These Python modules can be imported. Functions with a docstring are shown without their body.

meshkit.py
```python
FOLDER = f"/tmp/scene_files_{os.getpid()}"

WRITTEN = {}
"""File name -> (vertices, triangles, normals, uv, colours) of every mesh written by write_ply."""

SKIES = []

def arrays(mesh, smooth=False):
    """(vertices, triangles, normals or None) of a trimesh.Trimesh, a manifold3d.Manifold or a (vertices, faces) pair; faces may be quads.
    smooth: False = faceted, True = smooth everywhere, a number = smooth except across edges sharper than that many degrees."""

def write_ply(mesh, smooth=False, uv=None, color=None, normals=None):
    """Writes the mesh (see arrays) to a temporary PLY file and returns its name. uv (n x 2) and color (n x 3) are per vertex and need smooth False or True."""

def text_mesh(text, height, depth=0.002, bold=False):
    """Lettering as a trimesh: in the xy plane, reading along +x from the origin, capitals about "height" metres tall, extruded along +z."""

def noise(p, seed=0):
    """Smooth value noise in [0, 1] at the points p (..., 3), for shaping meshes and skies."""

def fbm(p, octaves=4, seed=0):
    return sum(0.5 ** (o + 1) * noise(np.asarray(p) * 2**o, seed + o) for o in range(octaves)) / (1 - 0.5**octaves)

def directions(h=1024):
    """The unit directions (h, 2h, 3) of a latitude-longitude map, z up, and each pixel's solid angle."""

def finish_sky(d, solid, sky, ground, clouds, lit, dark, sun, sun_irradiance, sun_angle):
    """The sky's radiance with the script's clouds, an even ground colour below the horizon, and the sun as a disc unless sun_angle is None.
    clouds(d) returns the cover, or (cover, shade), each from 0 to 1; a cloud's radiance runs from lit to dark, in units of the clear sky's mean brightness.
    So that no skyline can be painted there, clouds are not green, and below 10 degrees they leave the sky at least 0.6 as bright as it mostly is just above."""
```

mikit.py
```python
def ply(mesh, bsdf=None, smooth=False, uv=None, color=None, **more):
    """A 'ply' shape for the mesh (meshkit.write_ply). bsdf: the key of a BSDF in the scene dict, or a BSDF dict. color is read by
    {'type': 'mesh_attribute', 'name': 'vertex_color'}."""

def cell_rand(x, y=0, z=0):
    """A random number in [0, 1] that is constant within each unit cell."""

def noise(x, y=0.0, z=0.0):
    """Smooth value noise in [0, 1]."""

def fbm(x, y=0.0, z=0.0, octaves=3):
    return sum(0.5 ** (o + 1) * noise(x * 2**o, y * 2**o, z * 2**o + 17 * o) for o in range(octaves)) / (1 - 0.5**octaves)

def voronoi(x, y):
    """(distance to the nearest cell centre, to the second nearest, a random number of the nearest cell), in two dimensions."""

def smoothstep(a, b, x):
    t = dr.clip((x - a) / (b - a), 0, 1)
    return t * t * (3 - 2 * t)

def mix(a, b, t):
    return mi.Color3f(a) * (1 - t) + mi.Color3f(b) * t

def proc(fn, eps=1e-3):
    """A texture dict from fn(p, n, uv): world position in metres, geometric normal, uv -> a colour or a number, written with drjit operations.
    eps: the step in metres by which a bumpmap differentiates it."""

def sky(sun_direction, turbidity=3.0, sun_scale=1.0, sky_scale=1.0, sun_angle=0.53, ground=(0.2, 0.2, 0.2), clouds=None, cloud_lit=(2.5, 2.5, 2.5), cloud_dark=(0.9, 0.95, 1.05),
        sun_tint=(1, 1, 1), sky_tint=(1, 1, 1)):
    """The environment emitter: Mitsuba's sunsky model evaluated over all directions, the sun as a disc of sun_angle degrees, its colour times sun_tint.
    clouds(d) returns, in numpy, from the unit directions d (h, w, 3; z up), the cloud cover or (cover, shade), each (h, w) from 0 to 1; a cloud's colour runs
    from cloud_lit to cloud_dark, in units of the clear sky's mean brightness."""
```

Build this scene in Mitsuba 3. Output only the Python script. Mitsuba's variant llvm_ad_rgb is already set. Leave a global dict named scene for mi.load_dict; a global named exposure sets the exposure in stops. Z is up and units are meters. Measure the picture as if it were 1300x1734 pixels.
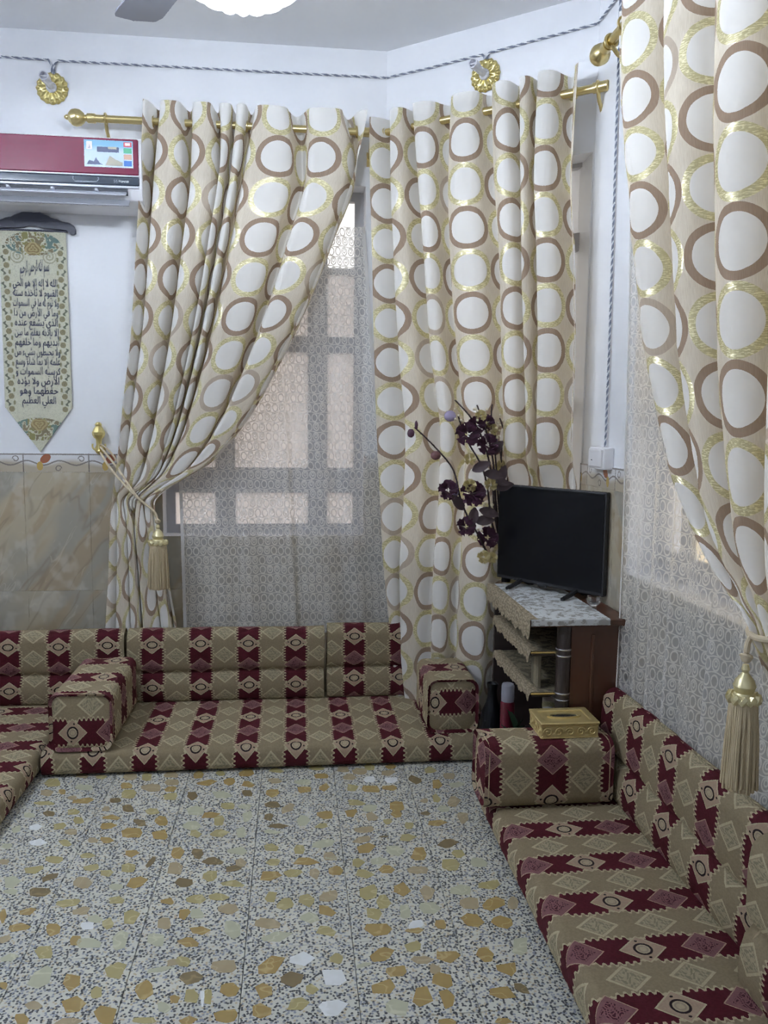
import math
import numpy as np, trimesh, drjit as dr, mitsuba as mi
import shapely
from shapely.geometry import Polygon, box as sbox
from shapely.ops import unary_union
from scipy.interpolate import CubicSpline, PchipInterpolator
import manifold3d as m3
import mikit, meshkit
from mikit import proc, noise, fbm, voronoi, cell_rand, smoothstep, mix

T = mi.ScalarTransform4f
PI = math.pi
scene, labels = {}, {}

# ---------------------------------------------------------------- camera, light, exposure
CAM = np.array([0.0, 0.0, 1.465])
YAW, PITCH, ROLL, FPX = 0.11049, 0.11105, 0.01102, 1360.4
fw = np.array([math.sin(YAW) * math.cos(PITCH), math.cos(YAW) * math.cos(PITCH), -math.sin(PITCH)])
rt = np.array([math.cos(YAW), -math.sin(YAW), 0.0])
up = np.cross(rt, fw)
up = -math.sin(ROLL) * rt + math.cos(ROLL) * up
scene['camera'] = {'type': 'perspective', 'fov': math.degrees(2 * math.atan(650 / FPX)), 'fov_axis': 'x', 'near_clip': 0.02, 'far_clip': 200.0,
                   'to_world': T().look_at(origin=CAM.tolist(), target=(CAM + fw).tolist(), up=up.tolist())}
exposure = 1.05
scene['sky'] = mikit.sky((0.2, 0.5, 0.8), turbidity=4.0, sun_scale=0.0, sky_scale=9, ground=(0.3, 0.28, 0.26),
                         clouds=lambda d: np.ones(d.shape[:2]), cloud_lit=(1.03, 1.0, 0.97), cloud_dark=(1.03, 1.0, 0.97))
BOWL = (4.4, 4.8, 5.2)                 # radiance of the glass bowl under the fan
LAMP = (118, 131, 149)        # radiance of the bulbs standing in it
TUBE = (92, 102, 116)        # radiance of the fluorescent tube high on the left wall, outside the frame
TUBE2 = (5, 5.5, 6.2)    # the same kind of tube on the rear wall, behind the camera


# ---------------------------------------------------------------- colour and material helpers
def S(r, g, b):
    c = np.array([r, g, b]) / 255.0
    return [float(v) for v in np.where(c <= 0.04045, c / 12.92, ((c + 0.055) / 1.055) ** 2.4)]


def C3(r, g, b):
    return mi.Color3f(*S(r, g, b))


def rgb(c):
    return {'type': 'rgb', 'value': list(c)}


def P(col, rough=0.6, two=True, **kw):
    d = {'type': 'principled', 'base_color': col if isinstance(col, dict) else rgb(col), 'roughness': rough, **kw}
    return {'type': 'twosided', 'b': d} if two else d


def bsdf(key, d):
    scene[key] = d
    return key


def bump(inner, fn, scale, eps=1e-3):
    return {'type': 'bumpmap', 't': proc(fn, eps), 'scale': scale, 'b': inner}


# plaster
bsdf('m_plaster', P(proc(lambda p, n, uv: mix(S(226, 227, 230), S(214, 216, 221), fbm(p.x * 3 + p.y * 2, p.z * 3, p.y, 3))), 0.55))
bsdf('m_ceiling', P(proc(lambda p, n, uv: mix(S(212, 213, 216), S(203, 205, 209), fbm(p.x * 2, p.y * 2, 0, 3))), 0.8))


# terrazzo: white cement with black and grey grains
def terrazzo(p, n, uv):
    a, b, r = voronoi(p.x / 0.0072, p.y / 0.0072)
    big = fbm(p.x * 5, p.y * 5, 0, 2)
    c = mix(S(196, 194, 182), S(178, 178, 170), big)
    g = smoothstep(0.58, 0.40, a)
    c = dr.select(r < 0.33, mix(c, S(58, 60, 64), g), dr.select(r < 0.56, mix(c, S(128, 132, 140), g), dr.select(r < 0.66, mix(c, S(168, 150, 118), g * 0.7), c)))
    return c


bsdf('m_terrazzo', P(proc(terrazzo), 0.42, specular=0.35))
bsdf('m_grout', P(S(120, 121, 120), 0.8))


def chip_tex(c1, c2, vein):
    def f(p, n, uv):
        w = fbm(p.x * 30 + 3, p.y * 30, 1.5, 3)
        v = smoothstep(0.05, 0.0, dr.abs(fbm(p.x * 22 + w, p.y * 22, 4, 2) - 0.5))
        return mix(mix(c1, c2, w), vein, v * 0.55)
    return f


CHIPS = {'O': ((154, 134, 84), (140, 116, 68), (180, 162, 118)), 'Y': ((160, 150, 106), (146, 135, 90), (188, 180, 142)), 'T': ((158, 146, 118), (146, 130, 100), (180, 166, 138)),
         'G': ((176, 176, 152), (160, 160, 138), (196, 194, 172)), 'W': ((214, 217, 220), (198, 200, 196), (226, 228, 230)), 'D': ((118, 104, 74), (98, 84, 58), (150, 134, 96))}
for k, (c1, c2, cv) in CHIPS.items():
    bsdf('m_chip_' + k, P(proc(chip_tex(S(*c1), S(*c2), S(*cv))), 0.38, specular=0.4))


# marble-look wall tile: diagonal veins over beige and grey patches (uv in metres along and up the wall)
def marble(p, n, uv):
    x, y = uv.x, uv.y
    w = fbm(x * 3, y * 3, 2, 3)
    s = (x - 0.62 * y) * 11 + w * 1.6
    base = mix(S(172, 162, 140), S(152, 148, 136), smoothstep(0.42, 0.62, fbm(x * 4 + y * -2.2 + 9, y * 2.5, 7, 3)))
    base = mix(base, S(158, 140, 112), smoothstep(0.5, 0.7, fbm(s, y * 2 + x, 3, 3)) * 0.7)
    v = smoothstep(0.035, 0.0, dr.abs(fbm(s * 0.8, (x + y) * 1.2, 11, 3) - 0.5))
    base = mix(base, S(124, 110, 92), v * 0.38)
    v2 = smoothstep(0.02, 0.0, dr.abs(fbm(s * 1.3 + 5, (x + y) * 3, 19, 3) - 0.44))
    base = mix(base, S(190, 186, 176), 0.4 * smoothstep(0.52, 0.78, fbm(x * 16 + w, y * 13, 23, 3)))
    return mix(base, S(204, 196, 178), v2 * 0.28 * smoothstep(0.45, 0.65, fbm(x * 14, y * 14, 5, 2)))


bsdf('m_marble', P(proc(marble), 0.2, specular=0.45))


# border tile: wrought-iron scroll with a leaf, printed; u repeats every 0.31 m, v from 1.205 to 1.297
def border(p, n, uv):
    u = uv.x / 0.31
    u = (u - dr.floor(u)) * 0.31
    v = uv.y - 1.205
    base = mix(S(206, 206, 208), S(172, 162, 144), smoothstep(0.062, 0.03, v + 0.012 * dr.sin(u * 2 * PI / 0.31)))
    iron = S(112, 104, 100)

    def ln(d, w):
        return smoothstep(w, w * 0.4, d)
    k = ln(dr.abs(v - 0.087), 0.0045)
    k = dr.maximum(k, ln(dr.abs(v - 0.045 - 0.011 * dr.sin(u * 2 * PI / 0.155 + 0.9)), 0.0052))
    k = dr.maximum(k, ln(dr.minimum(u, 0.31 - u), 0.0040))

    def spiral(cu, cv, s):
        du, dv = (u - cu) * s, v - cv
        r = dr.sqrt(du * du + dv * dv)
        th = dr.atan2(dv, du)
        return ln(dr.abs(r - 0.012 - 0.0032 * th / PI), 0.0036) * smoothstep(0.021, 0.018, r)
    k = dr.maximum(k, dr.maximum(spiral(0.275, 0.065, 1.0), spiral(0.165, 0.018, -1.0)))
    c = mix(base, iron, k * 0.85)
    lu, lv = u - 0.105, v - 0.066
    a, b = lu * 0.8 + lv * 0.6, -lu * 0.6 + lv * 0.8
    leaf = smoothstep(1.0, 0.8, (a / 0.030) ** 2 + (b / 0.020) ** 2)
    c = mix(c, S(150, 92, 66), leaf)
    lu, lv = u - 0.078, v - 0.03
    leaf = smoothstep(1.0, 0.7, (lu / 0.016) ** 2 + (lv / 0.024) ** 2)
    return mix(c, S(176, 150, 84), leaf)


bsdf('m_border', P(proc(border), 0.25, specular=0.45))


# curtain cloth: columns of touching rings, brown and gold in turn (uv in units of the ring pitch)
def ring_parts(uv):
    i, j = dr.floor(uv.x), dr.floor(uv.y)
    fx, fy = uv.x - i - 0.5, uv.y - j - 0.5
    # a slightly squared circle
    r = dr.sqrt(fx * fx + fy * fy)
    ring = smoothstep(0.012, 0.004, dr.abs(r - 0.437) - 0.054)
    inner = smoothstep(0.396, 0.386, r)
    k = (i + j) * 0.5
    odd = (k - dr.floor(k)) > 0.25
    return ring, inner, odd, i, j


def curtain_tex(p, n, uv):
    ring, inner, odd, i, j = ring_parts(uv)
    weave = noise(uv.x * 110, uv.y * 12, 3)
    ground = mix(S(222, 213, 197), S(213, 203, 186), weave)
    c = mix(ground, S(232, 230, 226), inner)
    sp = noise(uv.x * 26, uv.y * 120, 9)
    gold = mix(S(190, 181, 138), S(228, 221, 184), smoothstep(0.45, 0.85, sp))
    brown = mix(S(164, 144, 126), S(154, 134, 116), weave)
    pale = cell_rand(i, j, 5) < 0.18
    brown = dr.select(pale, mix(brown, ground, 0.45), brown)
    return mix(c, dr.select(odd, gold, brown), ring)


def gold_mask(p, n, uv):
    ring, inner, odd, i, j = ring_parts(uv)
    sp = noise(uv.x * 26, uv.y * 120, 9)
    return dr.select(odd, ring * (0.12 + 0.55 * smoothstep(0.5, 0.85, sp)), 0.0)


scene['m_curtain'] = {'type': 'blendbsdf', 'weight': proc(gold_mask),
                      'a': {'type': 'principledthin', 'base_color': proc(curtain_tex), 'roughness': 0.75, 'diff_trans': 0.5, 'sheen': 0.2},
                      'b': P(S(238, 230, 192), 0.34, metallic=1.0)}


# lace: net ground with rows of embroidered loops (uv in metres)
def lace_motif(uv):
    rx, ry = 0.033, 0.048
    wob = noise(uv.x * 9, uv.y * 9, 2) * 0.5
    j = dr.floor(uv.y / ry)
    fy = (uv.y / ry - j - 0.5) * ry
    x = uv.x / rx + 0.35 * cell_rand(j, 3) + 0.5 * wob
    i = dr.floor(x)
    fx = (x - i - 0.5) * rx
    k = cell_rand(i, j, 7)
    rr = dr.sqrt(dr.square(fx / 0.0125) + dr.square((fy - 0.004 * (k - 0.5)) / 0.0185))
    loop = smoothstep(0.24, 0.10, dr.abs(rr - 1.0))
    rr2 = dr.sqrt(dr.square(fx / 0.0055) + dr.square((fy + 0.004) / 0.009))
    loop = dr.maximum(loop, smoothstep(0.42, 0.2, dr.abs(rr2 - 1.0)) * dr.select(k < 0.5, 1.0, 0.0))
    line = smoothstep(0.0028, 0.0012, dr.abs(dr.abs(fy + 0.003 * dr.sin(uv.x * 90)) - ry / 2))
    return dr.maximum(loop, line)


def lace_col(p, n, uv):
    m = lace_motif(uv)
    return mix(S(190, 190, 190), S(228, 226, 222), m)


def lace_op(p, n, uv):
    m = lace_motif(uv)
    return 0.38 + 0.58 * m


scene['m_lace'] = {'type': 'mask', 'opacity': proc(lace_op), 'b': {'type': 'principledthin', 'base_color': proc(lace_col), 'roughness': 0.7, 'diff_trans': 0.7}}
scene['m_lace_hem'] = {'type': 'principledthin', 'base_color': rgb(S(214, 213, 212)), 'roughness': 0.7, 'diff_trans': 0.6}


# kilim cloth: maroon and tan columns with serrated edges, ring, plum and cream lozenges.
# uv: u in columns (maroon centred on whole numbers), v in repeats (ring lozenge at whole numbers)
def kilim(p, n, uv):
    xi = dr.floor(uv.x + 0.5)
    a = (uv.x - xi) * 2.0                       # -1..1 over one column pair; maroon for |a| < 0.5
    b = dr.select(a > 0, a - 1.0, a + 1.0)      # distance from the tan column's centre
    yr = uv.y - dr.floor(uv.y + 0.5)            # -0.5..0.5 around the ring lozenge
    yp = uv.y - dr.floor(uv.y) - 0.5            # around the plum lozenge
    q = uv.y * 2.0
    yc = (q - dr.floor(q) - 0.5) * 0.5          # around the cream lozenges, quarter and three quarters
    even = dr.abs(yr) < 0.25
    t = uv.y * 16.0
    tri = dr.abs(t - dr.floor(t) - 0.5) * 2.0
    tri = smoothstep(0.25, 0.75, tri)
    yl = 0.25 - dr.abs(dr.abs(yr) - 0.25)       # distance from the nearest ring or plum lozenge's middle
    edge = 0.51 - 0.16 * smoothstep(0.12, 0.0, yl) - 0.095 * tri * smoothstep(0.03, 0.08, yl)
    weave = noise(uv.x * 55, uv.y * 75, 1)
    tan = mix(S(128, 116, 93), S(117, 105, 83), weave)
    cream = mix(S(166, 156, 131), S(154, 144, 119), weave)
    sage = S(104, 100, 78)
    maroon = mix(S(64, 18, 26), S(54, 14, 21), weave)
    plum = mix(S(112, 78, 79), S(101, 68, 71), weave)
    rose = mix(S(152, 132, 113), S(141, 122, 104), weave)
    black = S(28, 20, 22)
    ab = dr.abs(b)
    # tan column: plain cloth, cream line along the maroon, cream lozenge with a leaf
    aa = dr.abs(a)
    c = mix(tan, cream, smoothstep(0.085, 0.06, aa - edge))
    dc = ab / 0.46 + dr.abs(yc) / 0.185
    c = dr.select(dc < 1.0, mix(cream, tan, 0.45), c)
    leafy = dr.sin(b * 26 + 5 * dr.sin(yc * 40)) * dr.sin(yc * 62 + 2 * dr.sin(b * 14))
    leaf = dr.select((dc < 0.74) & (leafy > 0.05), 1.0, 0.0)
    c = mix(c, sage, leaf * 0.7)
    c = mix(c, cream, smoothstep(0.11, 0.07, dr.abs(dc - 0.90)))
    c = mix(c, S(116, 106, 82), smoothstep(0.05, 0.02, dr.abs(dc - 0.77)) * 0.5)
    # maroon column
    inside = aa < edge
    # lozenges reach past the serrated border
    dring = aa / 0.49 + dr.abs(yr) / 0.185
    dplum = aa / 0.49 + dr.abs(yp) / 0.180
    m = dr.select(inside, maroon, c)
    m = dr.select(dring < 1.06, cream, m)
    m = dr.select(dring < 0.96, rose, m)
    rr = dr.sqrt(dr.square(a / 0.20) + dr.square(yr / 0.066))
    m = mix(m, cream, smoothstep(0.98, 0.9, rr) * 0.6)
    m = mix(m, black, smoothstep(0.20, 0.10, dr.abs(rr - 1.0)))
    m = mix(m, S(120, 110, 96), smoothstep(0.16, 0.05, dr.abs(rr - 0.55)) * 0.6)
    dots = dr.sqrt(dr.square((aa - 0.32) / 0.035) + dr.square((yr - 0.02 * dr.sign(a)) / 0.013))
    m = mix(m, black, smoothstep(1.1, 0.8, dots))
    m = dr.select(dplum < 1.05, rose, m)
    m = dr.select(dplum < 0.97, plum, m)
    scr = dr.sin(a * 30 + 6 * dr.sin(yp * 50 + 1)) * dr.sin(yp * 70 + 5 * dr.sin(a * 11))
    m = dr.select((dplum < 0.66) & (scr > 0.25), S(58, 26, 34), m)
    return m


bsdf('m_kilim', P(proc(kilim), 0.9, sheen=0.25, specular=0.15))
bsdf('m_piping', P(S(150, 136, 110), 0.9))
bsdf('m_brass', P(S(214, 196, 140), 0.28, metallic=1.0))
bsdf('m_gold', P(S(222, 206, 140), 0.32, metallic=1.0))
bsdf('m_white_plastic', P(S(222, 222, 226), 0.35))
bsdf('m_holder', P(S(204, 205, 212), 0.4))
bsdf('m_grey_plastic', P(S(150, 153, 160), 0.4))
bsdf('m_red_panel', P(S(112, 32, 58), 0.28, specular=0.35))
bsdf('m_dark_band', P(S(40, 50, 62), 0.2))
bsdf('m_dark_slot', P(S(28, 32, 40), 0.5))
bsdf('m_silver', P(S(196, 200, 210), 0.35, metallic=0.3))
bsdf('m_black_gloss', P(S(9, 10, 13), 0.3, specular=0.2))
bsdf('m_black_matte', P(S(20, 21, 24), 0.5))
bsdf('m_wood', P(proc(lambda p, n, uv: mix(S(70, 42, 28), S(54, 32, 22), fbm(p.x * 14 + p.y * 14, p.y * 3, p.z * 1.6, 3))), 0.35))
bsdf('m_wood_dark', P(S(42, 34, 32), 0.4))
bsdf('m_hanger', P(S(42, 44, 58), 0.45))
bsdf('m_chrome', P(S(200, 200, 205), 0.15, metallic=1.0))
bsdf('m_fan', P(S(128, 132, 144), 0.4))
bsdf('m_frame', P(S(172, 172, 176), 0.45))
bsdf('m_tassel', P(proc(lambda p, n, uv: mix(S(186, 170, 140), S(160, 144, 114), noise(p.x * 400, p.y * 400, p.z * 6))), 0.7, sheen=0.3))
bsdf('m_cord', P(S(190, 176, 150), 0.7))
bsdf('m_cable_grey', P(S(112, 118, 134), 0.5))
bsdf('m_cable_white', P(S(226, 228, 232), 0.4))
bsdf('m_stem', P(S(44, 32, 34), 0.7))
bsdf('m_rose', P(proc(lambda p, n, uv: mix(S(74, 40, 62), S(52, 26, 40), fbm(p.x * 40, p.y * 40, p.z * 40, 2))), 0.6, sheen=0.3))
bsdf('m_bud', P(S(96, 62, 62), 0.6))
bsdf('m_lilac', P(S(150, 140, 168), 0.6))
bsdf('m_leaf_dark', P(S(50, 34, 38), 0.6))
bsdf('m_leaf_green', P(S(36, 58, 40), 0.55))
bsdf('m_gold_soft', P(S(208, 198, 156), 0.36, metallic=0.6))
bsdf('m_pearl', P(S(214, 206, 180), 0.25, metallic=0.3))
bsdf('m_red_bottle', P(S(84, 20, 36), 0.3))
scene['m_clear'] = {'type': 'thindielectric'}
scene['m_frost'] = {'type': 'principledthin', 'base_color': rgb(S(230, 222, 218)), 'roughness': 0.6, 'diff_trans': 1.1}
scene['m_frost_cream'] = {'type': 'principledthin', 'base_color': rgb(S(250, 234, 200)), 'roughness': 0.6, 'diff_trans': 1.7}
scene['m_cap'] = {'type': 'principledthin', 'base_color': rgb(S(168, 168, 178)), 'roughness': 0.25, 'diff_trans': 0.9}
scene['m_crystal'] = {'type': 'dielectric', 'int_ior': 1.5}


# table cover: silvery lace print
def cover(p, n, uv):
    f = fbm(p.x * 45, p.y * 45, p.z * 45, 3)
    k = smoothstep(0.48, 0.58, f)
    return mix(S(182, 186, 188), S(138, 138, 136), k)


bsdf('m_cover', P(proc(cover), 0.6))


def skirt_tex(p, n, uv):
    a, b, r = voronoi(uv.x / 0.012, uv.y / 0.012)
    return mix(S(142, 130, 108), S(112, 101, 82), smoothstep(0.25, 0.5, a))


bsdf('m_skirt', P(proc(skirt_tex), 0.7))


def shelf_lace(p, n, uv):
    f = fbm(p.x * 60, p.y * 60, 2, 3)
    return mix(S(128, 120, 100), S(96, 90, 76), smoothstep(0.44, 0.58, f))


bsdf('m_shelf_lace', P(proc(shelf_lace), 0.5))


# gilt box: scrolls in relief
def scroll(p, n, uv):
    u, v = p.x / 0.052, (p.z + p.y * 0.0) / 0.045
    fu = u - dr.floor(u) - 0.5
    r = dr.sqrt(dr.square(fu * 0.052) + dr.square(p.z - 0.378))
    th = dr.atan2(p.z - 0.378, fu * 0.052)
    return 0.5 + 0.5 * dr.sin(r * 900 + th * 2) + 0.4 * noise(p.x * 160, p.y * 160, p.z * 160)


scene['m_gilt'] = {'type': 'twosided', 'b': bump({'type': 'principled', 'base_color': rgb(S(208, 186, 128)), 'roughness': 0.38, 'metallic': 0.5}, scroll, 0.003, 5e-4)}
bsdf('m_gilt_plain', P(S(210, 190, 134), 0.34, metallic=0.6))


# tapestry cloth: woven leaves, roses and a vase of flowers at both ends (uv: metres, origin at the top centre, v down)
def tapestry(p, n, uv):
    u, v = uv.x, uv.y
    w = noise(u * 420, v * 420, 1)
    base = mix(S(196, 195, 176), S(180, 179, 160), w)
    au = dr.abs(u)
    c = base
    # side garland: roses every 46 mm
    k = (v - 0.07) / 0.0615
    i = dr.floor(k)
    fv = (k - i - 0.5) * 0.0615
    r = dr.sqrt(dr.square(au - 0.124) + dr.square(fv))
    band = (v > 0.07) & (v < 0.86)
    pet = dr.sin(r * 900 + 3 * dr.sin(dr.atan2(fv, au - 0.124) * 3))
    c = dr.select(band & (r < 0.0135), mix(S(112, 108, 84), S(150, 140, 104), smoothstep(-0.2, 0.5, pet)), c)
    lf = dr.square((au - 0.138 + 0.006 * dr.sin(fv * 200)) / 0.006) + dr.square((dr.abs(fv) - 0.024) / 0.009)
    c = dr.select(band & (lf < 1), S(96, 100, 84), c)
    lf = dr.square((au - 0.110) / 0.005) + dr.square((dr.abs(fv) - 0.027) / 0.007)
    c = dr.select(band & (lf < 1), S(126, 124, 92), c)

    def bouquet(c, v0, s):
        d = (v - v0) * s
        f = fbm(u * 70 + 5, d * 70 + 11, 3, 3)
        area = (dr.square(u / 0.125) + dr.square(d / 0.055)) < 1
        teal = (au > 0.055)
        c = dr.select(area & (f > 0.54), dr.select(teal, C3(96, 118, 112), C3(128, 124, 78)), c)
        c = dr.select(area & (f < 0.40), C3(120, 110, 84), c)
        rose = dr.square(u / 0.040) + dr.square((d + 0.022) / 0.030)
        pr = dr.sin(dr.sqrt(rose) * 14 + 2 * dr.sin(dr.atan2(d + 0.022, u) * 3))
        return dr.select(rose < 1, mix(S(160, 146, 106), S(128, 112, 74), smoothstep(-0.3, 0.6, pr)), c)
    c = bouquet(c, 0.060, -1.0)
    c = bouquet(c, 0.935, 1.0)
    # scrolls beside the top rose
    r = dr.sqrt(dr.square(au - 0.072) + dr.square(v - 0.118))
    sp = dr.sin(r * 420 + dr.atan2(v - 0.118, au - 0.072))
    c = dr.select((r < 0.034) & (sp > 0.35), C3(150, 148, 126), c)
    return mix(c, S(120, 118, 102), smoothstep(0.62, 0.9, w) * 0.25)


bsdf('m_tapestry', P(proc(tapestry), 0.9))
bsdf('m_ink', P(S(46, 48, 66), 0.9))

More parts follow.
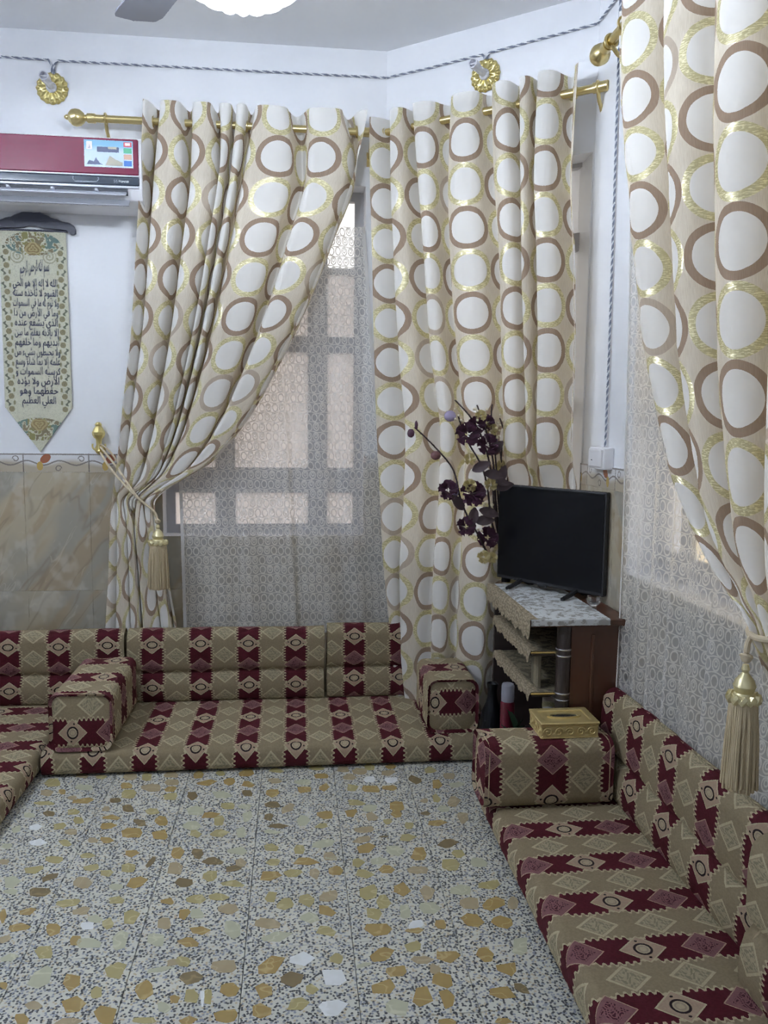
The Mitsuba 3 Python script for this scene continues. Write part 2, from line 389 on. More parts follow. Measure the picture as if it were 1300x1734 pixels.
# stone chips of the floor by colour: outlines x, y, x, y ... in millimetres
CHIP_OUTLINES = {'Y':[[-771,2640,-780,2658,-810,2667,-834,2666,-833,2644,-807,2624,-781,2618],[-820,2593,-830,2611,-884,2600,-872,2571,-838,2561],[-643,2582,-652,2604,-671,2601,-696,
    2591,-686,2570,-661,2562,-643,2571],[-589,2549,-601,2564,-634,2563,-627,2536,-598,2521],[-523,2562,-529,2588,-555,2602,-573,2589,-566,2551,-542,2543,-526,2544],[-522,
    2391,-542,2411,-570,2405,-564,2374,-524,2371],[-653,2395,-662,2408,-697,2408,-724,2400,-724,2381,-698,2366,-662,2373],[-461,2317,-491,2338,-511,2322,-500,2269,-471,2264],
    [-529,2274,-547,2304,-566,2285,-560,2265,-543,2244,-528,2256],[-667,2154,-681,2186,-713,2186,-720,2168,-695,2132,-664,2132],[-453,2085,-479,2099,-511,2076,-495,2040,-462,
    2029],[-495,1977,-500,1997,-516,2008,-526,1992,-520,1969,-512,1961,-494,1966],[-340,1867,-349,1881,-386,1884,-397,1883,-399,1871,-372,1862,-345,1860],[-253,2488,-257,
    2525,-280,2530,-300,2512,-299,2489,-278,2465,-262,2469],[-161,2435,-194,2470,-238,2457,-234,2442,-171,2423],[-51,2569,-59,2581,-84,2585,-101,2562,-86,2543,-60,2541],[23,
    2494,17,2507,-16,2515,-38,2503,-39,2488,-24,2467,3,2467],[-273,2368,-288,2396,-314,2397,-337,2383,-333,2362,-304,2351,-289,2348],[-203,2373,-227,2395,-248,2400,-270,2391,
    -263,2368,-243,2361,-221,2358],[-58,2385,-84,2394,-96,2357,-88,2338,-66,2335],[-6,2320,-18,2355,-42,2351,-58,2324,-58,2306,-36,2291,-10,2305],[55,2322,58,2342,37,2371,12,
    2361,7,2330,41,2298],[117,2174,94,2202,70,2206,57,2173,106,2153],[-285,2081,-293,2100,-321,2107,-328,2090,-313,2066,-290,2061],[130,2061,118,2079,109,2080,91,2062,93,
    2046,114,2034,123,2038],[60,1940,41,1964,26,1957,25,1937,43,1923],[-247,1947,-264,1974,-283,1971,-282,1930,-250,1920],[-214,1946,-218,1966,-229,1970,-235,1962,-231,1917,
    -222,1915,-214,1912],[35,1896,14,1917,-12,1912,-22,1875,17,1871],[232,2535,211,2562,190,2556,187,2519,205,2502],[256,2458,228,2490,203,2494,193,2458,230,2437],[546,2495,
    538,2525,520,2529,492,2528,481,2480,502,2457,530,2459],[256,2376,248,2405,199,2381,197,2342,216,2319,248,2332],[649,2365,647,2394,581,2378,576,2354,624,2338],[291,2298,
    278,2343,260,2344,245,2308,252,2272,274,2272],[257,2248,253,2269,213,2281,211,2234,243,2217],[352,2097,344,2112,325,2107,304,2097,308,2073,320,2063,346,2073],[-592,3267,
    -597,3289,-626,3303,-633,3276,-624,3233,-608,3221,-588,3224],[-625,3121,-641,3148,-675,3152,-684,3128,-675,3082,-642,3068,-626,3076],[-461,3076,-468,3104,-497,3106,-517,
    3089,-507,3051,-466,3042],[-292,3263,-305,3293,-325,3296,-333,3281,-330,3264,-313,3243,-294,3248],[-48,3266,-79,3305,-103,3303,-112,3271,-64,3250],[-509,2950,-523,2977,
    -550,2984,-565,2967,-559,2949,-541,2932,-510,2937],[-261,2871,-270,2901,-286,2904,-301,2887,-296,2835,-284,2825,-267,2828],[-232,2978,-240,3000,-262,3003,-285,3000,-285,
    2971,-269,2951,-235,2948],[-332,2771,-358,2805,-375,2801,-374,2767,-343,2744],[-235,2775,-265,2799,-287,2798,-306,2768,-295,2751,-258,2742],[-57,2655,-83,2686,-110,2674,
    -104,2640,-66,2630],[122,3285,108,3309,90,3314,61,3308,54,3280,74,3267,114,3265],[337,3285,323,3312,305,3316,291,3290,295,3246,330,3247],[254,3100,225,3120,211,3121,204,
    3064,237,3057],[596,3218,578,3257,567,3262,541,3236,545,3198,577,3198],[270,2949,238,2986,202,2987,205,2941,256,2935],[566,2955,555,3011,536,2992,533,2940,549,2933],[117,
    2785,111,2810,87,2810,68,2788,70,2779,99,2773],[353,2799,353,2819,323,2820,320,2803,329,2780,341,2781],[429,2767,430,2785,402,2790,395,2760,399,2741,419,2741],[429,2684,
    401,2708,377,2704,363,2665,395,2654],[31,2633,26,2663,2,2667,-7,2639,-3,2609,25,2604],[575,2550,571,2581,543,2586,528,2564,539,2535,555,2532],[-946,3231,-970,3278,-1002,
    3277,-1012,3237,-986,3201,-941,3206],[-772,3277,-785,3295,-822,3294,-814,3266,-783,3250],[-917,3054,-942,3074,-964,3077,-1001,3070,-995,3057,-969,3045,-920,3043],[-805,
    2982,-830,3005,-854,2998,-843,2956,-807,2959],[-768,2897,-787,2933,-813,2939,-812,2911,-798,2886,-777,2884],[-826,2878,-841,2899,-874,2889,-862,2847,-830,2852],[-769,
    2738,-794,2771,-807,2777,-824,2765,-798,2732,-777,2725],[-670,2657,-692,2675,-712,2678,-725,2665,-717,2647,-685,2644]],'T':[[-946,2648,-956,2658,-976,2664,-989,2654,-983,
    2645,-964,2629,-948,2628],[-642,2491,-665,2525,-696,2533,-705,2505,-700,2485,-668,2462,-649,2464],[-615,2358,-636,2368,-667,2349,-659,2327,-619,2325],[-363,2254,-372,
    2285,-393,2289,-405,2278,-400,2242,-377,2231,-363,2233],[-801,2233,-814,2247,-837,2236,-837,2216,-818,2208,-804,2220],[-631,1946,-648,1963,-663,1969,-679,1956,-664,1939,
    -639,1934],[-518,1887,-542,1898,-572,1899,-588,1881,-555,1873,-533,1872],[-320,2095,-336,2098,-348,2093,-345,2068,-317,2073],[-162,2569,-183,2598,-201,2585,-198,2554,
    -180,2539,-169,2545],[79,2489,70,2509,46,2508,43,2473,67,2445],[130,2359,126,2384,84,2372,72,2350,71,2329,99,2322,124,2333],[-170,2307,-181,2333,-206,2341,-235,2328,-233,
    2306,-202,2287,-187,2287],[-44,2228,-65,2252,-101,2259,-119,2249,-121,2224,-80,2205,-47,2207],[-158,2043,-167,2076,-191,2080,-226,2075,-229,2051,-203,2029,-170,2027],
    [435,2474,430,2488,387,2496,363,2481,368,2459,387,2451,426,2449],[438,2356,412,2385,387,2357,395,2300,418,2310],[555,2253,561,2299,536,2307,505,2296,498,2275,506,2250,
    547,2243],[683,2269,681,2290,671,2300,650,2276,641,2239,651,2233,668,2234],[378,2028,360,2043,324,2046,312,2035,328,2015,355,2013],[382,1969,391,1991,371,2014,362,2006,
    357,1978,367,1969],[-648,3253,-658,3294,-707,3297,-707,3264,-691,3236,-663,3233],[-538,3156,-545,3181,-580,3195,-620,3178,-612,3151,-573,3121,-536,3125],[-485,3270,-501,
    3300,-537,3302,-545,3268,-536,3251,-484,3242],[-472,3197,-479,3224,-524,3232,-532,3200,-513,3174,-471,3173],[-54,3173,-72,3203,-105,3202,-117,3189,-95,3154,-65,3155],[-4,
    2965,-20,2980,-53,2942,-52,2894,-12,2918],[-370,2566,-395,2593,-417,2589,-416,2527,-372,2515],[225,3258,215,3297,188,3301,178,3275,173,3249,199,3234,222,3238],[299,3230,
    300,3262,256,3274,235,3248,240,3220,261,3207,283,3206],[419,3220,408,3244,360,3232,356,3196,388,3185],[250,3181,237,3217,216,3219,196,3200,196,3175,209,3162,234,3159],
    [663,3168,661,3187,620,3190,612,3167,614,3140,648,3129],[514,2953,511,2974,501,2974,486,2965,480,2946,496,2934,505,2934],[641,2943,626,2978,609,2983,584,2928,585,2898,
    611,2892],[638,2791,646,2841,611,2849,602,2822,605,2763,616,2761],[308,2838,284,2882,261,2867,264,2816,295,2813],[281,2753,277,2774,246,2771,209,2763,211,2740,238,2726,
    277,2736],[264,2688,258,2707,219,2699,196,2667,222,2657,257,2669],[138,2576,122,2611,98,2608,92,2580,98,2559,138,2554],[-849,3283,-864,3313,-905,3316,-901,3285,-854,
    3265],[-950,3155,-967,3172,-988,3178,-1004,3171,-993,3135,-972,3120,-953,3118],[-845,3092,-852,3111,-870,3116,-883,3107,-880,3090,-865,3079,-853,3080],[-775,2822,-783,
    2844,-807,2852,-823,2839,-818,2819,-795,2806,-773,2807],[-690,2764,-705,2780,-723,2781,-724,2764,-716,2747,-686,2743],[-698,2988,-708,3012,-722,3015,-728,2991,-725,2977,
    -703,2972]],'D':[[-764,2559,-794,2557,-810,2536,-800,2510,-762,2533],[-758,2456,-770,2475,-819,2482,-829,2471,-816,2439,-791,2429,-769,2431],[-470,2634,-481,2630,-490,
    2602,-494,2581,-487,2564,-475,2577,-466,2609],[-238,2579,-272,2614,-293,2612,-314,2585,-291,2568,-246,2563],[-324,2455,-330,2482,-373,2498,-386,2470,-363,2444,-344,2440],
    [-174,2543,-200,2557,-229,2545,-225,2515,-186,2522],[-243,2019,-269,2044,-300,2037,-308,2019,-284,1989,-253,1999],[21,2000,-15,2019,-41,1996,-39,1975,-7,1954,14,1972],
    [601,1872,600,1899,589,1913,571,1915,566,1898,580,1879],[-381,3067,-395,3105,-424,3109,-423,3066,-402,3032,-394,3035],[-170,3072,-178,3101,-209,3105,-213,3081,-201,3054,
    -171,3049],[-610,2985,-626,3017,-646,3021,-657,3006,-646,2971,-628,2958,-604,2959],[-59,2965,-72,2997,-99,2999,-120,2983,-114,2955,-90,2946,-63,2947],[-82,2886,-94,2905,
    -116,2893,-117,2860,-91,2843],[-23,2802,-61,2825,-94,2818,-101,2800,-53,2785],[-540,2850,-552,2891,-595,2903,-593,2886,-564,2846],[-311,2634,-320,2665,-350,2675,-355,
    2650,-335,2608,-321,2603],[515,3120,516,3145,481,3188,459,3146,488,3094],[507,2847,496,2870,468,2859,467,2846,492,2832],[331,2697,313,2704,295,2702,292,2693,323,2689],
    [572,2636,546,2659,524,2659,489,2621,515,2598,534,2601],[-669,3051,-677,3075,-697,3080,-717,3077,-711,3047,-698,3039,-680,3039],[-893,2972,-899,2985,-926,2997,-940,2988,
    -936,2972,-916,2953,-893,2952]],'G':[[-869,2523,-901,2556,-930,2549,-907,2490,-882,2485],[-861,2472,-885,2484,-906,2475,-901,2462,-863,2446],[-540,2455,-547,2476,-581,
    2482,-588,2465,-567,2445,-555,2444],[-564,2296,-590,2322,-613,2313,-609,2293,-578,2278],[-371,2182,-374,2203,-407,2218,-422,2209,-417,2177,-389,2155,-370,2156],[-473,
    2160,-477,2225,-502,2239,-519,2211,-508,2162,-495,2148],[-545,2190,-574,2210,-612,2211,-615,2193,-601,2170,-543,2165],[-754,2151,-782,2164,-802,2145,-795,2131,-767,2129],
    [-648,2087,-667,2103,-692,2077,-697,2031,-664,2011,-640,2030],[-321,2065,-358,2069,-394,2061,-395,2046,-356,2048],[-313,1901,-311,1917,-333,1933,-348,1929,-341,1901,-321,
    1892],[139,2573,130,2584,98,2580,98,2567,134,2553],[-272,2293,-290,2324,-313,2323,-313,2298,-308,2277,-275,2274],[69,2234,63,2261,39,2276,13,2259,12,2242,43,2219],[-162,
    2234,-188,2255,-207,2253,-205,2201,-176,2166,-158,2183],[-6,2180,-59,2192,-99,2166,-94,2151,-45,2144],[315,2537,284,2562,251,2551,252,2518,291,2517],[640,2495,628,2523,
    595,2530,581,2501,585,2474,629,2470],[551,2346,551,2365,523,2378,488,2361,480,2332,514,2319,542,2322],[344,2244,341,2286,322,2285,315,2282,309,2227,318,2217,339,2222],
    [439,2257,422,2292,380,2290,371,2271,380,2237,413,2232],[204,2030,190,2035,159,2023,154,2014,169,2012,203,2023],[642,2037,659,2098,621,2096,599,2037,622,2021],[280,1854,
    284,1872,245,1890,226,1874,223,1847,235,1838,270,1823],[-246,3060,-282,3105,-331,3102,-309,3045,-269,3040],[-344,2961,-378,2993,-413,2968,-396,2917,-347,2909],[-166,2972,
    -175,2985,-221,2979,-218,2957,-178,2936],[-160,2885,-168,2930,-200,2910,-191,2850,-175,2844],[-49,2757,-80,2778,-108,2782,-114,2761,-74,2748],[-342,2835,-365,2870,-393,
    2866,-409,2844,-407,2824,-378,2800,-349,2803],[-175,2757,-188,2811,-215,2792,-205,2735,-181,2733],[-165,2641,-185,2673,-233,2657,-234,2640,-178,2614],[64,3156,54,3182,25,
    3185,-6,3167,-5,3147,29,3128,54,3124],[689,3086,679,3100,629,3101,621,3061,650,3052],[310,2917,310,2932,284,2942,259,2934,251,2896,266,2882,297,2885],[586,2886,572,2908,
    548,2907,536,2883,549,2856,577,2858],[55,2837,39,2873,17,2880,3,2839,8,2804,36,2796],[137,2682,117,2697,79,2689,60,2672,54,2647,86,2637,127,2650],[372,2585,371,2605,349,
    2632,315,2630,308,2594,320,2574,346,2563],[-805,3173,-816,3201,-866,3212,-878,3205,-876,3180,-846,3159,-805,3159],[-961,2959,-971,2981,-1010,2989,-1003,2965,-995,2952,
    -961,2945],[-984,2879,-995,2894,-1016,2871,-996,2834,-978,2850],[-969,2747,-980,2764,-1001,2766,-1010,2756,-1007,2741,-985,2728,-976,2731]],'O':[[-470,2495,-499,2517,
    -527,2507,-534,2466,-508,2447,-486,2457],[-369,2360,-382,2388,-412,2379,-411,2365,-376,2350],[-774,2366,-793,2376,-823,2361,-815,2342,-784,2336],[-851,2339,-868,2376,
    -876,2373,-877,2348,-852,2301,-848,2306],[-763,2281,-798,2302,-827,2290,-823,2272,-811,2259,-768,2268],[-678,2270,-690,2285,-717,2290,-721,2279,-711,2249,-694,2227,-672,
    2242],[-602,2202,-610,2222,-633,2226,-636,2208,-628,2184,-602,2180],[-567,2051,-605,2063,-606,2027,-580,1993,-559,2017],[-744,2031,-752,2045,-764,2046,-769,2045,-764,
    2029,-750,2018,-742,2018],[-374,2003,-390,2021,-414,2001,-414,1982,-395,1948,-383,1945,-363,1965],[-525,1947,-557,1977,-590,1959,-567,1916,-536,1918],[-447,1920,-488,
    1935,-501,1915,-481,1880,-441,1849,-428,1883],[-650,1904,-669,1924,-689,1924,-688,1913,-673,1887,-651,1881],[-294,1944,-310,1957,-321,1951,-316,1927,-298,1925],[-44,2478,
    -59,2505,-107,2510,-115,2460,-82,2452],[81,2546,45,2580,8,2583,-10,2545,46,2533],[156,2490,145,2516,134,2523,106,2505,107,2477,117,2468,145,2465],[-313,2309,-321,2325,
    -348,2323,-345,2284,-327,2269],[121,2264,97,2301,70,2308,69,2265,106,2247],[-243,2214,-272,2236,-307,2231,-296,2207,-265,2194],[-272,2159,-294,2186,-309,2189,-336,2174,
    -306,2145,-273,2144],[-29,2073,-66,2087,-103,2044,-99,2014,-55,2012],[-62,1962,-87,1980,-107,1966,-89,1918,-60,1933],[-145,1964,-162,1987,-183,1987,-194,1980,-196,1956,
    -172,1934,-154,1937],[-62,1884,-89,1906,-109,1897,-107,1863,-87,1851,-60,1864],[-142,1871,-153,1891,-188,1888,-204,1880,-195,1854,-167,1844,-151,1849],[-240,1865,-262,
    1878,-287,1864,-273,1845,-255,1848],[326,2482,311,2508,289,2513,269,2486,280,2464,311,2461],[431,2543,425,2561,407,2565,389,2561,385,2545,405,2532,422,2531],[361,2357,
    343,2408,310,2387,305,2357,334,2328],[642,2283,622,2302,589,2290,566,2261,566,2242,586,2230,638,2257],[279,2172,266,2198,206,2202,197,2178,222,2143,263,2148],[371,2160,
    357,2171,318,2167,314,2157,351,2142],[439,2176,435,2201,412,2201,404,2178,412,2160,433,2158],[555,2178,541,2218,511,2226,486,2204,499,2166,531,2157],[634,2158,639,2185,
    607,2207,584,2196,572,2176,586,2154,613,2140],[274,2078,247,2094,233,2090,202,2059,208,2034,240,2034,255,2045],[454,2038,445,2057,390,2060,384,2030,420,2008],[296,1986,
    293,2012,242,2006,239,1990,249,1971,284,1970],[259,1933,248,1964,195,1942,196,1914,242,1907],[409,1923,411,1963,380,1978,363,1964,355,1936,393,1912],[547,2035,533,2068,
    511,2064,495,2037,512,2004,532,2004],[590,1961,596,1996,540,1989,539,1968,572,1942],[563,1863,551,1906,503,1902,496,1880,522,1862],[348,1871,341,1927,311,1922,294,1874,
    310,1853],[406,1883,391,1911,367,1903,373,1839,395,1850],[393,1796,383,1806,368,1808,350,1806,347,1795,365,1786,390,1788],[531,1780,522,1795,496,1797,485,1783,508,1775],
    [-655,3191,-672,3212,-700,3213,-701,3188,-692,3160,-650,3159],[-473,3144,-479,3159,-507,3166,-523,3138,-512,3117,-481,3114],[-380,3270,-394,3299,-413,3305,-423,3271,-419,
    3239,-410,3225,-383,3231],[-318,3193,-347,3218,-402,3188,-395,3171,-350,3154],[-244,3183,-254,3219,-276,3223,-294,3203,-290,3173,-271,3151,-256,3155],[-171,3252,-184,
    3299,-213,3303,-238,3266,-232,3237,-193,3228],[-164,3147,-192,3188,-211,3187,-218,3146,-177,3124],[-64,3067,-71,3100,-100,3103,-117,3094,-118,3061,-95,3032,-79,3039],
    [-280,2918,-318,2935,-341,2931,-348,2891,-300,2885],[-465,2870,-481,2911,-506,2921,-517,2891,-514,2874,-493,2845,-468,2843],[-543,2799,-558,2832,-605,2841,-621,2818,-609,
    2776,-587,2768,-547,2766],[-449,2762,-467,2815,-511,2799,-498,2753,-456,2742],[-529,2662,-544,2682,-577,2681,-575,2655,-550,2633],[-377,2659,-397,2689,-420,2683,-422,
    2643,-410,2617,-387,2610],[430,3274,422,3297,402,3305,379,3278,392,3250,410,3248],[137,3206,126,3229,92,3234,74,3218,83,3186,130,3183],[61,3084,60,3111,35,3115,6,3113,11,
    3070,19,3060,58,3068],[136,3103,124,3143,94,3110,92,3088,113,3062],[335,3059,328,3098,272,3104,264,3080,271,3049,328,3038],[408,3070,398,3096,349,3095,345,3066,389,3046],
    [593,3077,589,3133,561,3130,549,3055,576,3053],[413,2903,412,2951,385,2961,361,2943,357,2902,374,2869,407,2885],[398,2858,391,2879,365,2882,354,2855,368,2827,390,2831],
    [558,2776,537,2799,488,2790,482,2763,516,2751],[139,2871,134,2899,111,2903,78,2894,78,2872,101,2840,133,2842],[232,2891,229,2909,185,2899,190,2852,213,2846],[277,2636,
    254,2659,209,2635,215,2593,249,2591],[444,2563,440,2612,411,2613,392,2560,398,2531,429,2529],[-905,3156,-911,3170,-927,3177,-936,3172,-930,3148,-916,3129,-901,3129],
    [-774,3075,-801,3094,-856,3079,-853,3050,-794,3042],[-630,2750,-653,2777,-683,2781,-683,2766,-665,2739,-648,2736],[-644,2918,-680,2945,-711,2932,-708,2915,-652,2901],
    [-645,2862,-671,2884,-702,2881,-703,2853,-692,2835,-660,2839]],'W':[[-586,2273,-589,2284,-623,2287,-624,2271,-611,2251,-582,2251],[54,2065,22,2096,-17,2074,-18,2052,24,
    2034],[133,1968,123,2010,69,2015,77,1955,116,1951],[-233,1952,-237,1964,-247,1963,-236,1907,-232,1905],[131,1882,107,1899,66,1895,56,1879,73,1843,103,1843],[374,2185,370,
    2207,342,2205,327,2181,327,2166,367,2174],[326,3153,323,3187,291,3186,276,3158,284,3132,317,3130],[417,3136,418,3167,371,3171,363,3150,371,3118,393,3116],[-909,2877,-933,
    2898,-958,2882,-950,2859,-920,2848],[-855,2756,-890,2788,-925,2774,-911,2749,-884,2738]]}
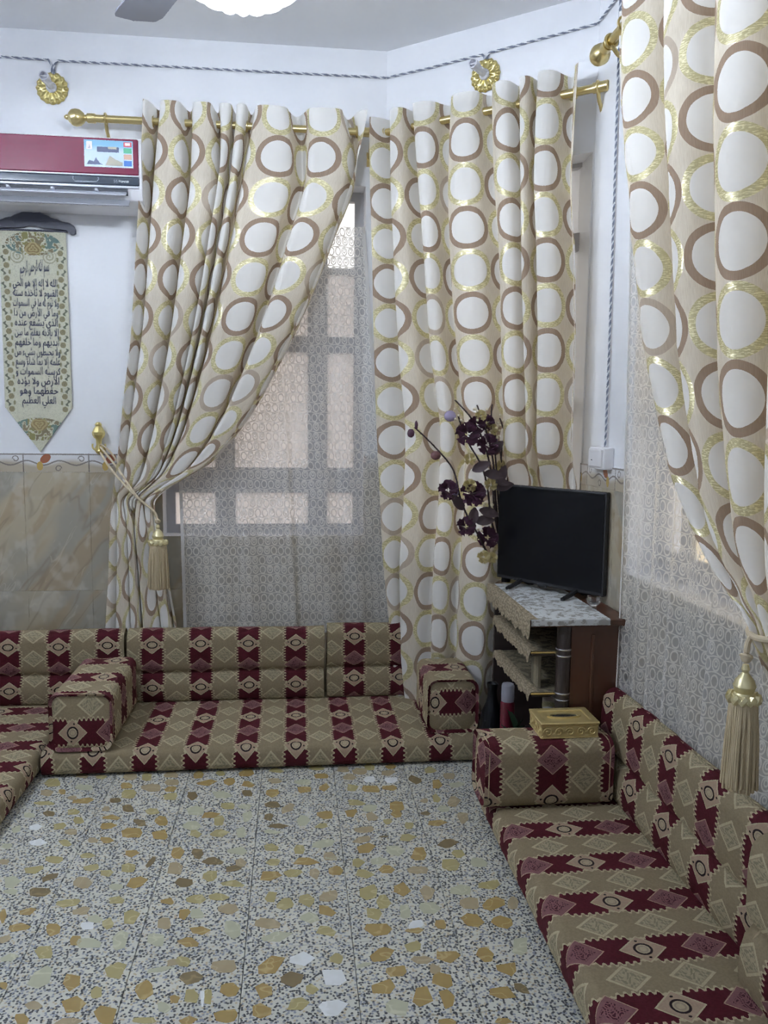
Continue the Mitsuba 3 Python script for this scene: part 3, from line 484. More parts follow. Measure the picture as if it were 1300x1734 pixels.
# the tapestry's writing: per line its width and the outlines of its letters with their holes
LETTER_OUTLINES = [(415,[[[129,-6,129,3,129,3,132,10,138,15,142,16,143,17,145,17,148,14,153,5,158,5,161,13,164,13,165,12,164,6,166,5,171,5,173,10,173,10,174,14,178,13,178,6,179,5,184,5,
    185,6,186,17,189,17,191,7,193,5,199,5,200,6,200,12,200,13,199,18,203,19,204,17,205,5,202,1,200,1,199,0,193,0,188,3,184,0,178,0,176,2,172,0,165,0,163,2,161,2,158,0,149,1,
    146,-1,142,-1,135,4,134,3,134,-6,134,-7,135,-12,135,-12,135,-17,132,-17,131,-16,129,-6],[139,7,143,4,146,4,146,8,144,12,142,12,139,10]],[[198,-5,200,-4,202,-6,202,-8,199,
    -9]],[[109,0,109,32,113,32,113,0]],[[58,8,58,13,63,19,68,20,69,21,70,24,74,24,75,6,76,5,82,5,84,6,84,32,88,32,89,7,91,5,96,5,98,6,98,32,102,32,102,6,99,1,97,0,90,0,87,2,
    83,0,75,0,70,4,63,4],[63,10,64,9,69,9,69,16,65,15,63,13]],[[38,32,42,32,42,0,38,0]],[[5,-10,3,-5,5,-5,9,-2,10,-2,13,3,13,8,11,13,12,15,15,16,20,5,25,5,26,6,27,32,31,32,
    32,6,31,6,30,3,26,0,18,1,17,-1,15,-3,14,-5,13,-5,8,-9]],[[-82,-3,-82,5,-82,5,-81,8,-79,9,-77,8,-77,-2,-75,-4,-73,-5,-65,-5,-63,-4,-60,0,-60,6,-60,6,-61,13,-59,13,-58,14,
    -57,14,-55,8,-53,5,-48,5,-46,7,-43,13,-38,17,-32,16,-27,7,-25,5,-17,5,-16,6,-10,7,-7,9,-11,12,-20,12,-20,17,-12,17,-2,12,1,12,1,7,-2,7,-11,2,-17,1,-18,0,-26,0,-29,1,-32,
    -1,-36,-1,-42,3,-47,0,-52,0,-54,1,-57,-5,-60,-8,-64,-9,-65,-10,-76,-9],[-39,7,-36,4,-33,4,-32,5,-35,12,-37,12,-39,10]],[[-72,22,-68,23,-67,19,-70,18]],[[-102,0,-102,32,
    -98,32,-98,0]],[[-135,-10,-137,-5,-135,-5,-131,-2,-130,-2,-127,3,-127,8,-129,13,-128,15,-125,16,-120,5,-115,5,-114,6,-113,32,-109,32,-108,6,-109,6,-110,3,-114,0,-122,1,
    -123,-1,-125,-3,-126,-5,-127,-5,-132,-9]],[[-206,-6,-206,3,-206,3,-203,10,-197,15,-193,16,-192,17,-190,17,-187,14,-182,5,-177,5,-175,7,-173,14,-170,14,-169,13,-169,7,
    -167,5,-157,5,-156,6,-153,6,-152,7,-148,8,-147,10,-151,12,-160,12,-160,17,-152,17,-142,12,-139,12,-139,7,-142,7,-151,2,-157,1,-158,0,-168,0,-172,2,-176,0,-183,0,-184,1,
    -186,1,-189,-1,-193,-1,-200,4,-201,3,-202,-6,-201,-7,-200,-12,-200,-12,-200,-17,-203,-17,-204,-16,-206,-6],[-196,7,-192,4,-189,4,-189,8,-191,12,-193,12,-196,10]],[[-172,
    -5,-169,-4,-167,-6,-167,-8,-170,-9]],[[-178,-8,-177,-4,-174,-5,-175,-9]]]),(360,[[[172,32,177,32,177,0,172,0]],[[121,8,121,13,126,19,132,20,133,21,133,24,138,24,138,6,
    139,5,146,5,147,6,147,32,152,32,152,7,154,5,160,5,161,6,161,32,166,32,166,6,163,1,161,0,153,0,150,2,147,0,138,0,134,4,126,4],[126,10,127,9,133,9,133,16,128,15,126,13]],
    [[85,22,85,24,87,26,89,26,95,20,98,19,100,19,100,29,99,29,99,31,104,32,105,20,104,20,103,13,106,11,106,8,107,8,107,4,105,1,103,0,88,0,88,5,95,10,96,14,92,18,90,18,88,21],
    [100,9,97,5,101,5,102,8]],[[63,-13,64,-10,63,-9,63,-4,66,-2,70,-2,70,-5,67,-5,66,-8,67,-9,72,-9,72,-11,71,-12,67,-12,67,-13]],[[64,0,64,32,69,32,69,0]],[[26,8,26,13,31,
    19,37,20,38,21,38,24,43,24,43,6,44,5,51,5,52,6,52,32,57,32,57,6,54,1,52,0,43,0,39,4,31,4],[31,10,32,9,38,9,38,16,33,15,31,13]],[[5,-13,6,-10,5,-9,5,-4,8,-2,12,-2,12,-5,9,
    -5,8,-8,9,-9,14,-9,14,-11,13,-12,9,-12,9,-13]],[[6,32,11,32,11,0,6,0]],[[-22,22,-22,24,-20,26,-18,26,-12,20,-9,19,-7,19,-7,29,-8,29,-8,31,-3,32,-2,20,-3,20,-4,13,-1,11,
    -1,8,0,8,0,4,-2,1,-4,0,-19,0,-19,5,-12,10,-11,14,-15,18,-17,18,-19,21],[-7,9,-10,5,-6,5,-5,8]],[[-83,-7,-83,-5,-76,-4,-73,-1,-78,0,-82,3,-81,12,-76,16,-71,16,-67,12,-66,
    5,-58,5,-59,14,-55,18,-56,21,-54,23,-51,23,-38,11,-37,4,-41,0,-49,0,-52,2,-53,1,-57,1,-57,0,-67,0,-68,-4,-75,-9,-82,-10,-82,-7],[-45,9,-46,5,-42,5,-42,8],[-54,9,-51,8,
    -49,10,-49,14,-50,15,-53,15,-54,14],[-76,11,-77,9,-77,5,-71,5,-71,9,-73,11]],[[-103,32,-98,32,-98,0,-103,0]],[[-179,-3,-179,5,-177,9,-173,8,-174,-1,-173,-3,-168,-5,-158,
    -5,-153,-2,-153,1,-159,3,-158,8,-151,6,-151,5,-140,5,-139,6,-135,6,-131,8,-131,11,-133,12,-143,12,-143,15,-144,15,-143,17,-135,17,-135,16,-129,15,-125,12,-121,12,-121,7,
    -122,7,-122,5,-115,5,-114,6,-114,32,-109,32,-109,6,-110,6,-110,3,-114,0,-123,0,-129,4,-136,1,-140,1,-140,0,-148,0,-148,-3,-151,-7,-155,-9,-159,-9,-159,-10,-170,-10,-170,
    -9,-173,-9]],[[-170,-18,-170,-15,-168,-14,-166,-14,-165,-15,-162,-14,-159,-15,-160,-19,-163,-19,-164,-18,-166,-19]]]),(340,[[[162,0,162,32,167,32,167,0]],[[87,-5,94,-4,
    97,-1,92,0,88,3,89,12,94,16,99,16,103,12,104,5,112,5,114,7,115,14,119,14,120,13,119,7,121,5,129,5,129,8,128,8,129,16,134,20,138,20,142,18,144,14,144,8,143,5,150,5,151,6,
    151,32,156,32,156,6,153,1,151,0,140,0,140,1,120,0,116,2,113,0,103,0,102,-4,99,-7,95,-9,91,-9,91,-10,88,-10],[133,9,134,7,137,7,139,9,139,13,137,15,133,13],[94,11,93,9,93,
    5,99,5,99,9,97,11]],[[137,28,141,29,142,25,141,24,137,25]],[[130,28,134,29,135,25,134,24,130,25]],[[117,-8,118,-4,120,-4,122,-6,121,-9]],[[110,-5,111,-4,115,-5,115,-8,
    111,-9]],[[64,-9,65,3,72,7,79,7,79,11,77,13,73,13,70,9,67,10,66,12,68,13,69,16,73,18,80,17,84,11,83,1,72,2,70,1,69,-1,69,-9,70,-9,71,-17,66,-17,65,-9]],[[28,22,28,24,30,
    26,32,26,38,20,41,19,43,19,43,29,42,29,42,31,47,32,48,20,47,20,46,13,49,11,49,8,50,8,50,4,48,1,46,0,31,0,31,5,38,10,39,14,35,18,33,18,31,21],[43,9,40,5,44,5,45,8]],[[9,
    28,10,29,14,28,14,25,10,24]],[[-9,29,-4,29,-4,6,-3,5,7,5,8,6,8,12,5,18,9,20,11,19,12,12,13,12,13,6,9,1,6,1,6,0,-4,0,-8,2,-9,4]],[[2,28,3,29,7,28,7,25,3,24]],[[-12,32,-12,
    35,-11,36,-12,37,-12,41,-9,43,-5,43,-5,40,-8,40,-9,37,-8,36,-4,37,-3,34]],[[-61,1,-60,6,-50,5,-48,6,-48,10,-54,19,-51,22,-49,22,-48,18,-45,15,-43,7,-41,5,-28,6,-28,7,-25,
    7,-24,9,-26,12,-36,12,-36,17,-27,17,-18,12,-14,12,-14,7,-18,7,-26,2,-29,2,-32,0,-42,0,-44,2,-47,2,-49,0,-57,0,-57,1]],[[-34,23,-33,27,-29,26,-30,22]],[[-56,27,-55,31,-51,
    30,-52,26]],[[-81,4,-81,10,-79,14,-76,16,-77,19,-75,20,-75,22,-73,22,-71,19,-68,18,-68,16,-66,15,-64,11,-65,3,-69,0,-76,0],[-76,6,-75,5,-70,5,-69,7,-69,11,-71,12,-71,14,
    -74,14,-74,12,-76,11]],[[-169,8,-168,15,-164,19,-158,20,-157,24,-152,24,-152,6,-151,5,-143,5,-141,9,-141,14,-137,14,-136,13,-137,12,-137,6,-136,5,-127,5,-125,13,-121,13,
    -120,12,-121,6,-120,5,-114,5,-113,10,-112,10,-112,14,-107,13,-108,6,-107,5,-101,5,-100,6,-100,11,-101,11,-102,18,-100,19,-97,19,-96,12,-95,12,-96,3,-100,0,-108,0,-110,2,
    -113,0,-121,0,-123,2,-127,0,-136,0,-139,2,-143,0,-152,0,-156,4,-164,4],[-164,12,-163,9,-157,9,-157,16,-163,14]],[[-142,23,-138,24,-137,20,-141,19]],[[-164,30,-164,33,
    -162,34,-160,34,-159,33,-156,34,-153,33,-154,29,-157,29,-158,30,-160,29]]]),(453,[[[208,-7,208,-5,214,-4,218,-1,213,0,209,3,209,9,211,13,215,16,220,15,224,9,224,1,224,1,
    222,-4,219,-7,215,-9,212,-9,211,-10,209,-10,208,-7],[214,6,215,5,219,5,219,8,217,11,216,11,214,9]],[[183,22,183,24,185,26,186,26,193,20,196,19,197,19,197,29,197,29,197,
    31,201,32,202,20,202,20,201,13,203,11,204,8,204,8,204,4,202,1,200,0,186,0,186,5,192,10,193,14,189,18,188,18,185,21],[198,9,194,5,198,5,199,8]],[[136,-5,142,-4,146,-1,141,
    0,137,3,138,12,141,15,147,16,151,12,153,5,161,5,162,6,162,12,161,15,161,19,164,20,167,12,167,12,167,6,165,2,161,0,152,0,150,-4,147,-7,143,-9,140,-9,139,-10,137,-10],[143,
    11,142,9,142,5,147,5,147,9,145,11]],[[160,25,161,29,164,28,163,24]],[[113,-9,114,3,121,7,127,7,127,11,125,13,122,13,118,9,116,10,115,12,116,13,118,16,122,18,128,17,132,
    11,131,1,121,2,119,1,118,-1,118,-9,118,-9,119,-17,115,-17,113,-9]],[[67,8,67,13,72,19,77,20,78,21,79,24,83,24,84,6,85,5,91,5,92,6,93,32,97,32,97,6,94,1,92,0,84,0,79,4,72,
    4],[72,10,73,9,78,9,78,16,74,15,72,13]],[[21,4,21,32,25,32,26,6,27,5,32,5,36,10,38,14,42,17,48,16,51,13,52,10,52,10,51,3,47,0,42,0,38,2,36,2,33,0,26,0,25,1,23,1],[41,10,
    40,6,42,5,46,5,47,6,47,9,45,12,43,12]],[[-47,-3,-47,5,-47,5,-46,8,-44,9,-42,8,-42,0,-41,-3,-37,-5,-27,-5,-26,-4,-24,-4,-22,-2,-22,1,-27,3,-26,8,-20,6,-19,5,-4,5,-3,7,-9,
    8,-11,11,-11,17,-9,21,-5,24,-2,24,3,19,4,16,4,16,3,5,0,2,-4,1,-5,0,-16,0,-18,-5,-24,-9,-38,-10,-39,-9,-43,-8],[-6,13,-5,12,-1,12,-1,16,-3,19,-6,17],[-2,7,-3,6,-2,6]],
    [[-6,29,-5,33,-2,32,-3,28]],[[-38,-15,-35,-14,-33,-15,-29,-14,-28,-18,-31,-19,-33,-18,-35,-19,-37,-19]],[[-68,32,-63,32,-63,0,-67,0]],[[-170,-7,-170,-5,-164,-4,-160,-1,
    -165,0,-169,3,-168,12,-163,16,-159,16,-155,12,-153,5,-148,5,-146,7,-143,13,-140,16,-134,17,-131,15,-127,7,-125,5,-120,5,-117,13,-114,13,-113,12,-114,6,-112,5,-107,5,-105,
    10,-105,10,-104,14,-103,14,-102,13,-100,13,-100,6,-99,5,-94,5,-93,6,-92,17,-89,17,-87,7,-85,5,-80,5,-78,6,-78,32,-74,32,-74,6,-74,6,-75,3,-79,0,-85,0,-90,3,-94,0,-100,0,
    -102,2,-106,0,-113,0,-115,2,-117,2,-120,0,-126,0,-129,1,-132,-1,-136,-1,-143,3,-147,0,-154,0,-156,-4,-163,-9,-169,-10,-170,-7],[-139,7,-136,4,-133,4,-132,5,-135,12,-137,
    12,-139,10],[-163,11,-164,9,-164,5,-159,5,-159,9,-161,11]],[[-180,32,-175,32,-175,0,-179,0]],[[-225,5,-224,15,-221,15,-220,7,-216,4,-194,4,-192,5,-190,7,-190,12,-190,12,
    -192,17,-189,18,-187,18,-185,12,-185,12,-185,6,-188,2,-192,1,-193,0,-197,0,-198,-1,-216,-1,-217,0,-223,2]],[[-204,19,-204,22,-202,23,-200,22,-201,18]],[[-212,22,-210,23,
    -207,22,-207,19,-210,18]]]),(363,[[[163,-7,163,-5,169,-4,173,-1,168,0,164,3,164,9,166,13,170,16,175,15,179,9,179,1,179,1,177,-4,174,-7,170,-9,167,-9,166,-10,164,-10,163,
    -7],[169,6,170,5,174,5,174,8,172,11,171,11,169,9]],[[128,4,128,32,132,32,132,6,134,5,139,5,143,10,145,14,149,17,155,16,158,13,159,10,159,10,158,3,154,0,149,0,145,2,143,2,
    140,0,133,0,132,1,130,1],[148,10,147,6,149,5,153,5,154,6,154,9,152,12,150,12]],[[60,-3,60,5,60,5,61,8,63,9,65,8,64,0,66,-3,70,-5,80,-5,81,-4,83,-4,85,-2,85,1,80,3,81,8,
    87,6,88,5,103,5,104,7,98,8,96,11,96,17,98,21,102,24,105,24,110,19,111,16,112,16,110,5,107,2,103,1,102,0,91,0,89,-5,83,-9,69,-10,68,-9,64,-8],[100,14,102,12,106,12,106,16,
    104,19,103,19,101,17],[105,7,104,6,105,6]],[[101,29,102,33,105,32,104,28]],[[68,-15,72,-14,74,-15,78,-14,79,-18,76,-19,74,-18,72,-19,70,-19]],[[40,0,40,32,44,32,44,0]],
    [[12,22,13,25,15,26,19,23,20,23,23,20,26,19,26,30,26,31,27,32,31,32,31,19,31,19,30,14,33,11,34,8,34,8,33,2,30,0,15,0,15,5,17,6,22,11,23,14,16,20],[27,10,23,5,28,5,29,8,
    28,10]],[[11,28,11,31,12,32,11,33,11,37,14,39,16,39,17,36,14,36,14,33,18,33,18,30]],[[-9,-7,-8,-5,-3,-3,0,0,1,8,-1,14,3,16,6,9,6,9,6,3,6,3,4,-2,3,-3,1,-6,0,-6,-2,-8,-6,
    -10,-7,-10]],[[-68,4,-67,4,-66,8,-65,9,-62,8,-62,-2,-57,-6,-51,-6,-50,-5,-48,-5,-45,-1,-45,6,-45,6,-46,13,-42,14,-40,7,-38,5,-35,7,-34,9,-29,14,-21,18,-17,18,-13,16,-12,
    14,-11,13,-11,6,-14,2,-18,0,-21,0,-22,-1,-34,-1,-35,0,-39,0,-42,-6,-44,-8,-50,-10,-51,-11,-57,-11,-58,-10,-64,-8,-67,-3],[-22,13,-31,4,-21,4,-20,5,-18,5,-16,7,-16,11,-18,
    13]],[[-23,23,-22,27,-19,26,-20,22]],[[-136,5,-134,9,-131,8,-131,-2,-127,-5,-119,-5,-117,-4,-114,0,-114,6,-114,6,-115,13,-111,14,-109,8,-107,5,-102,5,-98,10,-96,14,-92,
    17,-86,16,-83,13,-82,10,-82,10,-82,5,-85,1,-92,0,-93,1,-98,2,-101,0,-106,0,-108,1,-111,-5,-114,-8,-118,-9,-119,-10,-127,-10,-128,-9,-132,-8,-136,-3],[-93,10,-94,6,-92,5,
    -88,5,-87,6,-87,9,-89,12,-91,12]],[[-126,22,-122,23,-121,19,-124,18]],[[-168,4,-167,6,-157,5,-156,6,-156,11,-161,19,-158,22,-157,22,-156,20,-155,19,-151,11,-152,3,-157,0,
    -164,0,-165,1,-167,1]],[[-163,27,-162,31,-159,30,-160,26]],[[-178,32,-174,32,-174,0,-178,0]]]),(288,[[[136,0,136,32,141,32,141,0]],[[99,1,100,6,110,5,112,6,112,10,106,19,
    109,22,111,22,112,18,114,17,117,7,119,5,124,5,125,6,125,32,130,32,130,6,128,2,125,0,118,0,116,2,113,2,111,0]],[[104,27,105,31,109,30,108,26]],[[64,-3,64,5,66,9,70,8,69,
    -1,72,-4,74,-5,83,-5,83,-4,88,-3,90,-1,90,1,87,3,82,4,79,7,80,14,85,19,88,19,88,20,96,19,95,14,94,15,88,15,85,13,84,11,86,7,89,7,95,3,95,-1,91,-6,89,-6,86,-9,82,-9,82,
    -10,74,-10,74,-9,67,-7,66,-4]],[[73,-18,74,-14,78,-15,81,-14,84,-15,83,-19,80,-19,79,-18,77,-19]],[[-50,-3,-42,5,-47,11,-47,15,-44,18,-39,19,-39,20,-34,20,-30,18,-29,16,
    -29,11,-32,7,-32,5,-22,5,-23,8,-23,14,-17,20,-13,20,-9,18,-7,14,-8,5,0,5,2,13,6,13,7,12,6,6,7,5,13,5,14,10,15,10,15,14,20,13,19,6,20,5,26,5,27,6,27,17,31,17,32,7,34,5,44,
    5,45,6,44,15,42,17,44,19,48,19,49,12,50,12,50,6,48,2,43,1,43,0,34,0,30,3,26,0,19,0,18,2,15,2,14,0,6,0,4,2,2,2,0,0,-18,1,-18,0,-32,0,-35,2,-39,2,-44,-2,-45,-9,-41,-12,-31,
    -12,-27,-10,-26,-15,-29,-15,-32,-17,-42,-17,-48,-14,-50,-10],[-18,13,-17,7,-14,7,-12,9,-12,13,-14,15,-16,15],[-42,14,-37,9,-34,11,-34,14,-35,15,-40,15]],[[45,-8,46,-4,48,
    -4,50,-6,49,-9]],[[38,-8,39,-4,43,-5,42,-9]],[[11,21,12,25,15,25,16,24,18,25,22,24,21,20,17,21,14,20]],[[14,27,14,30,16,31,19,30,18,26]],[[-17,25,-16,29,-12,28,-13,24]],
    [[-123,2,-122,6,-112,5,-110,6,-110,10,-113,16,-115,17,-115,20,-112,22,-109,19,-106,13,-105,7,-103,5,-97,5,-96,6,-95,14,-91,14,-90,13,-91,12,-91,6,-90,5,-80,5,-82,9,-82,
    15,-79,19,-75,21,-69,21,-68,20,-68,16,-74,16,-76,15,-77,14,-76,8,-71,7,-65,9,-64,7,-65,3,-68,3,-71,1,-77,1,-77,0,-90,0,-94,2,-97,0,-104,0,-106,2,-108,2,-111,0,-119,0]],
    [[-96,20,-95,24,-91,23,-92,19]],[[-143,4,-143,10,-141,14,-138,16,-139,19,-137,20,-137,22,-135,22,-133,19,-130,18,-130,16,-128,15,-126,11,-127,3,-131,0,-138,0],[-138,6,
    -137,5,-132,5,-131,7,-131,11,-133,12,-133,14,-136,14,-136,12,-138,11]]]),(347,[[[164,-13,164,-10,164,-9,164,-4,167,-2,170,-2,170,-5,168,-5,167,-8,168,-9,172,-9,172,-11,
    171,-12,168,-12,167,-13]],[[164,32,169,32,169,0,165,0]],[[137,22,137,24,139,26,140,26,147,20,150,19,151,19,151,29,151,29,151,31,155,32,156,20,156,20,155,13,157,11,158,8,
    158,8,158,4,156,1,154,0,140,0,140,5,146,10,147,14,143,18,142,18,139,21],[152,9,148,5,152,5,153,8]],[[100,32,105,32,106,8,107,5,115,5,116,6,116,13,116,13,115,18,119,19,
    121,13,121,13,121,5,118,1,116,1,115,0,106,0,102,3,100,5]],[[114,-8,115,-4,116,-4,118,-6,117,-9]],[[101,-13,102,-10,101,-9,101,-4,104,-2,106,-2,107,-4,104,-5,104,-8,105,
    -9,108,-9,109,-11,105,-12,104,-13]],[[78,2,79,6,89,5,90,6,90,11,85,19,88,22,89,22,90,20,91,19,95,11,94,3,89,0,82,0]],[[83,27,84,31,87,30,86,26]],[[41,8,42,15,46,19,51,20,
    53,24,57,24,58,6,59,5,67,5,68,6,68,12,67,15,67,19,70,20,73,12,73,12,73,6,71,2,67,0,58,0,53,4,46,4],[46,10,47,9,52,9,52,16,48,15,46,13]],[[66,25,67,29,70,28,69,24]],[[22,
    -8,23,-4,24,-4,26,-6,25,-9]],[[-50,-6,-50,3,-50,3,-47,10,-39,16,-34,17,-31,14,-26,5,-22,5,-21,6,-20,32,-16,32,-15,7,-13,5,-4,5,-4,8,-7,11,-8,16,-5,17,-3,19,5,20,10,16,9,
    9,8,8,8,5,20,5,21,6,21,11,21,11,20,15,19,18,24,19,25,16,25,16,26,6,24,2,20,1,19,0,8,0,4,2,0,2,-5,0,-14,0,-17,2,-21,0,-30,1,-33,-1,-37,-1,-44,4,-45,3,-46,-6,-45,-7,-44,
    -12,-44,-12,-44,-17,-47,-17,-48,-16,-50,-6],[-3,14,2,9,4,9,5,11,5,14,4,15,0,15,-1,14],[-40,7,-36,4,-33,4,-33,8,-35,12,-37,12,-40,10]],[[15,-8,16,-4,19,-5,18,-9]],[[-96,
    32,-92,32,-92,6,-90,5,-85,5,-77,16,-71,17,-66,13,-65,10,-64,10,-66,3,-70,0,-75,0,-79,2,-81,2,-84,0,-94,1,-96,4],[-76,10,-77,6,-75,5,-71,5,-70,6,-70,9,-72,12,-74,12]],
    [[-172,-3,-172,5,-170,9,-167,8,-167,-2,-165,-4,-163,-5,-155,-5,-153,-4,-150,0,-150,6,-150,6,-151,13,-147,14,-145,8,-143,5,-136,5,-134,7,-132,14,-129,14,-128,13,-128,7,
    -126,5,-119,5,-118,6,-118,12,-118,13,-119,18,-115,19,-114,17,-113,5,-116,1,-127,0,-131,2,-135,0,-142,0,-144,1,-147,-5,-150,-8,-154,-9,-155,-10,-166,-9]],[[-120,-8,-119,
    -4,-118,-4,-116,-6,-117,-9]],[[-130,-5,-128,-4,-126,-6,-126,-8,-129,-9]],[[-137,-8,-136,-4,-133,-5,-134,-9]],[[-161,19,-160,23,-157,22,-158,18]]]),(307,[[[142,40,145,42,
    149,42,149,39,146,39,146,37,147,36,151,36,151,34,147,32,143,32,144,36,143,36]],[[146,29,150,29,150,0,146,0]],[[135,-8,136,-4,137,-4,139,-6,138,-9]],[[105,2,106,6,116,5,
    117,6,117,10,114,16,113,17,114,21,116,22,117,20,118,19,121,13,123,7,125,5,133,5,134,6,134,11,134,11,133,15,132,18,137,19,139,12,140,12,139,6,137,2,133,1,132,0,124,0,121,
    2,119,2,116,0,109,0]],[[128,-8,129,-4,132,-5,131,-9]],[[39,-6,39,3,39,3,42,10,50,16,55,17,58,14,62,6,63,5,67,5,71,16,74,19,79,20,83,16,83,9,82,7,82,5,94,5,95,6,95,11,95,
    11,94,15,93,18,98,19,100,12,100,12,100,6,98,2,94,1,93,0,86,0,85,-5,81,-9,75,-9,71,-7,67,0,59,1,56,-1,52,-1,45,4,44,3,44,-6,44,-7,45,-12,45,-12,45,-17,42,-17,41,-16,39,
    -6],[72,0,76,-4,80,-4,80,0,79,1,73,1],[76,14,73,9,73,5,76,6,78,9,78,14],[49,7,53,4,56,4,56,8,54,12,52,12,49,10]],[[96,-5,98,-4,100,-6,100,-8,97,-9]],[[88,-5,90,-4,93,-5,
    93,-8,90,-9]],[[8,-7,8,-5,14,-4,18,-1,13,0,9,3,9,9,11,13,15,16,20,15,24,9,24,1,24,1,22,-4,19,-7,15,-9,12,-9,11,-10,9,-10,8,-7],[14,6,15,5,19,5,19,8,17,11,16,11,14,9]],
    [[-27,4,-27,32,-23,32,-22,6,-21,5,-16,5,-12,10,-10,14,-6,17,0,16,3,13,4,10,4,10,3,3,-1,0,-6,0,-10,2,-12,2,-15,0,-22,0,-23,1,-25,1],[-7,10,-8,6,-6,5,-2,5,-1,6,-1,9,-3,12,
    -5,12]],[[-152,-6,-152,3,-152,3,-149,10,-143,15,-139,16,-138,17,-136,17,-133,14,-128,5,-124,5,-120,16,-117,19,-112,20,-108,16,-108,9,-109,5,-99,5,-100,8,-100,8,-99,16,
    -94,20,-91,20,-87,18,-85,14,-85,8,-86,5,-79,5,-78,6,-77,32,-73,32,-72,7,-70,5,-61,5,-60,6,-54,7,-52,9,-55,12,-64,12,-64,17,-56,17,-46,12,-43,12,-43,7,-46,7,-55,2,-57,2,
    -61,0,-71,0,-74,2,-78,0,-95,1,-96,0,-105,0,-106,-5,-110,-9,-116,-9,-120,-7,-124,0,-132,1,-135,-1,-139,-1,-146,4,-147,3,-148,-6,-147,-7,-146,-12,-146,-12,-146,-17,-149,
    -17,-150,-16,-152,-6],[-95,9,-94,7,-92,7,-90,9,-90,13,-92,15,-95,13],[-118,-1,-115,-4,-111,-4,-111,0,-112,1,-118,1],[-115,14,-118,9,-118,5,-115,6,-113,9,-113,14],[-142,7,
    -138,4,-135,4,-135,8,-137,12,-139,12,-142,10]],[[-62,26,-59,27,-58,23,-61,22]],[[-94,28,-91,29,-90,25,-93,24]]]),(389,[[[176,-7,176,-5,182,-4,186,-1,181,0,177,3,177,9,
    179,13,183,16,188,15,192,9,192,1,192,1,190,-4,187,-7,183,-9,180,-9,179,-10,177,-10,176,-7],[182,6,183,5,187,5,187,8,185,11,182,9]],[[151,22,151,24,153,26,154,26,161,20,
    164,19,165,19,165,29,165,29,165,31,169,32,170,20,170,20,169,13,171,11,172,8,172,8,172,4,170,1,168,0,154,0,154,5,160,10,161,14,157,18,156,18,153,21],[166,9,162,5,166,5,
    167,8]],[[24,-5,30,-4,34,-1,29,0,25,3,26,12,31,16,35,16,39,12,41,5,47,5,48,6,49,32,53,32,54,14,56,14,58,16,62,18,68,18,73,13,73,5,81,5,83,7,85,14,88,14,89,13,89,7,91,5,
    101,5,102,6,105,6,109,8,109,11,107,12,98,12,97,15,96,15,98,17,105,17,106,16,111,15,116,12,119,12,119,7,118,7,119,5,129,5,130,6,129,15,128,17,130,19,133,19,135,12,135,12,
    135,6,133,2,129,1,128,0,118,0,112,4,104,1,101,1,100,0,90,0,86,2,82,0,73,0,72,1,68,1,64,1,63,0,40,0,38,-4,35,-7,31,-9,28,-9,27,-10,25,-10],[56,9,54,5,63,5,64,6,66,6,68,8,
    68,12,67,13,62,13,57,9],[31,11,30,9,30,5,35,5,35,9,33,11]],[[130,-5,133,-4,135,-6,135,-8,132,-9]],[[124,-5,125,-4,128,-5,128,-8,125,-9]],[[87,-8,88,-4,89,-4,91,-6,90,
    -9]],[[80,-8,81,-4,84,-5,83,-9]],[[-7,-3,-7,5,-7,5,-6,8,-4,9,-2,8,-2,-2,0,-4,2,-5,10,-5,12,-4,16,0,15,7,15,7,13,14,15,14,16,15,18,14,19,11,20,8,20,0,20,0,18,-5,15,-8,11,
    -9,10,-10,2,-10,1,-9,-3,-8]],[[4,19,5,23,8,22,7,18]],[[-105,-3,-105,5,-103,9,-100,8,-100,0,-99,-3,-95,-5,-85,-5,-84,-4,-82,-4,-80,-2,-80,1,-85,3,-84,8,-78,6,-77,5,-69,5,
    -66,13,-63,13,-62,12,-62,11,-62,6,-61,5,-56,5,-54,10,-53,14,-52,14,-51,13,-49,13,-49,6,-48,5,-43,5,-42,6,-41,17,-38,17,-36,7,-34,5,-28,5,-27,6,-26,12,-27,13,-28,18,-24,
    19,-22,13,-22,13,-22,5,-25,1,-27,1,-28,0,-34,0,-38,3,-43,0,-49,0,-51,2,-53,2,-55,0,-62,0,-64,2,-66,2,-69,0,-74,0,-75,-3,-78,-7,-82,-9,-85,-9,-86,-10,-96,-10,-97,-9,-99,
    -9]],[[-29,-8,-28,-4,-27,-4,-25,-6,-26,-9]],[[-58,24,-54,25,-52,24,-50,25,-48,25,-47,21,-49,20,-52,21,-56,20]],[[-54,27,-54,30,-52,31,-50,30,-51,26]],[[-96,-15,-93,-14,
    -91,-15,-87,-14,-86,-18,-89,-19,-91,-18,-93,-19,-95,-19]],[[-125,1,-124,3,-122,3,-121,4,-123,7,-122,15,-117,18,-113,18,-112,14,-113,13,-117,13,-118,12,-118,8,-117,6,-110,
    7,-109,3,-112,1,-120,-1,-121,-2,-124,-2,-125,1]],[[-193,-3,-193,5,-191,9,-188,8,-188,-2,-186,-4,-184,-5,-176,-5,-174,-4,-171,0,-171,6,-171,6,-172,13,-168,14,-166,8,-164,
    5,-159,5,-155,10,-153,14,-149,17,-143,16,-140,13,-139,10,-139,10,-139,5,-142,1,-149,0,-150,1,-155,2,-158,0,-163,0,-165,1,-168,-5,-171,-8,-175,-9,-176,-10,-187,-9],[-150,
    10,-151,6,-149,5,-145,5,-144,6,-144,9,-146,12,-148,12]],[[-182,19,-181,23,-178,22,-179,18]]]),(372,[[[101,8,101,13,106,19,112,20,113,21,113,24,118,24,118,6,119,5,125,5,
    127,7,129,13,132,16,139,17,142,15,145,7,147,5,152,5,153,6,153,32,158,32,158,7,160,5,168,5,166,9,167,17,173,21,179,21,180,20,180,16,174,16,172,15,171,14,171,10,173,7,176,
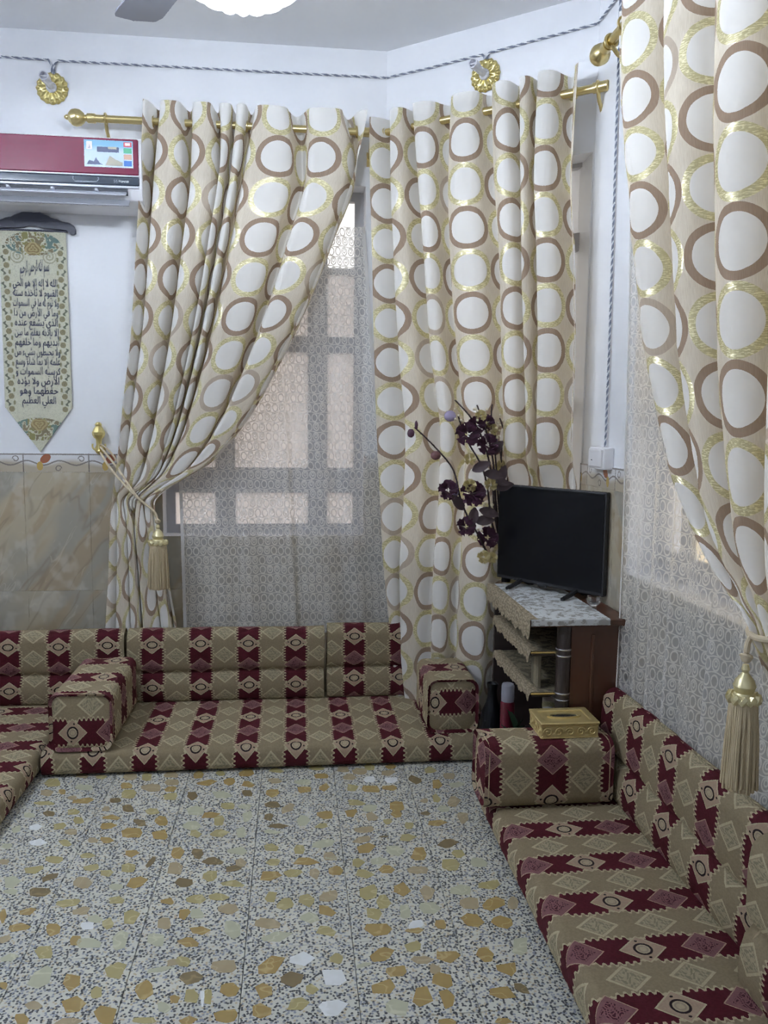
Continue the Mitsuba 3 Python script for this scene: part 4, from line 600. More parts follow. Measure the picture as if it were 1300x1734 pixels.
    7,183,9,184,4,180,2,177,2,177,1,171,1,171,0,159,0,156,2,153,0,146,0,143,1,141,-1,136,-1,132,1,131,3,126,0,118,0,114,4,106,4],[133,7,136,4,140,4,141,5,138,12,135,12,133,
    10],[106,10,107,9,113,9,113,16,108,15,106,13]],[[80,-13,81,-10,80,-9,80,-4,83,-2,87,-2,87,-5,84,-5,83,-8,84,-9,89,-9,89,-11,88,-12,84,-12,84,-13]],[[81,32,86,32,86,0,81,
    0]],[[53,22,53,24,55,26,57,26,63,20,66,19,68,19,68,29,67,29,67,31,72,32,73,20,72,20,71,13,74,11,74,8,75,8,75,4,73,1,71,0,56,0,56,5,63,10,64,14,60,18,58,18,56,21],[68,9,
    65,5,69,5,70,8]],[[-8,32,-3,32,-3,6,-2,5,4,5,6,7,8,13,11,16,18,17,21,15,24,7,26,5,32,5,33,6,33,13,32,13,31,18,36,19,37,13,38,13,38,5,37,3,32,0,25,0,22,1,20,-1,15,-1,11,1,
    10,3,5,0,-6,1,-8,4],[12,7,15,4,19,4,20,5,17,12,14,12,12,10]],[[30,-5,33,-4,35,-6,35,-8,31,-9]],[[-70,4,-70,32,-65,32,-65,6,-64,5,-56,5,-54,13,-50,13,-49,12,-50,6,-49,5,
    -43,5,-41,14,-37,13,-37,5,-30,5,-29,6,-29,11,-30,11,-32,18,-29,18,-29,19,-26,19,-25,12,-24,12,-25,3,-29,0,-37,0,-39,2,-42,0,-50,0,-52,2,-56,0,-65,0,-65,1,-68,1]],[[-45,
    24,-41,25,-39,24,-38,25,-35,25,-34,21,-37,20,-40,21,-44,20]],[[-42,27,-42,30,-40,31,-37,30,-38,26]],[[-92,1,-91,3,-88,3,-88,4,-90,7,-89,15,-84,18,-79,18,-78,14,-79,13,
    -84,13,-85,12,-85,8,-84,6,-76,7,-75,3,-78,1,-87,-1,-87,-2,-91,-2,-91,1]],[[-122,-7,-122,-5,-115,-4,-112,-1,-117,0,-121,3,-121,9,-119,13,-115,16,-109,15,-105,9,-105,1,
    -106,1,-107,-4,-110,-7,-114,-9,-118,-9,-118,-10,-121,-10,-121,-7],[-116,6,-115,5,-110,5,-110,8,-112,11,-114,11,-116,9]],[[-185,-10,-185,-3,-184,-1,-177,5,-182,11,-182,15,
    -177,19,-169,20,-165,18,-164,11,-167,7,-166,5,-157,5,-155,13,-151,13,-150,12,-151,6,-150,5,-144,5,-143,10,-142,10,-142,14,-137,13,-138,6,-137,5,-131,5,-130,6,-130,11,
    -131,11,-132,18,-127,19,-126,12,-125,12,-125,6,-126,6,-126,3,-130,0,-138,0,-140,2,-143,0,-151,0,-154,2,-157,0,-167,0,-170,2,-174,2,-179,-2,-180,-9,-176,-12,-166,-12,-162,
    -10,-161,-15,-164,-15,-167,-17,-177,-17,-177,-16,-180,-16,-181,-14,-183,-14],[-177,14,-172,9,-169,11,-169,14,-170,15,-175,15]]]),(325,[[[124,-5,126,-5,130,-2,131,-2,134,
    3,134,8,132,13,133,15,136,16,141,5,153,5,154,6,153,11,147,17,145,18,145,22,151,27,159,31,161,30,162,28,161,26,151,21,152,18,154,17,155,15,157,13,159,9,159,5,156,1,154,1,
    153,0,141,0,139,1,138,-1,136,-3,135,-5,134,-5,131,-8,127,-9,126,-10,125,-9]],[[48,8,49,15,53,19,58,20,60,24,64,24,65,6,66,5,73,5,75,7,77,14,80,14,81,13,81,7,83,5,90,5,93,
    13,96,13,97,12,96,6,98,5,103,5,105,10,105,10,106,14,110,13,110,6,111,5,116,5,117,6,117,11,117,11,116,18,118,19,120,19,122,12,122,12,121,3,117,0,110,0,108,2,104,0,97,0,94,
    2,90,0,82,0,78,2,74,0,65,0,60,4,53,4],[53,10,54,9,59,9,59,16,55,15,53,13]],[[79,-8,80,-4,81,-4,83,-6,82,-9]],[[72,-5,73,-4,76,-5,76,-8,73,-9]],[[28,32,32,32,32,0,28,0]],
    [[-76,-5,-69,-4,-65,-1,-70,0,-74,3,-73,12,-68,16,-64,16,-60,12,-58,5,-53,5,-51,7,-48,13,-45,16,-39,17,-36,15,-32,7,-30,5,-25,5,-22,13,-19,13,-18,12,-18,6,-17,5,-12,5,-10,
    10,-10,10,-9,14,-8,14,-7,13,-5,13,-5,6,-4,5,1,5,2,6,3,17,6,17,8,7,10,5,15,5,16,6,17,32,21,32,21,6,21,6,20,3,16,0,10,0,5,3,1,0,-5,0,-7,2,-11,0,-18,0,-20,2,-22,2,-25,0,-31,
    0,-34,1,-37,-1,-41,-1,-48,3,-52,0,-59,0,-61,-4,-68,-9,-74,-10],[-44,7,-41,4,-38,4,-37,5,-40,12,-42,12,-44,10],[-68,11,-69,9,-69,5,-64,5,-64,9,-66,11]],[[-84,32,-80,32,
    -80,0,-84,0]],[[-130,5,-129,15,-126,15,-125,7,-121,4,-99,4,-97,5,-95,7,-95,12,-95,12,-96,17,-94,18,-92,18,-90,12,-90,12,-90,6,-93,2,-97,1,-98,0,-102,0,-103,-1,-121,-1,
    -122,0,-128,2]],[[-109,19,-109,22,-107,23,-105,22,-106,18]],[[-116,19,-115,23,-112,22,-113,18]],[[-162,-5,-155,-4,-151,-1,-156,0,-160,3,-160,9,-158,13,-154,16,-149,15,
    -145,9,-145,1,-145,1,-147,-4,-150,-7,-154,-9,-157,-9,-158,-10,-160,-10],[-155,6,-154,5,-150,5,-150,8,-152,11,-153,11,-155,9]]]),(262,[[[123,32,128,32,128,0,123,0]],[[95,
    22,96,25,99,26,102,23,104,23,106,20,110,19,110,30,109,31,110,32,115,32,115,19,114,19,113,14,117,11,117,8,118,8,117,2,114,0,98,0,98,5,101,6,106,11,106,14,100,20],[110,10,
    107,5,112,5,113,8,112,10]],[[94,28,94,31,95,32,94,33,94,37,97,39,100,39,101,36,97,36,97,33,102,33,102,30]],[[74,-6,81,-3,84,0,85,8,82,14,87,16,89,9,90,9,90,3,89,3,88,-2,
    86,-3,85,-6,83,-6,82,-8,78,-10,76,-10]],[[16,-3,16,4,17,4,17,8,18,9,22,8,21,-2,26,-6,33,-6,33,-5,36,-5,39,-1,39,6,38,6,37,13,42,14,43,7,46,5,49,7,49,9,54,14,62,18,67,18,
    71,16,71,14,73,13,73,6,70,2,66,0,62,0,62,-1,49,-1,49,0,44,0,42,-6,40,-8,33,-10,33,-11,23,-10,19,-8],[61,13,53,4,62,4,63,5,66,5,68,7,68,11,66,13]],[[60,26,64,27,65,23,61,
    22]],[[-15,-7,-15,-5,-8,-4,-5,-1,-10,0,-14,3,-14,9,-12,13,-8,16,-2,15,2,9,2,1,1,1,0,-4,-3,-7,-7,-9,-11,-9,-11,-10,-14,-10,-14,-7],[-9,6,-8,5,-3,5,-3,8,-5,11,-9,9]],[[-40,
    22,-40,24,-38,26,-36,26,-30,20,-27,19,-25,19,-25,29,-26,29,-26,31,-21,32,-20,20,-21,20,-22,13,-19,11,-19,8,-18,8,-18,4,-20,1,-22,0,-37,0,-37,5,-30,10,-29,14,-33,18,-35,
    18,-37,21],[-25,9,-28,5,-24,5,-23,8]],[[-60,-8,-59,-4,-57,-4,-55,-6,-56,-9]],[[-89,-7,-89,-5,-82,-4,-79,-1,-84,0,-88,3,-87,12,-84,15,-77,16,-73,12,-72,5,-61,5,-60,6,-60,
    11,-61,11,-61,15,-63,18,-57,19,-56,12,-55,12,-55,6,-57,2,-62,1,-62,0,-73,0,-74,-4,-81,-9,-88,-10,-88,-7],[-82,11,-83,9,-83,5,-77,5,-77,9,-79,11]],[[-67,-8,-66,-4,-62,-5,
    -63,-9]],[[-85,21,-85,24,-84,24,-85,26,-85,30,-83,32,-78,32,-78,29,-82,29,-82,26,-80,25,-77,26,-76,23]],[[-110,4,-109,6,-98,5,-97,6,-97,10,-100,16,-102,17,-102,20,-98,22,
    -92,10,-93,3,-98,0,-106,0,-106,1,-109,1]],[[-130,4,-130,10,-128,14,-125,16,-126,19,-124,20,-124,22,-122,22,-120,19,-117,18,-117,16,-115,15,-113,11,-114,3,-118,0,-125,0],
    [-125,6,-124,5,-119,5,-118,7,-118,11,-120,12,-120,14,-123,14,-123,12,-125,11]]]),(224,[[[-29,4,-29,32,-24,32,-24,6,-23,5,-17,5,-15,7,-13,13,-8,17,-1,16,3,7,5,5,10,5,11,
    12,13,16,16,19,19,19,19,20,24,19,26,16,26,9,24,7,24,5,33,5,34,6,34,32,39,32,39,14,42,14,43,16,47,18,54,18,59,13,58,5,67,5,66,8,66,14,72,20,76,20,80,18,82,14,81,5,92,5,92,
    6,96,6,96,7,101,8,101,10,98,12,88,12,88,17,97,17,106,12,110,12,110,7,106,7,98,2,91,1,91,0,79,0,78,1,58,0,58,1,54,2,53,1,49,1,49,0,28,0,28,-5,24,-9,17,-9,13,-7,10,0,4,0,1,
    1,-1,-1,-6,-1,-12,3,-16,0,-24,0,-24,1,-27,1],[71,9,72,7,75,7,77,9,77,13,75,15,71,13],[41,9,40,5,48,5,49,6,52,6,54,8,54,12,53,13,47,13,43,9],[15,-1,18,-4,23,-4,23,0,22,1,
    15,1],[18,14,15,9,15,5,19,6,21,9,21,14],[-9,7,-6,4,-2,4,-1,5,-4,12,-7,12,-9,10]],[[72,25,73,29,77,28,76,24]],[[47,24,48,28,52,27,51,23]],[[-62,-7,-62,-5,-55,-4,-52,-1,
    -57,0,-61,3,-61,9,-59,13,-55,16,-49,15,-45,9,-45,1,-46,1,-47,-4,-50,-7,-54,-9,-58,-9,-58,-10,-61,-10,-61,-7],[-56,6,-55,5,-50,5,-50,8,-52,11,-54,11,-56,9]],[[-111,-5,
    -104,-4,-101,-1,-106,0,-110,3,-109,12,-106,15,-99,16,-95,12,-94,5,-86,5,-87,14,-83,18,-84,21,-82,23,-79,23,-76,19,-74,19,-66,11,-66,8,-65,8,-66,2,-69,0,-77,0,-80,2,-81,1,
    -85,1,-85,0,-95,0,-96,-4,-99,-7,-103,-9,-107,-9,-107,-10,-110,-10],[-73,9,-74,5,-70,5,-70,8],[-82,9,-79,8,-77,10,-77,14,-78,15,-81,15,-82,14],[-104,11,-105,9,-105,5,-99,
    5,-99,9,-101,11]]]),(230,[[[107,32,112,32,112,0,107,0]],[[21,-3,21,5,23,9,27,8,26,-1,27,-3,31,-5,42,-5,47,-2,47,1,41,3,42,8,49,6,49,5,57,5,58,6,58,32,63,32,63,7,65,5,75,
    5,75,8,71,11,71,16,74,17,75,19,84,20,89,16,89,12,88,12,88,9,86,8,86,5,95,5,96,6,96,32,101,32,101,6,100,6,100,3,96,0,86,0,82,2,78,2,74,0,64,0,61,2,58,0,52,0,52,-3,49,-7,
    45,-9,41,-9,41,-10,30,-10,30,-9,27,-9],[76,14,80,9,83,9,84,11,84,14,83,15,78,15,78,14]],[[30,-15,34,-14,36,-15,40,-14,41,-18,37,-19,35,-18,34,-19,31,-19]],[[1,0,1,32,6,
    32,6,0]],[[-114,-6,-114,3,-113,3,-111,10,-105,15,-100,16,-100,17,-97,17,-94,14,-90,5,-84,5,-82,7,-81,14,-77,14,-76,13,-77,7,-75,5,-68,5,-67,6,-67,32,-62,32,-62,14,-59,14,
    -58,16,-54,18,-47,18,-42,13,-43,5,-31,5,-31,8,-35,11,-35,16,-32,17,-31,19,-22,20,-17,16,-17,12,-18,12,-18,9,-20,8,-20,5,-11,5,-10,6,-10,32,-5,32,-5,6,-6,6,-6,3,-10,0,-20,
    0,-24,2,-28,2,-32,0,-43,0,-43,1,-48,2,-48,1,-52,1,-52,0,-76,0,-80,2,-83,0,-91,0,-91,1,-94,1,-96,-1,-101,-1,-108,4,-109,3,-109,-6,-108,-7,-108,-12,-107,-12,-107,-17,-111,
    -17,-112,-16,-113,-6],[-30,14,-26,9,-23,9,-22,11,-22,14,-23,15,-28,15,-28,14],[-60,9,-61,5,-52,5,-52,6,-49,6,-47,8,-47,12,-48,13,-54,13,-58,9],[-104,7,-100,4,-96,4,-96,8,
    -98,12,-101,12,-104,10]],[[-54,27,-50,28,-49,24,-53,23]],[[-79,-8,-78,-4,-76,-4,-74,-6,-75,-9]],[[-86,-8,-85,-4,-81,-5,-82,-9]]])]


# ---------------------------------------------------------------- shape helpers
def numbered(key):
    if key not in scene and key not in labels and not any(k.startswith(key + '__') for k in scene):
        return key
    i = 1
    while True:
        k = '%s_%03d' % (key, i)
        if k not in scene and k not in labels and not any(q.startswith(k + '__') for q in scene):
            return k
        i += 1


RES = set()


def fresh(key):
    """A key not given out yet: door, door_001, ..."""
    k, i = key, 0
    while k in RES:
        i += 1
        k = '%s_%03d' % (key, i)
    RES.add(k)
    return k


def thing(name, label, cat, group=None):
    k = fresh(name)
    labels[k] = {'label': label, 'category': cat}
    if group:
        labels[k]['group'] = group
    return k


def part(parent, name, mesh, m, label=None, smooth=30, kind=None, uv=None, to_world=None):
    k = fresh(parent + '__' + name)
    scene[k] = mesh if isinstance(mesh, dict) else mikit.ply(mesh, m, smooth=smooth, uv=uv)
    if to_world is not None:
        scene[k] = {**scene[k], 'to_world': to_world}
    if label or kind:
        labels[k] = {}
        if label:
            labels[k]['label'] = label
        if kind:
            labels[k]['kind'] = kind
    return k


def single(name, mesh, m, label, cat, group=None, smooth=30, uv=None):
    k = thing(name, label, cat, group)
    scene[k] = mikit.ply(mesh, m, smooth=smooth, uv=uv)
    return k


def structure(name, mesh, m, label=None, smooth=False, uv=None):
    k = fresh(name)
    scene[k] = mikit.ply(mesh, m, smooth=smooth, uv=uv)
    labels[k] = {'kind': 'structure', 'label': label} if label else {'kind': 'structure'}
    return k


def cat(ms):
    return trimesh.util.concatenate([m for m in ms if m is not None])


def bx(x0, x1, y0, y1, z0, z1):
    m = trimesh.creation.box((x1 - x0, y1 - y0, z1 - z0))
    m.apply_translation(((x0 + x1) / 2, (y0 + y1) / 2, (z0 + z1) / 2))
    return m


def rbox(x0, x1, y0, y1, z0, z1, r=0.01, seg=8):
    r = min(r, (x1 - x0) / 2.01, (y1 - y0) / 2.01, (z1 - z0) / 2.01)
    s = trimesh.creation.icosphere(1 if seg < 10 else 2, r)
    pts = [s.vertices + [x, y, z] for x in (x0 + r, x1 - r) for y in (y0 + r, y1 - r) for z in (z0 + r, z1 - r)]
    return trimesh.convex.convex_hull(np.vstack(pts))


def tube(pts, rad, sides=8, caps=True):
    p = np.asarray(pts, float)
    n = len(p)
    rad = np.broadcast_to(rad, (n,))
    t = np.gradient(p, axis=0)
    t /= np.linalg.norm(t, axis=1, keepdims=True) + 1e-12
    a = np.cross(t[0], [0.31, 0.23, 0.92])
    if np.linalg.norm(a) < 0.1:
        a = np.cross(t[0], [1, 0, 0])
    A = []
    for k in range(n):
        a = a - t[k] * np.dot(a, t[k])
        a /= np.linalg.norm(a)
        A.append(a)
    A = np.array(A)
    Bv = np.cross(t, A)
    ang = np.arange(sides) * 2 * PI / sides
    v = p[:, None] + rad[:, None, None] * (np.cos(ang)[None, :, None] * A[:, None] + np.sin(ang)[None, :, None] * Bv[:, None])
    i, j = np.meshgrid(np.arange(n - 1), np.arange(sides), indexing='ij')
    j2 = (j + 1) % sides
    q = np.stack([i * sides + j, i * sides + j2, (i + 1) * sides + j2, (i + 1) * sides + j], -1).reshape(-1, 4)
    f = [np.vstack([q[:, [0, 1, 2]], q[:, [0, 2, 3]]])]
    v = v.reshape(-1, 3)
    if caps:
        v = np.vstack([v, p[:1], p[-1:]])
        k = np.arange(sides)
        f.append(np.stack([(k + 1) % sides, k, k * 0 + n * sides], 1))
        f.append(np.stack([(n - 1) * sides + k, (n - 1) * sides + (k + 1) % sides, k * 0 + n * sides + 1], 1))
    return trimesh.Trimesh(v, np.vstack(f), process=False)


def lathe(prof, origin=(0, 0, 0), axis=(0, 0, 1), seg=24):
    """prof: (radius, height) pairs along axis."""
    m = trimesh.creation.revolve(np.array(prof, float), sections=seg)
    m.apply_transform(trimesh.geometry.align_vectors([0, 0, 1], axis))
    m.apply_translation(origin)
    return m


def ball(c, r, sub=2):
    m = trimesh.creation.icosphere(sub, 1.0)
    m.vertices = m.vertices * np.asarray(r) + c
    return m


def torus(c, axis, R, r, n=24, k=8):
    a = np.arange(n + 1) * 2 * PI / n
    e1 = np.cross(axis, [0.3, 0.2, 0.9])
    e1 /= np.linalg.norm(e1)
    e2 = np.cross(axis, e1) / np.linalg.norm(axis)
    return tube(np.asarray(c) + R * (np.cos(a)[:, None] * e1 + np.sin(a)[:, None] * e2), r, k, caps=False)


class Frame:
    """A wall: origin O on its face, u along t, d inward along n, z up."""
    def __init__(self, O, t, n):
        self.O, self.t, self.n = np.array([*O, 0.0]), np.array([*t, 0.0]), np.array([*n, 0.0])

    def __call__(self, u, d, z):
        u, d, z = np.broadcast_arrays(np.asarray(u, float), np.asarray(d, float), np.asarray(z, float))
        return self.O + u[..., None] * self.t + d[..., None] * self.n + z[..., None] * np.array([0, 0, 1.0])

    def mesh(self, m):
        """local (u, d, z) mesh to the world"""
        m = m.copy()
        v = np.array(m.vertices)
        m.vertices = self(v[:, 0], v[:, 1], v[:, 2])
        if np.dot(np.cross(self.t, self.n), [0, 0, 1]) < 0:
            m.invert()
        return m


def extrude(poly, h):
    return cat([trimesh.creation.extrude_polygon(g, h, engine='earcut') for g in getattr(poly, 'geoms', [poly]) if g.area > 1e-9])


def wallplate(fr, poly, d0, d1):
    """polygon in (u, z) as a plate from depth d0 to d1; returns mesh and uv (metres)"""
    m = extrude(poly, d1 - d0)
    v = np.array(m.vertices)
    uv = v[:, :2].copy()
    m.vertices = np.stack([v[:, 0], d0 + v[:, 2], v[:, 1]], 1)
    m.invert()
    return fr.mesh(m), uv


# ---------------------------------------------------------------- the setting
H = 3.255
XL, YR = -1.80, -1.60
Cx, Cy, Ex, Ey = 0.446, 4.10, 1.267, 3.449
CL = math.hypot(Ex - Cx, Ey - Cy)
ct = ((Ex - Cx) / CL, (Ey - Cy) / CL)
BACK = Frame((0, 4.10), (1, 0), (0, -1))
CHAM = Frame((Cx, Cy), ct, (ct[1], -ct[0]))
RIGHT = Frame((1.267, 0), (0, 1), (-1, 0))
TH = 0.22
OPEN = {'back': sbox(-0.66, 0.885, 0.347, 2.62), 'cham': sbox(0.10, 0.90, 1.040, 2.62), 'right': sbox(1.55, 0.90, 2.93, 2.55)}
w_back = structure('wall_back', wallplate(BACK, sbox(XL - TH, -0.05, 0.80, H + 0.1).difference(OPEN['back']), -TH, 0)[0], 'm_plaster', 'white plastered wall behind the air conditioner and the left curtain')
w_cham = structure('wall_corner', wallplate(CHAM, sbox(0, -0.05, CL, H + 0.1).difference(OPEN['cham']), -TH, 0)[0], 'm_plaster', 'white slanted wall across the corner behind the straight curtain')
w_right = structure('wall_right', wallplate(RIGHT, sbox(YR, -0.05, 3.80, H + 0.1).difference(OPEN['right']), -TH, 0)[0], 'm_plaster', 'white wall on the right')
structure('wall_left', bx(XL - TH, XL, YR - TH, 4.32, -0.05, H + 0.1), 'm_plaster', 'white wall on the left')
structure('wall_rear', bx(XL - TH, 1.5, YR - TH, YR, -0.05, H + 0.1), 'm_plaster', 'white rear wall')
structure('ceiling', bx(XL - 0.3, 1.6, YR - 0.3, 4.5, H, H + 0.12), 'm_ceiling', 'plain pale grey ceiling')
fl = structure('floor', bx(XL - 0.1, 1.5, YR - 0.1, 4.3, -0.06, -0.013), 'm_grout', 'terrazzo floor of square tiles with ochre stone chips')

# floor tiles, 30 cm, each a terrazzo slab; the stone chips lie in their tile
TX, TY, TS = -0.7406, 1.8234, 0.30
tile = rbox(0.0008, TS - 0.0008, 0.0008, TS - 0.0008, -0.012, 0.0, 0.0014)
tile_ply = mikit.ply(tile, 'm_terrazzo', smooth=False)
tiles = {}
for i in range(-4, 8):
    for j in range(-12, 9):
        x, y = TX + i * TS, TY + j * TS
        if x < 1.3 and x > XL - TS and y > YR - TS:
            if x > 1.267 or x + TS < XL or y > 4.1:
                continue
            tiles[i, j] = part(fl, 'tile', tile_ply, None, to_world=T().translate([x, y, 0]))
chips = [(colour, np.array(q).reshape(-1, 2) / 1000.0) for colour, rows_ in CHIP_OUTLINES.items() for q in rows_]
rng = np.random.default_rng(3)
taken = []


def put_chip(colour, q, smin=0.0):
    c = q.mean(0)
    ij = (int(math.floor((c[0] - TX) / TS)), int(math.floor((c[1] - TY) / TS)))
    if ij not in tiles:
        return
    x, y = TX + ij[0] * TS, TY + ij[1] * TS
    g = Polygon(q).buffer(0)
    g = g.buffer(-0.0012).buffer(0.0012, quad_segs=1).intersection(sbox(x + 0.004, y + 0.004, x + TS - 0.004, y + TS - 0.004))
    if g.is_empty or g.area < 1e-4 or g.geom_type != 'Polygon':
        return
    m = extrude(g.simplify(0.0008), 0.0045)
    m.apply_translation((0, 0, -0.004))
    part(tiles[ij], 'stone_chip', m, 'm_chip_' + colour, smooth=False)


for colour, q in chips:
    put_chip(colour, q)
# the tiles nearer than the photograph's edge go on in the same way
for j in range(-3, 1):
    for i in range(-1, 5):
        for k in range(7):
            cx, cy = TX + (i + rng.uniform(0.1, 0.9)) * TS, TY + (j + rng.uniform(0.1, 0.9)) * TS
            if cy > 1.70 or cx > 0.66 or cx < -1.0 or any((cx - a) ** 2 + (cy - b) ** 2 < 0.0042 for a, b in taken) or len(taken) > 24:
                continue
            taken.append((cx, cy))
            n = rng.integers(5, 8)
            a = (np.arange(n) + rng.uniform(-0.3, 0.3, n)) / n * 2 * PI
            r = rng.uniform(0.02, 0.032)
            put_chip(rng.choice(list('OOYTGD')), np.stack([cx + r * np.cos(a) * 1.2, cy + r * np.sin(a)], 1))

# wall tiles: a dado of two courses and a printed border course
TW = 0.31


def dado(holder, fr, u0, u1, off, hole):
    k0 = math.floor((u0 - off) / TW)
    for k in range(k0, math.ceil((u1 - off) / TW)):
        a, b = max(u0, off + k * TW) + 0.0004, min(u1, off + (k + 1) * TW) - 0.0004
        if b - a < 0.01:
            continue
        for z0, z1, m, nm in ((0.02, 0.613, 'm_marble', 'tile'), (0.613, 1.205, 'm_marble', 'tile'), (1.205, 1.297, 'm_border', 'border_tile')):
            g = sbox(a, z0 + 0.0004, b, z1 - 0.0004).difference(hole)
            if g.is_empty or g.area < 4e-4:
                continue
            mesh, uv = wallplate(fr, g, 0.0, 0.007)
            uv = uv - [off if nm != 'tile' else off - 0.37 * (z0 < 0.1), 0]
            part(holder, nm, mesh, m, smooth=False, uv=uv)


dado(w_back, BACK, XL, Cx, -1.32, OPEN['back'])
dado(w_cham, CHAM, 0.0, CL, 0.06, OPEN['cham'])
dado(w_right, RIGHT, 0.40, Ey, 3.06, OPEN['right'])


# windows: steel frame, bars, panes, sill
def window(n, fr, hole, uprights, rails, panes, label, fw=0.045):
    u0, z0, u1, z1 = hole.bounds
    k = fresh('window_%d' % n)
    labels[k] = {'kind': 'structure', 'label': label}
    d0, d1 = -0.155, -0.115
    f = sbox(u0, z0, u1, z1).difference(sbox(u0 + fw, z0 + fw, u1 - fw, z1 - fw))
    part(k, 'frame', wallplate(fr, f, d0, d1)[0], 'm_frame', smooth=False)
    for a, w in uprights:
        part(k, 'mullion', wallplate(fr, sbox(a - w / 2, z0 + 0.045, a + w / 2, z1 - 0.045), d0 + 0.002, d1 - 0.002)[0], 'm_frame', smooth=False)
    for c, w in rails:
        part(k, 'rail', wallplate(fr, sbox(u0 + 0.045, c - w / 2, u1 - 0.045, c + w / 2), d0 + 0.003, d1 - 0.003)[0], 'm_frame', smooth=False)
    for a, b, c, d, m in panes:
        q = fr(np.array([a, b, b, a]), -0.135, np.array([c, c, d, d]))
        part(k, 'pane', (q, [[0, 1, 2, 3]]), m, smooth=False)
    part(k, 'sill', wallplate(fr, sbox(u0, z0 - 0.02, u1, z0), -0.115, 0.006)[0], 'm_plaster', smooth=False)


window(1, BACK, OPEN['back'], [(0.115, 0.10), (-0.36, 0.10)], [(1.16, 0.13), (1.86, 0.08), (2.23, 0.03)],
       [(-0.62, 0.31, 0.93, 1.10, 'm_frost'), (-0.62, 0.31, 1.22, 1.83, 'm_frost'), (-0.62, 0.31, 1.89, 2.22, 'm_frost'), (-0.62, 0.31, 2.24, 2.58, 'm_clear')],
       'steel framed window behind the left lace curtain')
window(2, CHAM, OPEN['cham'], [(0.54, 0.06)], [(1.55, 0.06), (2.28, 0.08)], [(0.115, 1.025, 0.915, 2.605, 'm_clear')], 'steel framed window behind the straight curtain in the corner', 0.018)
window(3, RIGHT, OPEN['right'], [(2.20, 0.08), (2.70, 0.08)], [(0.975, 0.05), (1.50, 0.08)],
       [(1.59, 2.20, 0.94, 1.50, 'm_frost_cream'), (2.20, 2.69, 0.94, 1.50, 'm_frost_cream'), (2.71, 2.89, 0.94, 1.50, 'm_clear'), (1.59, 2.89, 1.51, 2.51, 'm_frost_cream')],
       'window behind the right lace curtain with cream frosted panes')


# ---------------------------------------------------------------- lights: tubes outside the frame
def tube_light(name, p0, p1, rad, back, label):
    k = thing(name, label, 'light')
    p0, p1 = np.array(p0, float), np.array(p1, float)
    m = tube([p0, p0 + (p1 - p0) * 0.5, p1], 0.019, 12)
    part(k, 'tube', mikit.ply(m, 'm_white_plastic', smooth=30, emitter={'type': 'area', 'radiance': rgb(rad)}), None)
    e = np.array(back) * 0.05
    lo, hi = np.minimum(p0, p1) + np.minimum(e, 0) * 1.6 - 0.012, np.maximum(p0, p1) + np.maximum(e, 0) * 1.6 + 0.012
    for a in range(3):
        if back[a] > 0:
            lo[a] = p0[a] + 0.03
        elif back[a] < 0:
            hi[a] = p0[a] - 0.03
    part(k, 'fitting', bx(lo[0], hi[0], lo[1], hi[1], lo[2], hi[2]), 'm_white_plastic', smooth=False)


tube_light('tube_light', (XL + 0.09, 1.5, 2.75), (XL + 0.09, 2.7, 2.75), TUBE, (-1, 0, 0), 'white fluorescent tube high on the left wall')
tube_light('tube_light', (-0.8, YR + 0.09, 2.75), (0.4, YR + 0.09, 2.75), TUBE2, (0, -1, 0), 'white fluorescent tube high on the rear wall')

# ceiling fan with a scalloped glass bowl under the hub
FX, FY, FZ = -0.19, 2.33, 2.80
k = thing('ceiling_fan', 'grey ceiling fan with one blade tip and its glowing scalloped glass bowl in view', 'ceiling fan')
part(k, 'rod', tube([(FX, FY, FZ + 0.05), (FX, FY, FZ + 0.25), (FX, FY, H - 0.02)], 0.014, 12), 'm_fan')
part(k, 'canopy', lathe([(0, 0), (0.03, 0), (0.07, 0.06), (0.07, 0.08), (0, 0.08)], (FX, FY, H - 0.08)), 'm_fan')
part(k, 'motor', lathe([(0, 0), (0.10, 0), (0.13, 0.02), (0.13, 0.08), (0.08, 0.11), (0.02, 0.13), (0, 0.13)], (FX, FY, FZ - 0.05), seg=32), 'm_fan')
for b in range(3):
    ang = math.radians(119.5 + 120 * b)
    c, s = math.cos(ang), math.sin(ang)
    q = Polygon([(0.19, -0.05), (0.30, -0.062), (0.66, -0.078), (0.695, -0.066), (0.706, 0.0), (0.690, 0.062), (0.66, 0.07), (0.30, 0.058), (0.19, 0.05)]).buffer(0.006)
    m = extrude(q, 0.006)
    v = np.array(m.vertices)
    v[:, 2] += -v[:, 1] * 0.16
    v = np.stack([FX + v[:, 0] * c - v[:, 1] * s, FY + v[:, 0] * s + v[:, 1] * c, FZ + v[:, 2]], 1)
    bl = part(k, 'blade', trimesh.Trimesh(v, m.faces, process=False), 'm_fan', smooth=20)
    m = bx(0.10, 0.24, -0.018, 0.018, -0.006, 0.0)
    v = np.array(m.vertices)
    part(bl, 'bracket', trimesh.Trimesh(np.stack([FX + v[:, 0] * c - v[:, 1] * s, FY + v[:, 0] * s + v[:, 1] * c, FZ + v[:, 2] - 0.002], 1), m.faces, process=False), 'm_fan', smooth=False)
